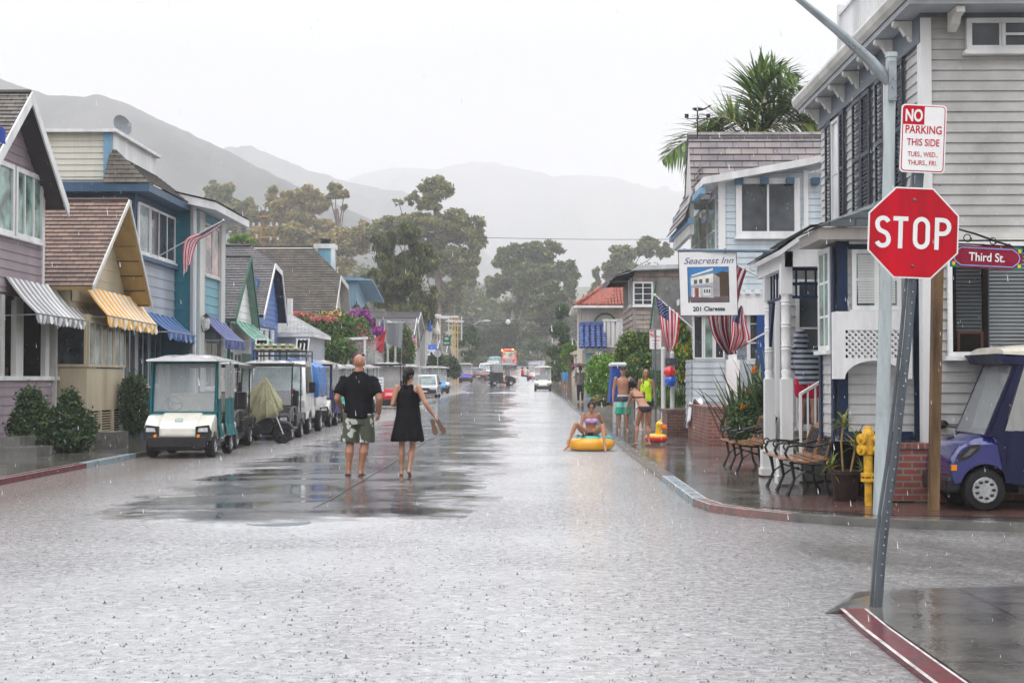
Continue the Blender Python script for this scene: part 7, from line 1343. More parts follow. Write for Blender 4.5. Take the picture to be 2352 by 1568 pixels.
pk = atY(610, 865, Y); mb = MB(); n = 26; rings = []; bot = [(651, 941, -.25), (640, 952, -.35), (612, 962, -.4), (586, 971, -.3), (575, 960, 0), (568, 925, .3), (571, 905, .5), (600, 905, .6), (635, 915, .4), (648, 925, .1)]
B = [atY(x, y, Y+d) for x, y, d in bot]
for k in range(9):
    tt = k/8; ring = []
    for i in range(40):
        f = i/40*len(B); j = int(f); q = B[j].lerp(B[(j+1) % len(B)], f-j); v = pk.lerp(q, tt**1.15); v += Vector((math.sin(i*1.57)*.03*tt, math.cos(i*1.9)*.03*tt, .03*math.sin(i*.9)*tt)); ring.append(v)
    rings.append(ring)
mb.loft(rings); mb.build('cover', pm('khaki_tarp', (.27, .26, .16), .55, .2, 5, 60, .2), t, smooth=True, solid=.01)
# ---- fire engine
t = thing('fire_engine', 'red fire engine with lit warning beacons coming down the far street', 'fire engine', (0, 0, 0)); FRD2 = paint('fire_red', (.6, .03, .02)); hw = 1.15
mb = MB(); mb.loft([[(x, y, z) for y, z in ((.0, .7), (.02, 1.5), (.35, 1.7), (.9, 1.75), (1.15, 2.65), (1.5, 2.75), (3.0, 2.75), (3.0, .6))] for x in (-hw+.12, -hw+.15, hw-.15, hw-.12)], caps=True); mb.build('cab', FRD2, t, bevel=.05); mb = MB(); mb.box(-hw, 3.05, .6, hw, 7.2, 2.7); mb.build('rear_body', FRD2, t, bevel=.04)
for sx in (-1, 1):
    mb = MB(); mb.prism([(sx*(hw-.3), y, z) for y, z in ((.0, .6), (.0, 1.1), (.3, 1.35), (1.3, 1.35), (1.5, 1.0), (1.4, .7))]+[], (sx*.32, 0, 0)); mb.build('fender', FRD2, t, bevel=.05); mb = MB(); mb.box(sx*(hw-.28), -.04, .95, sx*(hw-.06), .02, 1.2); mb.build('headlight', LENS, t)
    for cy in (.85, 5.6): wheel(t, sx*(hw-.18), cy, .5, .3, sx)
    mb = MB(); mb.box(sx*(hw+.1), .9, 1.7, sx*(hw+.3), .95, 2.2); mb.build('mirror', BLKP, t)
mb = MB(); mb.face([(-hw+.22, .88, 1.78), (hw-.22, .88, 1.78), (hw-.26, 1.1, 2.55), (-hw+.26, 1.1, 2.55)]); mb.build('windscreen', glassm('cab_glass', (.25, .3, .2), .1), t, solid=.02); mb = MB(); mb.box(-.55, -.05, .95, .55, .0, 1.55); mb.build('grille', CHR, t); mb = MB(); mb.box(-hw, -.3, .5, hw, -.02, .85); mb.build('bumper', CHR, t, bevel=.04)
BE = emitm('beacon_red', (1, .06, .02), 6); BA = emitm('beacon_amber', (1, .3, .02), 6)
mb = MB(); mb.box(-.7, 1.3, 2.75, .7, 1.6, 2.85); mb.build('light_bar', BLKP, t)
for x, m in ((-.55, BE), (-.3, BE), (.0, BE), (.35, BE), (.6, BA)): mb = MB(); mb.ell((x, 1.42, 2.95), (.12, .12, .12), 10); mb.build('beacon', m, t)
mb = MB(); mb.ell((-hw+.1, 1.2, 2.85), (.13, .13, .13), 10); mb.build('beacon', BA, t)
place(t, (fy(1169, 216), 216, gz(216)), 0)
# ================================================================ PEOPLE (local: facing +y, origin between the feet)
def remesh(mb, name, mat, parent, vox=.012, it=3, fold=None, fac=.5):
    me = bpy.data.meshes.new('tmp'); me.from_pydata([tuple(v) for v in mb.v], [], mb.f); o = bpy.data.objects.new('tmp', me); COL.objects.link(o)
    r = o.modifiers.new('r', 'REMESH'); r.mode = 'VOXEL'; r.voxel_size = vox; s = o.modifiers.new('s', 'SMOOTH'); s.factor = fac; s.iterations = it
    dg = bpy.context.evaluated_depsgraph_get(); dg.update(); m2 = bpy.data.meshes.new_from_object(o.evaluated_get(dg)); bpy.data.objects.remove(o); bpy.data.meshes.remove(me)
    if fold:
        sc, amp, zs = fold; nr = [v.normal.copy() for v in m2.vertices]
        for v, n in zip(m2.vertices, nr): v.co += n*(mnoise.noise(Vector((v.co.x*sc, v.co.y*sc, v.co.z*sc*zs)))*amp)
    m2.materials.clear(); m2.materials.append(mat); m2.polygons.foreach_set('use_smooth', [True]*len(m2.polygons)); m2.name = name
    ob = bpy.data.objects.new(name, m2); COL.objects.link(ob); ob.parent = parent; return ob
def er(c, rx, ry, n=24, tilt=0): return [(c[0]+rx*math.cos(2*math.pi*i/n), c[1]+ry*math.sin(2*math.pi*i/n), c[2]+tilt*math.sin(2*math.pi*i/n)) for i in range(n)]
def cap(mb, pts, rs, n=14):
    mb.tube(pts, rs, n)
    for p, r in zip(pts, rs): mb.ell(p, r*.995, n)
def hand(mb, wr, d, palmn, side, curl=.4, s=1.0, r=.0088):
    """wr wrist, d direction to the fingers, palmn palm normal; fingers unequal and bent, thumb from the side"""
    wr, d, palmn = Vector(wr), Vector(d).normalized(), Vector(palmn).normalized(); w = d.cross(palmn).normalized()*side
    R = Matrix((w, palmn, d)).transposed(); mb.ell(wr+d*.045*s, (.04*s, .017*s, .052*s), 12, R=R)
    for k, (o, L) in enumerate(((-.028, .062), (-.01, .074), (.01, .07), (.028, .054))):
        a = wr+d*.082*s+w*o*s; d1 = (d+palmn*curl*.7).normalized(); b = a+d1*L*.5*s; d2 = (d*math.cos(curl*2)+palmn*math.sin(curl*2)).normalized(); c = b+d2*L*.5*s; cap(mb, [a, b, c], [r*s, r*.95*s, r*.8*s], 8)
    a = wr+d*.02*s-w*.028*s; b = a+(d*.5-w*.8+palmn*.3).normalized()*.035*s; cap(mb, [a, b, b+(d+palmn*.4-w*.2).normalized()*.032*s], [.013*s, .011*s, .009*s], 8)
SKT = pm('tanned_skin', (.36, .165, .095), .42, .12, 5, 60, .03, spec=.45); SKL = pm('light_tan_skin', (.43, .215, .135), .4, .1, 5, 60, .03, spec=.45); SKB = pm('boy_skin', (.4, .19, .115), .42, .1, 5, 60, .03, spec=.45); SKH = pm('sunburnt_scalp', (.46, .2, .13), .35, .12, 8, 60, .02)
HAIRD = pm('black_hair', (.009, .007, .007), .35, .4, 30, 120, .4, streak=True); HAIRB = pm('sandy_hair', (.2, .13, .06), .45, .3, 25, 120, .4, streak=True)
EYE_ = pm('dark_eye', (.015, .01, .008), .2); LIP = pm('lip', (.35, .09, .08), .4)
def body(t, J, H=1.7, skin=SKT, vox=.012, bulk=1.0, hs=1.0, face=True, head=None, female=False, name='body', curl=(.35, .35), palms=(None, None), rh=(1, 1)):
    """J: dict of joints in metres. One continuous remeshed surface."""
    mb = MB(); k = H/1.75; b = bulk; P = {a: Vector(v) for a, v in J.items() if isinstance(v, tuple)}
    for s in 'LR':
        sg = -1 if s == 'L' else 1
        cap(mb, [P['sh'+s], P['sh'+s].lerp(P['el'+s], .45), P['el'+s]], [.052*k*b, .048*k*b, .038*k*b]); cap(mb, [P['el'+s], P['el'+s].lerp(P['wr'+s], .3), P['wr'+s]], [.038*k*b, .041*k*b, .026*k*b])
        f = (P['wr'+s]-P['el'+s]).normalized(); pn = palms[0 if s == 'L' else 1] or (Vector((-sg, .1, 0))); pn = Vector(pn); pn = (pn-f*pn.dot(f)).normalized(); hand(mb, P['wr'+s], f, pn, sg, curl[0 if s == 'L' else 1], k*hs*.98)
        cap(mb, [P['hp'+s], P['hp'+s].lerp(P['kn'+s], .4), P['kn'+s]], [.088*k*b, .078*k*b, .052*k*b]); c1 = P['kn'+s].lerp(P['an'+s], .32)+Vector((0, -.018*k, 0))
        cap(mb, [P['kn'+s], c1, P['kn'+s].lerp(P['an'+s], .7), P['an'+s]], [.05*k*b, .057*k*b, .036*k*b, .03*k*b])
        a, tt = P['an'+s], P['to'+s]; heel = a+Vector((0, 0, -.045*k))-(tt-a).normalized()*.03*k; cap(mb, [heel, a.lerp(tt, .5)+Vector((0, 0, -.01)), tt], [.034*k, .032*k, .022*k], 10); 
        w = (tt-a).cross(Vector((0, 0, 1))).normalized()
        for q in (-.026, -.012, .002, .014, .025): mb.ell(tt+w*q*k*sg*-1+(tt-a).normalized()*(.02-abs(q)*.25)*k, .0125*k, 8)
    pv, ch, nk = P['pelvis'], P['chest'], P['neck']; wst = pv.lerp(ch, .48)
    sw = (P['shR']-P['shL']).length/2; hw = .155*k*(b if not female else 1.02*b); rings = []
    R0 = [(pv+Vector((0, 0, -.1*k)), hw*.7, .085*k*b), (pv, hw, .115*k*b), (pv.lerp(wst, .5), hw*.93, .105*k*b), (wst, (.125 if female else .148)*k*b, .088*k*b), (wst.lerp(ch, .5), .15*k*b, .1*k*b), (ch, (.155 if female else .172)*k*b, .108*k*b), (ch.lerp(nk, .5), sw*.88, .088*k*b), (ch.lerp(nk, .78), sw*.62, .065*k*b), (nk, .058*k*b, .058*k*b)]
    mb.loft([er(c, rx, ry) for c, rx, ry in R0], caps=True)
    hd = P['head']; cap(mb, [nk-Vector((0, 0, .04*k)), nk.lerp(hd, .5)], [.058*k*b, .053*k*b]); M = Matrix.Rotation(J.get('yaw', 0), 3, 'Z') @ Matrix.Rotation(J.get('nod', 0), 3, 'X') if not isinstance(J.get('yaw', 0), tuple) else Matrix.Identity(3)
    def hp(x, y, z): return hd+M@Vector((x*k*hs, y*k*hs, z*k*hs))
    mb.ell(hp(0, -.008, .025), (.077*k*hs, .095*k*hs, .095*k*hs), 22, R=M); mb.ell(hp(0, .022, -.045), (.058*k*hs, .068*k*hs, .07*k*hs), 18, R=M); mb.ell(hp(0, .055, -.095), (.03*k*hs, .026*k*hs, .024*k*hs), 10, R=M)
    if face:
        cap(mb, [hp(0, .085, .01), hp(0, .103, -.03)], [.009*k, .014*k], 8); 
    for sg in (-1, 1): mb.ell(hp(sg*.08, -.01, -.012), (.01*k, .02*k, .032*k), 10, R=M)
    if female:
        for sg in (-1, 1): mb.ell(ch+Vector((sg*.068*k, .075*k, -.02*k)), (.058*k, .055*k, .055*k), 12)
    o = remesh(mb, name, skin, t, vox)
    if face:
        for sg in (-1, 1):
            e = MB(); e.ell(hp(sg*.031, .087, .012), (.014*k, .009*k, .008*k), 10); e.build('eye', EYE_, t, smooth=True); e = MB(); e.bar(hp(sg*.015, .093, .035), hp(sg*.048, .083, .033), .012*k, .007*k); e.build('eyebrow', HAIRD, t)
        e = MB(); e.ell(hp(0, .088, -.06), (.024*k, .008*k, .009*k), 10); e.build('mouth', LIP, t, smooth=True)
    return o, hp, P
def stand(H, w=1.0, lean=0, **kw):
    k = H; J = dict(pelvis=(0, 0, .53*k), chest=(0, 0, .735*k), neck=(0, -.01, .835*k), head=(0, .015, .925*k))
    for s, g in (('L', -1), ('R', 1)): J.update({'sh'+s: (g*.107*k*w, -.005, .81*k), 'el'+s: (g*.14*k*w, -.015, .625*k), 'wr'+s: (g*.15*k*w, .03, .48*k), 'hp'+s: (g*.052*k, 0, .5*k), 'kn'+s: (g*.056*k, .012, .275*k), 'an'+s: (g*.058*k, -.01, .048*k), 'to'+s: (g*.066*k, .12, .015*k)})
    J.update(kw); return J
def patm(name, kind, cols, sc=10):
    m, n, b, o = base(name); tc = N('ShaderNodeTexCoord', n); b.inputs['Roughness'].default_value = .6
    if kind == 'bands':
        sp = N('ShaderNodeSeparateXYZ', n); n.links.new(tc.outputs['Object'], sp.inputs[0]); mr = N('ShaderNodeMapRange', n); n.links.new(sp.outputs[2], mr.inputs[0]); mr.inputs[1].default_value, mr.inputs[2].default_value = sc
        r = N('ShaderNodeValToRGB', n); r.color_ramp.interpolation = 'CONSTANT'; n.links.new(mr.outputs[0], r.inputs[0])
        for i, (p, c) in enumerate(cols):
            e = r.color_ramp.elements[i] if i < 2 else r.color_ramp.elements.new(p); e.position = p; e.color = (*c, 1)
        n.links.new(r.outputs[0], b.inputs['Base Color'])
    elif kind == 'stripes':
        wv = N('ShaderNodeTexWave', n, bands_direction='Z'); wv.inputs['Scale'].default_value = sc; wv.inputs['Distortion'].default_value = 1.2; wv.inputs['Detail Scale'].default_value = .6; n.links.new(tc.outputs['Object'], wv.inputs['Vector']); r = N('ShaderNodeValToRGB', n); r.color_ramp.elements[0].position = .42; r.color_ramp.elements[1].position = .5; r.color_ramp.elements[0].color = (*cols[0], 1); r.color_ramp.elements[1].color = (*cols[1], 1); n.links.new(wv.outputs[0], r.inputs[0]); n.links.new(r.outputs[0], b.inputs['Base Color'])
    else:
        v = N('ShaderNodeTexVoronoi', n); v.inputs['Scale'].default_value = sc; z = N('ShaderNodeTexNoise', n); z.inputs['Scale'].default_value = sc*1.4; n.links.new(tc.outputs['Object'], z.inputs['Vector']); ad = N('ShaderNodeMix', n, data_type='RGBA', blend_type='LINEAR_LIGHT'); ad.inputs[0].default_value = .06; n.links.new(tc.outputs['Object'], ad.inputs[6]); n.links.new(z.outputs[1], ad.inputs[7]); n.links.new(ad.outputs[2], v.inputs['Vector'])
        r = N('ShaderNodeValToRGB', n); n.links.new(v.outputs[0], r.inputs[0]); r.color_ramp.elements[0].position = .0; r.color_ramp.elements[0].color = (*cols[1], 1); r.color_ramp.elements[1].position = .36; r.color_ramp.elements[1].color = (*cols[1], 1); e = r.color_ramp.elements.new(.42); e.color = (*cols[0], 1); e = r.color_ramp.elements.new(.06); e.color = (*cols[2], 1); e = r.color_ramp.elements.new(.1); e.color = (*cols[1], 1); n.links.new(r.outputs[0], b.inputs['Base Color'])
    return m
BLACKT = pm('black_wet_cotton', (.008, .008, .01), .7, .4, 8, 90, .2, spec=.06)
# ---- bald man walking away
t = thing('person', 'bald man in black tee and floral shorts walking away up the street', 'man', (0, 0, 0)); H = 1.87
J = stand(H, 1.28, pelvis=(0, 0, .985), chest=(0, .0, 1.37), neck=(0, .02, 1.6), head=(0, .04, 1.745), shL=(-.225, 0, 1.475), shR=(.225, 0, 1.475), elL=(-.325, -.07, 1.2), wrL=(-.29, .13, 1.06), elR=(.33, -.1, 1.2), wrR=(.31, .02, .975), hpL=(-.11, 0, .93), hpR=(.11, 0, .93), knL=(-.135, .03, .5), anL=(-.15, -.03, .09), toL=(-.17, .12, .035), knR=(.09, .05, .5), anR=(.035, -.02, .09), toR=(.05, .15, .03))
o, hp, P = body(t, J, H, SKT, .011, 1.2, 1.05, False, curl=(.7, .7))
mb = MB(); mb.loft([er((0, .0, z), rx, ry, 28) for z, rx, ry in ((.9, .232, .165), (1.0, .232, .168), (1.12, .225, .16), (1.25, .232, .155), (1.38, .245, .15), (1.46, .235, .13), (1.52, .2, .11), (1.57, .14, .09), (1.6, .095, .085), (1.615, .075, .08))], caps=True)
for s, g in (('L', -1), ('R', 1)): a, b = P['sh'+s], P['el'+s]; mb.tube([a+Vector((-g*.03, 0, .0)), a.lerp(b, .35), a.lerp(b, .75)], [.084, .082, .086], 16); mb.ell(a+Vector((g*.0, 0, -.004)), .085, 14)
remesh(mb, 'tee_shirt', BLACKT, t, .013, 3, (9, .022, .35))
mb = MB()
for s, g in (('L', -1), ('R', 1)): a, b = P['hp'+s], P['kn'+s]; mb.tube([a+Vector((0, 0, .05)), a.lerp(b, .45)+Vector((g*.01, 0, 0)), a.lerp(b, .93)+Vector((g*.015, 0, 0))], [.135, .128, .132], 18)
mb.loft([er((0, 0, z), rx, ry, 28) for z, rx, ry in ((.8, .2, .14), (.9, .22, .155), (.98, .215, .15))], caps=True); remesh(mb, 'shorts', patm('floral_shorts', 'flower', [(.07, .08, .05), (.55, .55, .5), (.25, .24, .2)], 7.5), t, .013, 3, (10, .016, .4))
mb = MB(); mb.tube([hp(-.085, -.03, .035), hp(-.082, .03, .1), hp(-.04, .06, .108), hp(.04, .06, .108), hp(.082, .03, .1), hp(.085, -.03, .035)], .006, 6); mb.ell(hp(-.045, .055, .112), (.034, .02, .02), 10); mb.ell(hp(.045, .055, .112), (.034, .02, .02), 10); mb.build('sunglasses', BLKP, t)
for s in 'LR': a, q = P['an'+s], P['to'+s]; mb = MB(); mb.prism([(a.x-.045, a.y-.07, .0), (a.x+.045, a.y-.07, .0), (q.x+.055, q.y-.01, .0), (q.x+.04, q.y+.06, .0), (q.x-.04, q.y+.06, .0), (q.x-.055, q.y-.01, .0)], (0, 0, .022)); mb.tube([(q.x-.045, q.y-.06, .02), (q.x, q.y-.01, .06), (q.x+.045, q.y-.06, .02)], .009, 6); mb.build('flip_flop', BLKP, t, bevel=.008)
place(t, (fy(824, 21.9), 21.9, .0), .0)
ph = thing('water_bottle', 'small clear bottle in the bald man\'s right hand', 'bottle', (fy(824, 21.9)+.28, 22.0, .87)); mb = MB(); mb.lathe(ph.location, [(.02, 0), (.03, .01), (.03, .1), (.012, .13), (.012, .15)], 12); mb.build('shell', clearm('bottle_plastic', alpha=.5, film=(.75, .75, .8)), ph, smooth=True)
# ---- woman in the black dress walking away
t = thing('person', 'barefoot woman in a short black dress walking away and carrying sandals', 'woman', (0, 0, 0)); H = 1.68
J = stand(H, 1, pelvis=(0, 0, .92), chest=(0, .0, 1.24), neck=(0, .0, 1.42), head=(.02, .02, 1.565), yaw=-.5, shL=(-.165, 0, 1.365), shR=(.165, 0, 1.365), elL=(-.235, -.03, 1.11), wrL=(-.15, .16, 1.1), elR=(.27, -.06, 1.13), wrR=(.4, .02, .93), hpL=(-.085, 0, .86), hpR=(.085, 0, .86), knL=(-.09, .01, .47), anL=(-.095, -.01, .08), toL=(-.115, .13, .025), knR=(.075, .02, .47), anR=(.03, -.13, .11), toR=(.035, -.03, .03))
o, hp, P = body(t, J, H, SKL, .010, .95, 1.0, False, female=True, curl=(.6, .8), palms=(None, (-.3, 0, -1)))
mb = MB(); mb.loft([er((0, .0, z), rx, ry, 30) for z, rx, ry in ((.55, .262, .2), (.62, .255, .195), (.75, .235, .18), (.9, .205, .155), (1.05, .17, .13), (1.18, .16, .125), (1.28, .15, .12), (1.36, .105, .085), (1.41, .07, .066))], caps=True); d_ = remesh(mb, 'dress', BLACKT, t, .012, 2, (11, .03, .18))
mb = MB(); mb.ell((0, -.098, 1.235), (.014, .012, .055), 10); mb.build('keyhole_opening', SKL, t, smooth=True)
mb = MB(); mb.ell(hp(0, -.022, .03), (.088, .1, .1), 18); mb.ell(hp(0, -.06, -.02), (.07, .06, .07), 14); cap(mb, [hp(0, -.1, .04), hp(-.0, -.13, -.03), hp(.0, -.13, -.13), hp(.01, -.12, -.23)], [.035, .042, .036, .014], 12); mb.ell(hp(0, -.09, .06), (.03, .03, .03), 10); remesh(mb, 'hair', HAIRD, t, .01, 2, (60, .008, .25))
place(t, (fy(937, 21.9), 21.9, .0), .0)
q = Vector((fy(937, 21.9)+.425, 21.93, .72)); t = thing('sandals', 'pair of brown flat sandals held in the woman\'s right hand', 'sandals', q)
for dx, a in ((-.05, .25), (.03, .5)):
    mb = MB(); dn = Vector((math.sin(a), 0, -math.cos(a))); wd = Vector((math.cos(a), 0, math.sin(a))); o_ = q+Vector((dx, dx*.3, .14)); L = [o_+dn*(-.02), ]; pts = [o_+dn*l+wd*w for l, w in ((-.03, 0), (-.01, .035), (.08, .03), (.15, .045), (.21, .04), (.24, 0), (.21, -.04), (.15, -.04), (.08, -.03), (-.01, -.035))]; mb.prism(pts, (0, .02, 0)); mb.build('sole', pm('brown_sandal', (.17, .1, .07), .6, .2), t, bevel=.004)
# ---- shirtless boy in banded board shorts
t = thing('person', 'shirtless boy in a cap and banded green board shorts on the pavement', 'boy', (0, 0, 0)); H = 1.76
J = stand(H, 1.02, nod=-.05); o, hp, P = body(t, J, H, SKB, .013, .97)
mb = MB()
for s, g in (('L', -1), ('R', 1)): a, b = P['hp'+s], P['kn'+s]; mb.tube([a+Vector((0, 0, .04)), a.lerp(b, .5), a.lerp(b, 1.02)+Vector((g*.01, 0, 0))], [.11, .105, .118], 16)
mb.loft([er((0, 0, z), rx, ry) for z, rx, ry in ((.82, .165, .12), (.9, .17, .13), (.985, .155, .118))], caps=True)
remesh(mb, 'board_shorts', patm('banded_shorts', 'bands', [(0, (.01, .33, .2)), (.36, (.25, .55, .55)), (.62, (.05, .055, .06)), (.9, (.5, .52, .62))], (.47, 1.0)), t, .013, 2, (14, .012, .4))
mb = MB(); mb.ell(hp(0, -.01, .055), (.086, .1, .075), 16); mb.ell(hp(0, .085, .055), (.055, .05, .012), 12); mb.build('cap', pm('dark_grey_cap', (.05, .04, .05), .7), t, smooth=True)
place(t, (fy(1431, 38), 38, .09), math.pi)
# ---- girl in neon vest
t = thing('person', 'girl in a neon yellow vest standing beside the shirtless boy', 'girl', (0, 0, 0)); H = 1.68
J = stand(H, .93, wrR=(.23, .02, .8), elR=(.21, -.02, 1.06)); o, hp, P = body(t, J, H, SKL, .013, .92, 1.0, True, female=True)
NEON = pm('neon_yellow_cloth', (.62, .95, .02), .6, .06, 6, 60, .1)
mb = MB(); mb.loft([er((0, .005, z), rx, ry) for z, rx, ry in ((.8, .17, .12), (.9, .175, .13), (1.05, .16, .12), (1.2, .155, .13), (1.3, .12, .1), (1.36, .09, .06))], caps=True); [mb.bar((g*.075, 0, 1.3), (g*.085, -.01, 1.42), .05, .1) for g in (-1, 1)]; remesh(mb, 'vest_top', NEON, t, .013, 2, (12, .02, .3))
mb = MB(); [cap(mb, [P['hp'+s], P['hp'+s].lerp(P['kn'+s], .25)], [.1, .098]) for s in 'LR']; remesh(mb, 'shorts', pm('navy_shorts', (.02, .03, .08), .6), t, .015, 2)
mb = MB(); mb.ell(hp(0, -.03, .035), (.087, .095, .095), 16); cap(mb, [hp(.05, -.05, 0), hp(.085, .02, -.12), hp(.08, .07, -.24), hp(.08, .08, -.36)], [.04, .03, .026, .012], 10); cap(mb, [hp(-.05, -.06, 0), hp(-.07, -.06, -.16)], [.04, .03], 10); remesh(mb, 'hair', HAIRB, t, .012, 2)
place(t, (fy(1484, 38.3), 38.3, .09), math.pi)
# ---- girl in a dark bikini, seen from behind, leaning
t = thing('person', 'girl in a dark patterned bikini leaning forward with her back turned', 'girl', (0, 0, 0)); H = 1.5
J = stand(H, .9, pelvis=(.07, -.1, .8), chest=(-.02, .1, 1.04), neck=(-.09, .2, 1.19), head=(-.12, .29, 1.29), nod=-.45, yaw=.3, shL=(-.17, .14, 1.13), shR=(.1, .18, 1.14), elL=(-.22, .2, .9), wrL=(-.26, .26, .7), elR=(.13, .3, .92), wrR=(.05, .42, .82), hpL=(-.02, -.1, .77), hpR=(.15, -.1, .77), knL=(-.08, .02, .43), anL=(-.12, -.06, .075), toL=(-.17, .06, .022), knR=(.13, -.0, .43), anR=(.15, -.1, .075), toR=(.1, .02, .022))
o, hp, P = body(t, J, H, SKT, .012, .93, 1.03, True, female=True)
BK = patm('dark_dotted_bikini', 'flower', [(.03, .015, .03), (.03, .015, .03), (.5, .2, .3)], 22); mb = MB(); mb.loft([er((.065, -.1, z), rx, ry) for z, rx, ry in ((.72, .1, .09), (.76, .147, .118), (.82, .148, .118), (.845, .14, .112))], caps=True); remesh(mb, 'bikini_bottom', BK, t, .012, 2)
mb = MB(); mb.loft([er((-.025, .1, z), rx, ry) for z, rx, ry in ((1.015, .147, .106), (1.05, .148, .108))], caps=True); remesh(mb, 'bikini_top', BK, t, .01, 1)
mb = MB(); mb.ell(hp(0, -.02, .03), (.092, .105, .105), 16); mb.ell(hp(-.02, -.09, -.02), (.07, .06, .09), 12); cap(mb, [hp(-.06, .03, .0), hp(-.09, .04, -.1)], [.03, .02], 8); remesh(mb, 'hair', HAIRD, t, .012, 2, (40, .012, .5))
place(t, (fy(1472, 30.2), 30.2, .08), .15)
# ---- seated girl on the ring float
FZ = .0; fx_, fyy = fy(1356, 30), 30
fl = thing('ring_float', 'yellow and turquoise inflatable boat float carrying a girl on the flooded road', 'pool float', (fx_, fyy, FZ)); mb = MB(); torus(mb, (fx_, fyy, .14), .38, .13, 36, 14); mb.build('lower_tube', pm('mustard_vinyl', (.75, .35, .01), .15, .05, 2, 1, 0, coat=.8), fl, smooth=True); mb = MB(); torus(mb, (fx_+.06, fyy+.06, .22), .34, .1, 36, 12); mb.build('upper_tube', pm('turquoise_vinyl', (.02, .35, .3), .15, .05, 2, 1, 0, coat=.8), fl, smooth=True); mb = MB(); mb.ell((fx_, fyy, .17), (.36, .36, .06), 20); mb.build('seat_pad', pm('pale_vinyl', (.5, .55, .55), .2, coat=.6), fl, smooth=True)
mb = MB(); [mb.ell((fx_+.3*math.cos(a), fyy+.3*math.sin(a)-.02, .32), (.07, .03, .012), 8) for a in (3.6, 4.1, 5.2, 5.9)]; mb.build('print', NAVY, fl)
t = thing('person', 'dark-haired girl in a lilac bikini top sitting on the yellow float', 'girl', (0, 0, 0)); H = 1.55
J = stand(H, .92, pelvis=(0, -.02, .36), chest=(-.02, .02, .63), neck=(-.02, .05, .8), head=(-.02, .1, .905), nod=-.25, shL=(-.17, .02, .75), shR=(.14, .02, .75), elL=(-.27, -.06, .55), wrL=(-.33, .02, .36), elR=(.2, .08, .52), wrR=(.14, .2, .36), hpL=(-.1, .05, .36), hpR=(.1, .05, .36), knL=(-.24, .42, .53), anL=(-.27, .62, .13), toL=(-.28, .72, .03), knR=(.32, .36, .56), anR=(.48, .42, .14), toR=(.56, .5, .03))
o, hp, P = body(t, J, H, SKT, .012, .95, 1.03, True, female=True)
mb = MB(); mb.loft([er((-.02, .02, z), rx, ry) for z, rx, ry in ((.575, .146, .104), (.66, .152, .108))], caps=True); [mb.ell((-.02+g*.06, .095, .62), (.062, .05, .052), 12) for g in (-1, 1)]; remesh(mb, 'bikini_top', patm('lilac_patterned_bikini', 'flower', [(.5, .3, .6), (.3, .3, .65), (.7, .25, .4)], 26), t, .01, 1)
mb = MB(); mb.loft([er((0, -.0, z), rx, ry) for z, rx, ry in ((.27, .12, .11), (.34, .152, .122), (.38, .15, .12))], caps=True); remesh(mb, 'bikini_bottom', pm('black_bikini', (.01, .01, .012), .5), t, .012, 1)
mb = MB(); mb.ell(hp(0, -.03, .035), (.09, .098, .1), 16); mb.ell(hp(0, -.06, .13), (.045, .045, .04), 10); mb.ell(hp(0, -.08, -.04), (.07, .05, .09), 10); remesh(mb, 'hair', HAIRD, t, .012, 2)
place(t, (fx_, fyy+.02, .0), math.pi)
# ---- hooded person on the inn steps
t = thing('person', 'person in a striped hoodie and red shorts photographing from the inn steps', 'person', (0, 0, 0)); H = 1.55
J = stand(H, .95, chest=(-.03, .08, 1.12), neck=(-.08, .13, 1.28), head=(-.11, .17, 1.38), shL=(-.19, .1, 1.22), shR=(.1, .1, 1.22), elL=(-.2, .2, 1.0), wrL=(.0, .42, 1.12), elR=(.2, .22, 1.05), wrR=(.16, .42, 1.2)); o, hp, P = body(t, J, H, SKL, .014, .95, 1.0, False)
STP = patm('navy_grey_stripes', 'stripes', [(.015, .02, .04), (.36, .4, .47)], 4.2); mb = MB(); mb.loft([er(c, rx, ry) for c, rx, ry in (((0, 0, .76), .165, .13), ((0, .0, .84), .18, .14), ((-.01, .04, 1.0), .175, .14), ((-.03, .08, 1.15), .185, .14), ((-.06, .11, 1.25), .12, .11))], caps=True)
for s in 'LR': cap(mb, [P['sh'+s], P['el'+s], P['el'+s].lerp(P['wr'+s], .85)], [.08, .066, .05])
mb.ell(hp(0, -.015, .02), (.11, .125, .14), 16); mb.ell(hp(0, -.05, -.1), (.1, .1, .09), 12); remesh(mb, 'hoodie', STP, t, .014, 2, (10, .02, .5))
mb = MB(); [cap(mb, [P['hp'+s]+Vector((0, 0, .02)), P['hp'+s].lerp(P['kn'+s], .35)], [.11, .105]) for s in 'LR']; remesh(mb, 'shorts', pm('crimson_shorts', (.5, .01, .05), .6), t, .015, 2)
place(t, (4.06, 21.1, .62), -.35, 1.05); ph = thing('phone', 'pink-cased phone held up by the hooded person', 'phone', (4.38, 21.6, 1.86)); mb = MB(); mb.box(4.335, 21.7, 1.77, 4.395, 21.715, 1.89); mb.build('case', pm('pink_case', (.7, .12, .18), .3), ph, bevel=.005); mb = MB(); mb.box(4.342, 21.692, 1.785, 4.388, 21.698, 1.875); mb.build('screen', GLASS, ph)
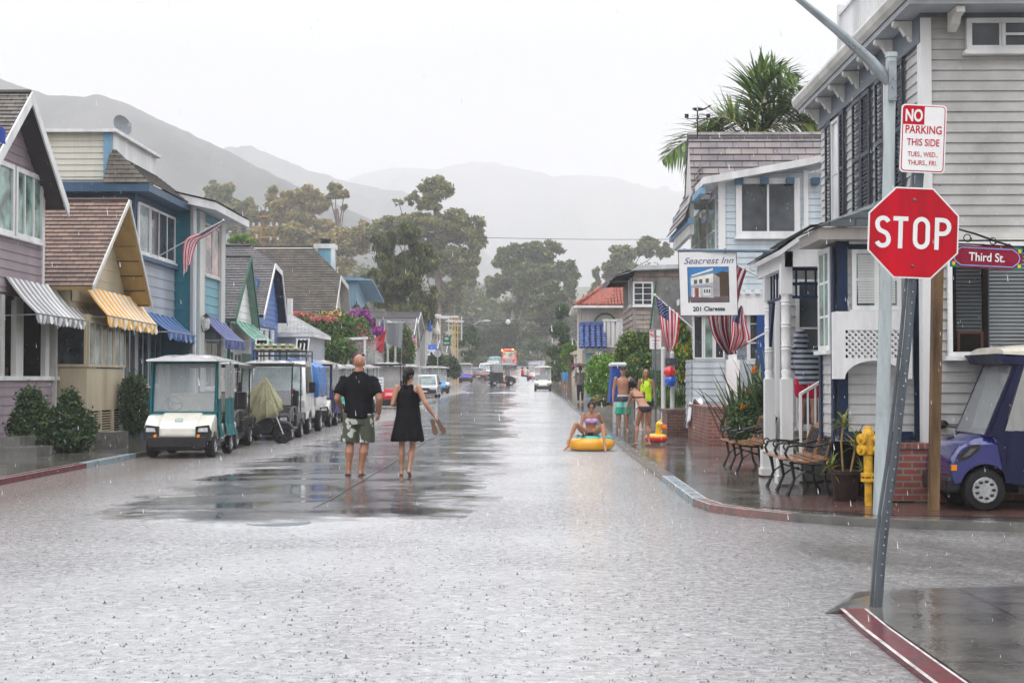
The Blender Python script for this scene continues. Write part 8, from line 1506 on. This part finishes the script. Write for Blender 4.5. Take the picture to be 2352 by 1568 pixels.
# ---- far figures
def far_person(label, px, Y, H, top, bottom, rz=0, skin=SKL, cat='person', walk=0, hat=None, longp=True, dz=.08, topn='shirt', z0=None, sit=False, X=None):
    t = thing('person', label, cat, (0, 0, 0)); kw = {}
    if walk: kw = dict(knL=(-.08, .18, .27*H), anL=(-.08, .28, .06), toL=(-.08, .4, .03), knR=(.08, -.1, .27*H), anR=(.08, -.33, .09), toR=(.08, -.22, .03), elL=(-.22, -.12, .64*H), elR=(.22, .1, .64*H))
    if sit: kw = dict(knL=(-.1, .42, .5*H), anL=(-.1, .45, .25*H), toL=(-.1, .57, .23*H), knR=(.1, .42, .5*H), anR=(.1, .45, .25*H), toR=(.1, .57, .23*H), elL=(-.2, .15, .64*H), wrL=(-.15, .4, .62*H), elR=(.2, .15, .64*H), wrR=(.15, .4, .62*H))
    J = stand(H, 1, **kw); o, hp, P = body(t, J, H, skin, .02, 1.0, 1.0, False); k = H/1.7
    mb = MB(); mb.loft([er((0, 0, z*k), rx*k, ry*k) for z, rx, ry in ((.82, .19, .14), (1.0, .18, .14), (1.2, .19, .14), (1.34, .18, .12), (1.42, .1, .08))], caps=True)
    for s in 'LR': a, b = P['sh'+s], P['el'+s]; mb.tube([a, a.lerp(b, .4), a.lerp(b, .9)], [.078*k, .075*k, .07*k], 12); mb.ell(a, .078*k, 10)
    remesh(mb, topn, top, t, .02, 2, (8, .02, .5)); mb = MB()
    for s in 'LR':
        cap(mb, [P['hp'+s]+Vector((0, 0, .03)), P['hp'+s].lerp(P['kn'+s], .9 if longp else .7)], [.105*k, .085*k])
        if longp: cap(mb, [P['kn'+s], P['kn'+s].lerp(P['an'+s], .95)], [.08*k, .055*k])
    remesh(mb, 'trousers' if longp else 'shorts', bottom, t, .02, 2)
    mb = MB()
    if hat: mb.lathe(hp(0, 0, .06), [(.17*k, 0), (.17*k, .012), (.095*k, .02), (.085*k, .1), (.01, .11)], 14)
    else: mb.ell(hp(0, -.02, .035), (.09, .1, .1), 12)
    mb.build('hat' if hat else 'hair', hat or HAIRD, t, smooth=True); place(t, (fy(px, Y) if X is None else X, Y, (gz(Y)+dz) if z0 is None else z0), rz); return t
DK = pm('dark_clothes', (.015, .015, .02), .6); BL = pm('blue_shirt_cloth', (.03, .2, .45), .6, .1, 5); TN = pm('taupe_shirt_cloth', (.2, .17, .15), .6, .15, 5); KH = pm('grey_shorts_cloth', (.2, .19, .18), .6); STRAW = pm('straw_hat', (.45, .25, .1), .7)
far_person('man in a blue shirt and straw hat standing up the right pavement', 1299, 99, 1.7, BL, KH, -.4, SKT, 'man', 0, STRAW, False)
u = far_person('person in a taupe shirt and dark trousers sheltering under a black umbrella', 1333, 68, 1.66, TN, DK, math.pi, SKT, 'person')
t = thing('umbrella', 'black umbrella printed with red and green flowers over the taupe shirt', 'umbrella', (fy(1333, 67.9), 67.9, gz(68)+1.5)); c = Vector((fy(1332, 67.9), 67.9, gz(68)+1.62)); mb = MB(); K = 16; rings = []
for j in range(7): a = j/6*1.15; rings.append([c+Vector((.44*math.sin(a)*math.cos(i*math.pi/8)*1.1, .44*math.sin(a)*math.sin(i*math.pi/8)*1.1, .3*math.cos(a)-(.02 if (i % 2 == 0 and j == 6) else 0))) for i in range(K)])
mb.loft(rings); cv = mb.build('canopy', pm('black_umbrella_cloth', (.02, .02, .025), .5), t, solid=.006, smooth=True); mb = MB(); mb.tube([c+Zv*.33, c-Zv*.5], .01, 6); mb.build('shaft', STEEL, t)
for dx, dz, m in ((-.2, .16, (.6, .03, .1)), (.1, .2, (.6, .03, .1)), (.2, .1, (.05, .45, .1))): mb = MB(); mb.ell(c+Vector((dx, -.36, dz)), (.09, .02, .06), 8); mb.build('flower_print', pm('print_%d' % int(m[0]*100), m, .5), cv)
w_ = far_person('dark clothed person with a blue bag striding across the far street', 1139, 177, 1.66, DK, DK, -math.pi/2, SKT, 'person', 1); w_.location.z = gz(177)
bg = thing('shoulder_bag', 'small blue bag slung on the person crossing the far street', 'bag', Vector(w_.location)+Vector((-.3, -.1, .95))); mb = MB(); q = bg.location; mb.box(q.x-.12, q.y-.05, q.z-.18, q.x+.12, q.y+.05, q.z+.12); mb.build('pouch', BL, bg, bevel=.03)
far_person('passenger in a red top seated in the black cart crossing the road', 1200, 124.4, 1.6, pm('red_top_cloth', (.6, .02, .03), .6), DK, -math.pi/2, SKT, 'person', 0, None, True, 0, 'shirt', gz(124)+.02, True)
far_person('passenger in pale clothes seated behind the red-topped one in the black cart', 1212, 124.9, 1.6, pm('pale_top_cloth', (.5, .45, .45), .6), pm('pink_cloth', (.5, .2, .3), .6), -math.pi/2, SKT, 'person', 0, None, True, 0, 'shirt', gz(124)+.02, True)
# ================================================================ VEGETATION
def leaves(name, blobs, n, size, mats, parent, seed=1, droop=0, shell=.55, gap=.0, gs=.5, asp=2.2, fz=.2):
    """many small leaf quads through ellipsoidal clumps; gaps by a noise field; each quad is its own island"""
    R = np.random.default_rng(seed); B = np.array(blobs, float); vol = B[:, 3]*B[:, 4]*B[:, 5]; pr = vol**.75; pr /= pr.sum(); idx = R.choice(len(B), n, p=pr); b = B[idx]
    d = R.normal(size=(n, 3)); d /= np.linalg.norm(d, axis=1)[:, None]; r = (shell+(1-shell)*R.random(n)**.7)*(1+fz*R.normal(size=n)); p = b[:, :3]+d*b[:, 3:6]*r[:, None]
    lump = np.sin(p[:, 0]*3.1/gs+seed)*np.sin(p[:, 1]*2.7/gs+1.3)*np.sin(p[:, 2]*3.3/gs+seed*.7)
    keep = lump > (-1+gap*1.0) if gap else np.ones(n, bool); p = p[keep]; d = d[keep]; lump = lump[keep]; n = len(p); off = rootloc(parent); p = p-np.array(off)
    a = R.normal(size=(n, 3)); a /= np.linalg.norm(a, axis=1)[:, None]
    if droop: a = a*(1-droop)+np.array([0, 0, -1.0])*droop; a /= np.linalg.norm(a, axis=1)[:, None]
    c = np.cross(a, R.normal(size=(n, 3))); c /= np.linalg.norm(c, axis=1)[:, None]; s = size*(.6+.8*R.random(n)); A = a*s[:, None]*.5*asp**.5; C = c*s[:, None]*.5/asp**.5
    V = np.stack([p-A, p+C, p+A, p-C], 1).reshape(-1, 3); me = bpy.data.meshes.new(name); me.vertices.add(4*n); me.vertices.foreach_set('co', V.ravel()); me.loops.add(4*n); me.loops.foreach_set('vertex_index', np.arange(4*n)); me.polygons.add(n); me.polygons.foreach_set('loop_start', np.arange(n)*4)
    for m in mats: me.materials.append(m)
    k = np.clip(((lump*.5+.5)*.6+R.random(n)*.6)*len(mats)*.85, 0, len(mats)-1).astype(int); me.polygons.foreach_set('material_index', k); me.update(); me.validate()
    o = bpy.data.objects.new(name, me); COL.objects.link(o)
    if parent: o.parent = parent
    return o
def core(name, blobs, mat, parent, f=.7):
    mb = MB(); [mb.ell(b[:3], (b[3]*f, b[4]*f, b[5]*f), 8) for b in blobs]; return remesh(mb, name, mat, parent, .5, 1) if False else mb.build(name, mat, parent)
BARK = pm('grey_brown_bark', (.16, .12, .09), .8, .4, 4, streak=True); BARKP = pm('pale_gum_bark', (.35, .3, .26), .7, .3, 2, streak=True)
EU = [leafm('gum_leaf_dark', (.055, .075, .025)), leafm('gum_leaf_mid', (.11, .14, .04)), leafm('gum_leaf_olive', (.24, .23, .07)), leafm('gum_leaf_rust', (.34, .24, .09))]
DG = [leafm('pine_dark', (.03, .05, .018)), leafm('pine_mid', (.075, .1, .025)), leafm('pine_olive', (.19, .19, .045))]
GR = [leafm('leaf_deep_green', (.02, .05, .012)), leafm('leaf_green', (.045, .1, .02)), leafm('leaf_light_green', (.09, .17, .03))]
BG = [leafm('leaf_bright', (.06, .15, .02)), leafm('leaf_yellow_green', (.14, .27, .03)), leafm('leaf_lime', (.22, .38, .05))]
def tree(label, blobs, Y, n, size, mats, trunk, depth=1.0, droop=.3, name='tree', seed=1, gap=.22, shell=.2, bark=None, group=None, asp=2.2, gs=None, br=.5):
    """blobs in view pixels (x, y, rx, ry) read at distance Y; trunk = pixel polyline"""
    s = F/Y; R = random.Random(seed); base = atY(trunk[0][0], trunk[0][1], Y); g = gz(Y); t = thing(name, label, 'tree', (base.x, Y, g), group)
    BB = []; mb = MB(); tp = [Vector((base.x, Y, g))]+[atY(x, y, Y) for x, y in trunk]; r0 = max(.12, (tp[-1].z-g)*.022); mb.tube(tp, [r0*1.3]+[r0*(1-.6*i/len(trunk)) for i in range(len(trunk))], 8)
    for x, y, rx, ry in blobs:
        c = atY(x, y, Y+R.uniform(-1, 1)*depth*rx/s*.6); e = (rx/s*.85, rx/s*depth*.85, ry/s*.85); m = max(9, int((rx*ry)**.5/1.7)); q = tp[min(len(tp)-1, 1+int(R.random()*len(tp)))]; mb.tube([q, q.lerp(c, .5)+Vector((0, 0, -.05*e[2])), c+Vector((0, 0, e[2]*.3))], [r0*br*.6, r0*br*.4, r0*.12], 6)
        for k in range(m):
            d = Vector((R.gauss(0, 1), R.gauss(0, 1), R.gauss(0, 1))).normalized(); f = .86*R.random()**.45; q2 = c+Vector((d.x*e[0]*f, d.y*e[1]*f, d.z*e[2]*f)); rr = R.uniform(.16, .34); BB.append((q2.x, q2.y, q2.z, e[0]*rr*1.1, e[1]*rr*1.1, e[2]*rr*.95)); mb.tube([c.lerp(tp[-1], .1), q2], [r0*.18, r0*.06], 4)
    mb.build('trunk', bark or BARK, t, smooth=True); leaves('crown', BB, int(n*.85), size*1.05, mats, t, seed, droop, shell, gap, gs or size*5, asp); return t
G_ = 'eucalyptus trees beyond the left houses'
tree('rounded olive eucalyptus farthest left above the teal house eave', [(497, 450, 50, 42), (470, 480, 40, 30), (520, 470, 30, 35)], 300, 26000, .55, EU, [(500, 560), (498, 480)], seed=1, group=G_)
tree('low olive eucalyptus just right of the farthest left one', [(560, 480, 48, 36), (530, 520, 50, 30), (600, 500, 40, 30)], 280, 24000, .55, EU, [(560, 560), (560, 500)], seed=2, group=G_)
tree('tall broad eucalyptus with rust tinted domes behind the utility pole', [(640, 470, 45, 48), (690, 460, 50, 46), (725, 470, 45, 45), (670, 500, 60, 40), (740, 520, 40, 34)], 270, 46000, .5, [EU[1], EU[2], EU[3], EU[2]], [(690, 620), (690, 500)], seed=3, group=G_)
tree('thin crowned eucalyptus with bare forked stems against the hill', [(770, 440, 26, 24), (790, 450, 15, 15), (757, 452, 14, 14), (790, 478, 9, 9)], 255, 7000, .45, [EU[1], EU[2], EU[3]], [(775, 600), (778, 530), (772, 480)], seed=4, group=G_, gap=.5)
tree('rusty lower eucalyptus mass in front of the tall domes', [(720, 560, 50, 40), (780, 560, 60, 50), (660, 545, 50, 40), (830, 545, 45, 55), (600, 550, 60, 35), (760, 620, 80, 40), (700, 600, 60, 40)], 235, 60000, .48, [EU[0], EU[2], EU[3], EU[1]], [(760, 660), (755, 600)], seed=5, group=G_)
tree('tallest eucalyptus with a high rounded head left of centre', [(1000, 435, 52, 40), (985, 470, 40, 30), (950, 455, 25, 20), (915, 465, 18, 12), (960, 520, 70, 45), (1040, 520, 65, 55), (1090, 545, 38, 60), (1010, 590, 80, 60), (900, 530, 70, 45), (1075, 620, 45, 50), (1030, 680, 60, 50)], 225, 90000, .42, EU[:3]+[EU[2]], [(1010, 780), (1005, 620), (1000, 480)], seed=6, group=G_)
tree('dark feathery casuarina leaning over the far left pavement', [(930, 540, 50, 36), (880, 560, 40, 24), (960, 600, 60, 50), (920, 640, 60, 45), (970, 680, 50, 50), (940, 720, 55, 36), (855, 640, 45, 30), (900, 690, 50, 40), (985, 720, 25, 36), (890, 600, 45, 40)], 118, 85000, .2, DG, [(945, 850), (950, 700), (930, 600)], seed=8, droop=.6, gap=.45, asp=4)
tree('small bright yellow-green tree behind the dark roofs by the utility pole', [(552, 545, 30, 14), (535, 552, 20, 10), (575, 553, 15, 10)], 100, 6000, .14, BG, [(552, 570), (552, 552)], seed=9, gap=.2)
tree('wide grey-green eucalyptus in the centre beyond the street end', [(1200, 580, 50, 36), (1250, 580, 55, 36), (1160, 600, 40, 40), (1300, 620, 36, 40), (1220, 640, 80, 50), (1140, 660, 40, 40), (1310, 660, 25, 36), (1190, 700, 60, 30)], 262, 80000, .46, [EU[0], EU[1], EU[1], EU[2]], [(1170, 800), (1180, 700), (1220, 620)], seed=10, bark=BARKP)
tree('dark layered conifer on the right side of the far street', [(1255, 660, 36, 26), (1270, 690, 55, 30), (1250, 720, 60, 30), (1275, 750, 50, 30), (1230, 760, 36, 30)], 225, 42000, .36, [DG[0], DG[1], DG[1], EU[2]], [(1255, 820), (1257, 700)], seed=11, gap=.25)
tree('dense dark round tree closing the centre of the street', [(1130, 770, 50, 36), (1165, 760, 40, 30), (1110, 800, 40, 30), (1150, 800, 50, 34), (1190, 790, 30, 30)], 245, 42000, .34, [DG[0], DG[1], GR[0]], [(1140, 850), (1140, 780)], seed=12, gap=.15)
tree('light green street tree beyond the yellow trellis', [(1080, 770, 26, 30), (1060, 790, 18, 20), (1095, 790, 16, 22), (1075, 815, 22, 18), (1050, 760, 12, 18)], 152, 14000, .22, GR, [(1078, 850), (1078, 790)], seed=13)
tree('pale eucalyptus behind the taupe shingle house', [(1430, 590, 40, 40), (1480, 570, 45, 30), (1525, 575, 26, 26), (1400, 620, 30, 30), (1460, 630, 60, 30), (1370, 640, 15, 30), (1362, 665, 15, 22)], 280, 46000, .46, [EU[0], EU[1], EU[2]], [(1440, 760), (1450, 620)], seed=14, gap=.42)
tree('round bright tree beside the parked carts on the right', [(1235, 790, 26, 24), (1215, 800, 15, 18), (1255, 800, 20, 20)], 200, 14000, .28, GR, [(1235, 840), (1235, 800)], seed=15, gap=.2)
tree('tall narrow ivy-clad tree on the right before the Spanish house', [(1290, 720, 22, 26), (1285, 760, 26, 26), (1300, 790, 22, 22), (1275, 810, 24, 24), (1310, 830, 15, 20), (1290, 850, 22, 18)], 112, 34000, .17, GR, [(1292, 880), (1290, 760)], seed=16, gap=.3)
tree('young broad-leaved tree beside the small parking signs on the right', [(1310, 800, 18, 14), (1296, 815, 15, 12), (1318, 825, 15, 14), (1300, 845, 12, 12)], 88, 5000, .2, BG, [(1308, 880), (1308, 815)], seed=17, droop=.5, gap=.3)
def bush(label, blobs, n, size, mats, name='bush', cat='bush', seed=1, gap=.1, base=None, stem=True, droop=0, dark=True, extra=None, group=None, shell=.6, gs=None):
    B = [tuple(b) for b in blobs]; z0 = min(b[2]-b[5] for b in B); t = thing(name, label, cat, (B[0][0], B[0][1], z0), group); leaves('foliage', B, n, size, mats, t, seed, droop, shell, gap, gs or size*4, 2.2, .2)
    if stem: mb = MB(); [mb.tube([(b[0], b[1], z0), (b[0], b[1], b[2])], [.03, .01], 5) for b in B[:4]]; mb.build('stem', BARK, t)
    if dark: mb = MB(); [mb.ell(b[:3], (b[3]*.72, b[4]*.72, b[5]*.72), 10) for b in B]; mb.build('inner_shade_core', pm('foliage_shade', (.015, .02, .01), .9, .3), t)  # solid dark core puts the foliage's inner shade into its colour
    return t
def pb(x, y, rx, ry, Y, d=1.0): p = atY(x, y, Y); s = F/Y; return (p.x, Y, p.z, rx/s, rx/s*d, ry/s)
HG = [leafm('hedge_dark', (.018, .04, .014)), leafm('hedge_green', (.035, .07, .02)), leafm('hedge_tip', (.08, .12, .035))]
bush('dark green conical shrub at the left of the pair before the mauve porch', [pb(70, 940, 30, 45, 27.6), pb(55, 985, 32, 42, 27.4), pb(95, 985, 32, 50, 27.4), pb(70, 1010, 36, 24, 27.3)], 17000, .06, HG, seed=21, droop=-.4)
bush('dark green shrub at the right of the pair, beside the concrete block', [pb(160, 950, 26, 50, 28), pb(185, 985, 32, 42, 27.8), pb(135, 985, 30, 45, 27.8), pb(165, 1010, 40, 25, 27.6)], 17000, .06, HG, seed=22, droop=-.4)
bush('tall clipped hedge between the cream bay and the teal framed cart', [pb(308, 900, 28, 36, 35.2, .8), pb(310, 950, 28, 45, 35, .8), pb(300, 930, 22, 50, 35.2)], 22000, .05, HG, 'hedge', 'hedge', 23)
for i, (a, b, y0, y1, Y) in enumerate(((0, 84, 1028, 1052, 25.8), (0, 45, 1004, 1030, 26.2), (216, 266, 992, 1026, 29))):
    p, q = atY(a, y1, Y), atY(b, y0, Y); tag(trim(None, 'concrete_block', [(p.x, Y, .06, q.x, Y+.9, q.z)], M_KERB), ('low concrete step at the foot of the left shrubs', 'upper concrete step beside the left shrubs', 'square concrete block right of the two shrubs')[i], 'step')
# bougainvillea over a white pergola
BV = bush('bougainvillea cascading over the white lattice pergola with pink and purple flowers', [pb(690, 760, 36, 32, 66), pb(730, 765, 45, 40, 66), pb(775, 765, 45, 42, 67), pb(810, 790, 32, 45, 68), pb(760, 800, 50, 30, 66), pb(820, 760, 26, 30, 69), pb(700, 745, 40, 22, 66)], 60000, .13, [GR[1], BG[0], GR[2], leafm('dull_red_leaf', (.12, .08, .035))], 'bougainvillea', 'climbing plant', 24, .25, droop=.2, shell=.35)
leaves('flowers', [pb(688, 726, 32, 9, 66), pb(730, 734, 45, 9, 66), pb(660, 730, 8, 8, 66)], 2600, .13, [leafm('pink_bract', (.48, .09, .15)), leafm('coral_bract', (.6, .2, .15))], BV, 31, 0, .2)
leaves('flowers', [pb(765, 728, 28, 12, 67), pb(745, 735, 20, 8, 67)], 1600, .13, [leafm('yellow_bract', (.6, .45, .12)), leafm('coral_bract', (.6, .2, .15))], BV, 32, 0, .2)
leaves('flowers', [pb(826, 727, 22, 15, 69.5), pb(842, 740, 14, 12, 70), pb(868, 760, 12, 10, 72), pb(800, 728, 12, 10, 68)], 3400, .13, [leafm('magenta_bract', (.33, .03, .27)), leafm('purple_bract', (.24, .03, .25))], BV, 33, 0, .2)
leaves('flowers', [pb(820, 790, 25, 40, 67), pb(790, 810, 30, 20, 66.5), pb(700, 780, 20, 20, 65.2)], 700, .12, [leafm('dark_pink_bract', (.35, .03, .12))], BV, 34, 0, .8)
t = thing('pergola', 'white lattice pergola under the bougainvillea', 'pergola', (-9.5, 66, .3)); mb = MB(); s_ = F/66
for px in (728, 760, 800, 838): mb.bar(atY(px, 870, 66), atY(px, 780, 66), .1)
mb.bar(atY(720, 782, 66), atY(845, 776, 66), .12); mb.build('post', WHITE, t); mb = MB()
for i in range(22): a = atY(730+i*5, 783, 66.1); mb.bar(a, a+Vector((.9, 0, -.9)), .03, .01); mb.bar(a+Vector((.9, .01, 0)), a+Vector((0, .01, -.9)), .03, .01)
mb.build('lattice', WHITE, t); trim(t, 'side_panel', [(-10.2, 64.9, .3, -10.0, 67, 2.6)], BLUED)
bush('ivy-covered column between the hanging grey canvas and the small flags', [pb(928, 775, 15, 26, 92), pb(932, 810, 18, 28, 92), pb(905, 820, 18, 20, 92), pb(930, 845, 18, 20, 92)], 20000, .14, GR+[leafm('coral_bract', (.6, .2, .15))], 'ivy_column', 'climbing plant', 25, .1)
bush('low hedge behind the white carts on the left near the green sign', [pb(1005, 835, 20, 20, 106), pb(1030, 840, 20, 20, 110), pb(1045, 850, 12, 16, 120)], 14000, .16, HG, 'hedge', 'hedge', 26)
bush('bright lime hedge beside the blue canvas enclosure', [pb(1378, 850, 26, 30, 52), pb(1400, 860, 26, 34, 51), pb(1375, 885, 26, 28, 52), pb(1395, 835, 22, 18, 52), pb(1410, 890, 18, 26, 50)], 36000, .07, BG, 'hedge', 'hedge', 27, .12)
bush('tall glossy shrub with yellow flowers in front of the taupe shingle house', [pb(1455, 800, 32, 32, 50), pb(1490, 800, 30, 30, 50), pb(1440, 825, 22, 24, 50), pb(1480, 840, 36, 28, 49)], 38000, .09, [GR[0], GR[1], GR[2], leafm('yellow_flower', (.5, .45, .02))], 'shrub', 'shrub', 28, .15)
bush('clipped green hedge behind the neon-vested girl', [pb(1460, 880, 30, 28, 46), pb(1500, 885, 30, 30, 45.5), pb(1520, 880, 25, 25, 45)], 22000, .06, GR, 'hedge', 'hedge', 29)
bush('feathery green shrub with yellow streamers beside the pale blue house corner', [pb(1565, 790, 18, 40, 38.5), pb(1572, 840, 20, 36, 38.2), pb(1560, 760, 12, 22, 38.5)], 20000, .09, [GR[1], GR[2], leafm('yellow_streamer', (.6, .5, .03))], 'shrub', 'shrub', 30, .3, droop=.6, shell=.2)
bush('dark hedge at the street end beside the fire engine', [pb(1095, 835, 30, 14, 232), pb(1215, 830, 36, 16, 234), pb(1190, 820, 22, 14, 236), pb(1280, 850, 26, 24, 128)], 26000, .25, DG, 'hedge', 'hedge', 35)
bush('yellowed grass clump at the foot of the hedge on the right', [pb(1385, 918, 22, 10, 50), pb(1420, 925, 14, 10, 46)], 3000, .12, [leafm('dry_grass', (.35, .24, .08)), leafm('grass_green', (.1, .14, .04))], 'grass_clump', 'grass', 36, 0, dark=False, stem=False, droop=-.8)
# strap-leaf plants in the low planter bed
def strap(label, pts, n, L, w, mats, name, cat, seed, flowers=None, spread=.35):
    R = random.Random(seed); t = thing(name, label, cat, pts[0]); mb = MB()
    for k in range(n):
        c = Vector(pts[k % len(pts)])+Vector((R.gauss(0, spread*.4), R.gauss(0, spread*.4), 0)); a = R.uniform(0, 6.28); e = R.uniform(.75 if len(pts) > 4 else 1.0, 1.5); blade(mb, c, (math.cos(a)*math.cos(e), math.sin(a)*math.cos(e), math.sin(e)), L*R.uniform(.6, 1.1), w, R.uniform(.05, .45), R.randrange(len(mats)), 6)
    mb.build('leaf', mats, t)
    for (c, m) in (flowers or []):
        fb = MB()
        for k in range(5): blade(fb, Vector(c), (R.uniform(-1, 1), R.uniform(-1, .2), R.uniform(.2, 1)), .2, .022, 0, 0, 3)
        fb.build('flower', m, t)
    return t
strap('fresh green strap leaves behind the low brick planter', [atY(x, y, 38.8) for x, y in ((1505, 935), (1530, 938), (1555, 935), (1575, 930), (1590, 938), (1515, 940))], 260, .95, .025, BG[:2]+[GR[2]], 'agapanthus', 'plant', 41, None, .6)
ORF = leafm('orange_flower', (.85, .25, .01), .2)
strap('large bird of paradise plant with orange flowers beside the white porch columns', [Vector((3.9, 26.4, .5)), Vector((4.05, 26.2, .6)), Vector((4.25, 25.8, .8)), Vector((4.4, 26.5, .9))], 130, 1.45, .045, [leafm('strelitzia_dark', (.02, .05, .025)), leafm('strelitzia_mid', (.045, .085, .035)), leafm('strelitzia_tip', (.1, .12, .04))], 'bird_of_paradise', 'plant', 42, [(atY(1729, 858, 25.6), ORF), (atY(1701, 941, 25.4), ORF), (atY(1722, 905, 25.5), leafm('dry_flower', (.3, .15, .08)))], .5)
bush('small dark leafy shrub below the bird of paradise', [pb(1715, 960, 32, 36, 25.6), pb(1745, 935, 22, 45, 25.8), pb(1700, 985, 26, 26, 25.2), pb(1735, 1000, 26, 20, 25)], 22000, .045, GR[:2]+[HG[2]], 'shrub', 'shrub', 43)
strap('grassy green tuft beside the inn stair rail', [Vector((3.95, 20.3, .3)), Vector((4.1, 20.2, .3))], 60, .7, .02, BG[:2]+[GR[1]], 'tufted_plant', 'plant', 44, None, .3)
FW_ = leaves('far_wood', [pb(x, y, 70, 45, 330, 1.2) for x, y in ((450, 600), (540, 610), (640, 620), (740, 640), (840, 660), (900, 680), (1090, 720), (1180, 730), (1290, 730), (1380, 730), (1460, 720), (1560, 720), (1120, 770), (1230, 780), (1340, 780), (860, 730), (960, 740), (420, 640), (1480, 660), (1050, 690))], 70000, .8, [EU[0], DG[1], EU[1], EU[2]], None, 50, .2, .3, .3, 5, 2.2, .2); FW_['kind'] = 'stuff'; FW_['label'] = 'far wooded slope behind the houses'
# palm
def palm():
    Y = 44; c = atY(1740, 318, Y); t = thing('palm_tree', 'feathery green palm rising behind the grey tiled roof', 'palm tree', (c.x, Y, .1)); mb = MB(); mb.tube([(c.x, Y, .1), (c.x+.1, Y, c.z*.5), c], [.28, .22, .25], 10); mb.build('trunk', BARK, t, smooth=True)
    PM = [leafm('palm_dark', (.04, .09, .02)), leafm('palm_mid', (.12, .2, .035)), leafm('palm_yellow', (.32, .3, .07))]; R = random.Random(3)
    FR_ = [((1740, 318), (1725, 205), (1790, 135), (1835, 180)), ((1740, 318), (1760, 215), (1820, 165), (1868, 215)), ((1740, 318), (1700, 210), (1735, 150), (1805, 150)), ((1738, 318), (1790, 240), (1850, 235), (1890, 310)), ((1735, 318), (1760, 285), (1850, 270), (1900, 300)), ((1725, 318), (1690, 270), (1650, 250), (1600, 295)), ((1720, 320), (1660, 290), (1580, 300), (1520, 370)), ((1735, 318), (1700, 260), (1660, 245), (1640, 300)), ((1740, 318), (1780, 260), (1830, 220), (1880, 245)), ((1735, 318), (1740, 250), (1760, 190), (1790, 170))]
    for i, fr in enumerate(FR_):
        dY = R.uniform(-1.2, 1.2); P = [atY(x, y, Y+dY*k/3) for k, (x, y) in enumerate(fr)]; fb = MB(); n = 56; pts = []
        for k in range(n+1): u = k/n; pts.append(P[0]*(1-u)**3+P[1]*3*u*(1-u)**2+P[2]*3*u*u*(1-u)+P[3]*u**3)
        fb.tube(pts[::4], [.04*(1-k/16) for k in range(len(pts[::4]))], 5, 2)
        for k in range(4, n):
            d = (pts[k+1]-pts[k]).normalized(); L = 1.3*math.sin(math.pi*min(.97, (k/n)**.7))+.15; sd = d.cross(Vector((0, -1, .3))).normalized()
            for sg in (-1, 1): dr = (sd*sg*.75+d*.65+Vector((R.uniform(-.1, .1), R.uniform(-.5, .5), -.2))).normalized(); blade(fb, pts[k], dr, L*R.uniform(.75, 1.05), .06, R.uniform(.1, .5), R.choice((0, 0, 1, 1, 2 if i in (4, 5, 6) else 1)), 4)
        fb.build('frond', PM, t)
palm()
# ================================================================ RAIN: splash crowns on the flooded street, drops in the air
def splashes():
    R = random.Random(11); mb = MB()
    for i in range(9000):
        Y = 5.5+(R.random()**1.9)*26; X = R.uniform(-.42, .42)*Y*.9
        if X < -7.3 or (X > 1.85 and (Y > 14.2 or Y < 10.2)): continue
        if -5 < X < 0 and Y > 15 and R.random() < .75: continue
        h = R.uniform(.003, .012)*(1.9 if R.random() < .05 else 1); r = h*R.uniform(.3, .8); z = gz(Y)-.004; n = 5
        if R.random() < .38: mb.lathe((X, Y, z), [(r*1.3, 0), (r*.5, h*.35), (r*.28, h*.9), (r*.1, h)], n)
        else:
            for k in range(n): a = k*6.283/n+R.random(); c = (X+r*1.6*math.cos(a), Y+r*1.6*math.sin(a), z); mb.face([c, (c[0]+.004, c[1], z), (X+r*2.4*math.cos(a), Y+r*2.4*math.sin(a), z+h*.7)])
    o = mb.build('rain_splashes', pm('splash_water', (.1, .1, .105), .15, .2, spec=.6)); o['kind'] = 'stuff'; o['label'] = 'small rain splashes over the flooded street'  # dark grey stands for the splashes' shade and dark reflections
splashes()
def drops():
    R = np.random.default_rng(5); n = 6500; Y = 4+42*R.random(n)**.8; X = (R.random(n)-.5)*Y*.78; Z = 6.5*R.random(n); L = .012+.02*R.random(n); wd = .0011+.0009*R.random(n); sl = .12
    V = np.stack([np.stack([X-wd, Y, Z], 1), np.stack([X+wd, Y, Z], 1), np.stack([X-sl*L, Y, Z+L], 1), np.stack([X, Y-wd, Z+L*.4], 1)], 1).reshape(-1, 3); b = np.arange(n)*4; fs = np.stack([b, b+1, b+2, b, b+3, b+2, b+1, b+3, b+2], 1).reshape(-1, 3)
    me = bpy.data.meshes.new('raindrops'); me.from_pydata(V.tolist(), [], fs.tolist()); me.materials.append(pm('rain_water', (.75, .77, .8), .2, .05)); o = bpy.data.objects.new('raindrops', me); COL.objects.link(o); o['kind'] = 'stuff'; o['label'] = 'falling raindrops'
drops()
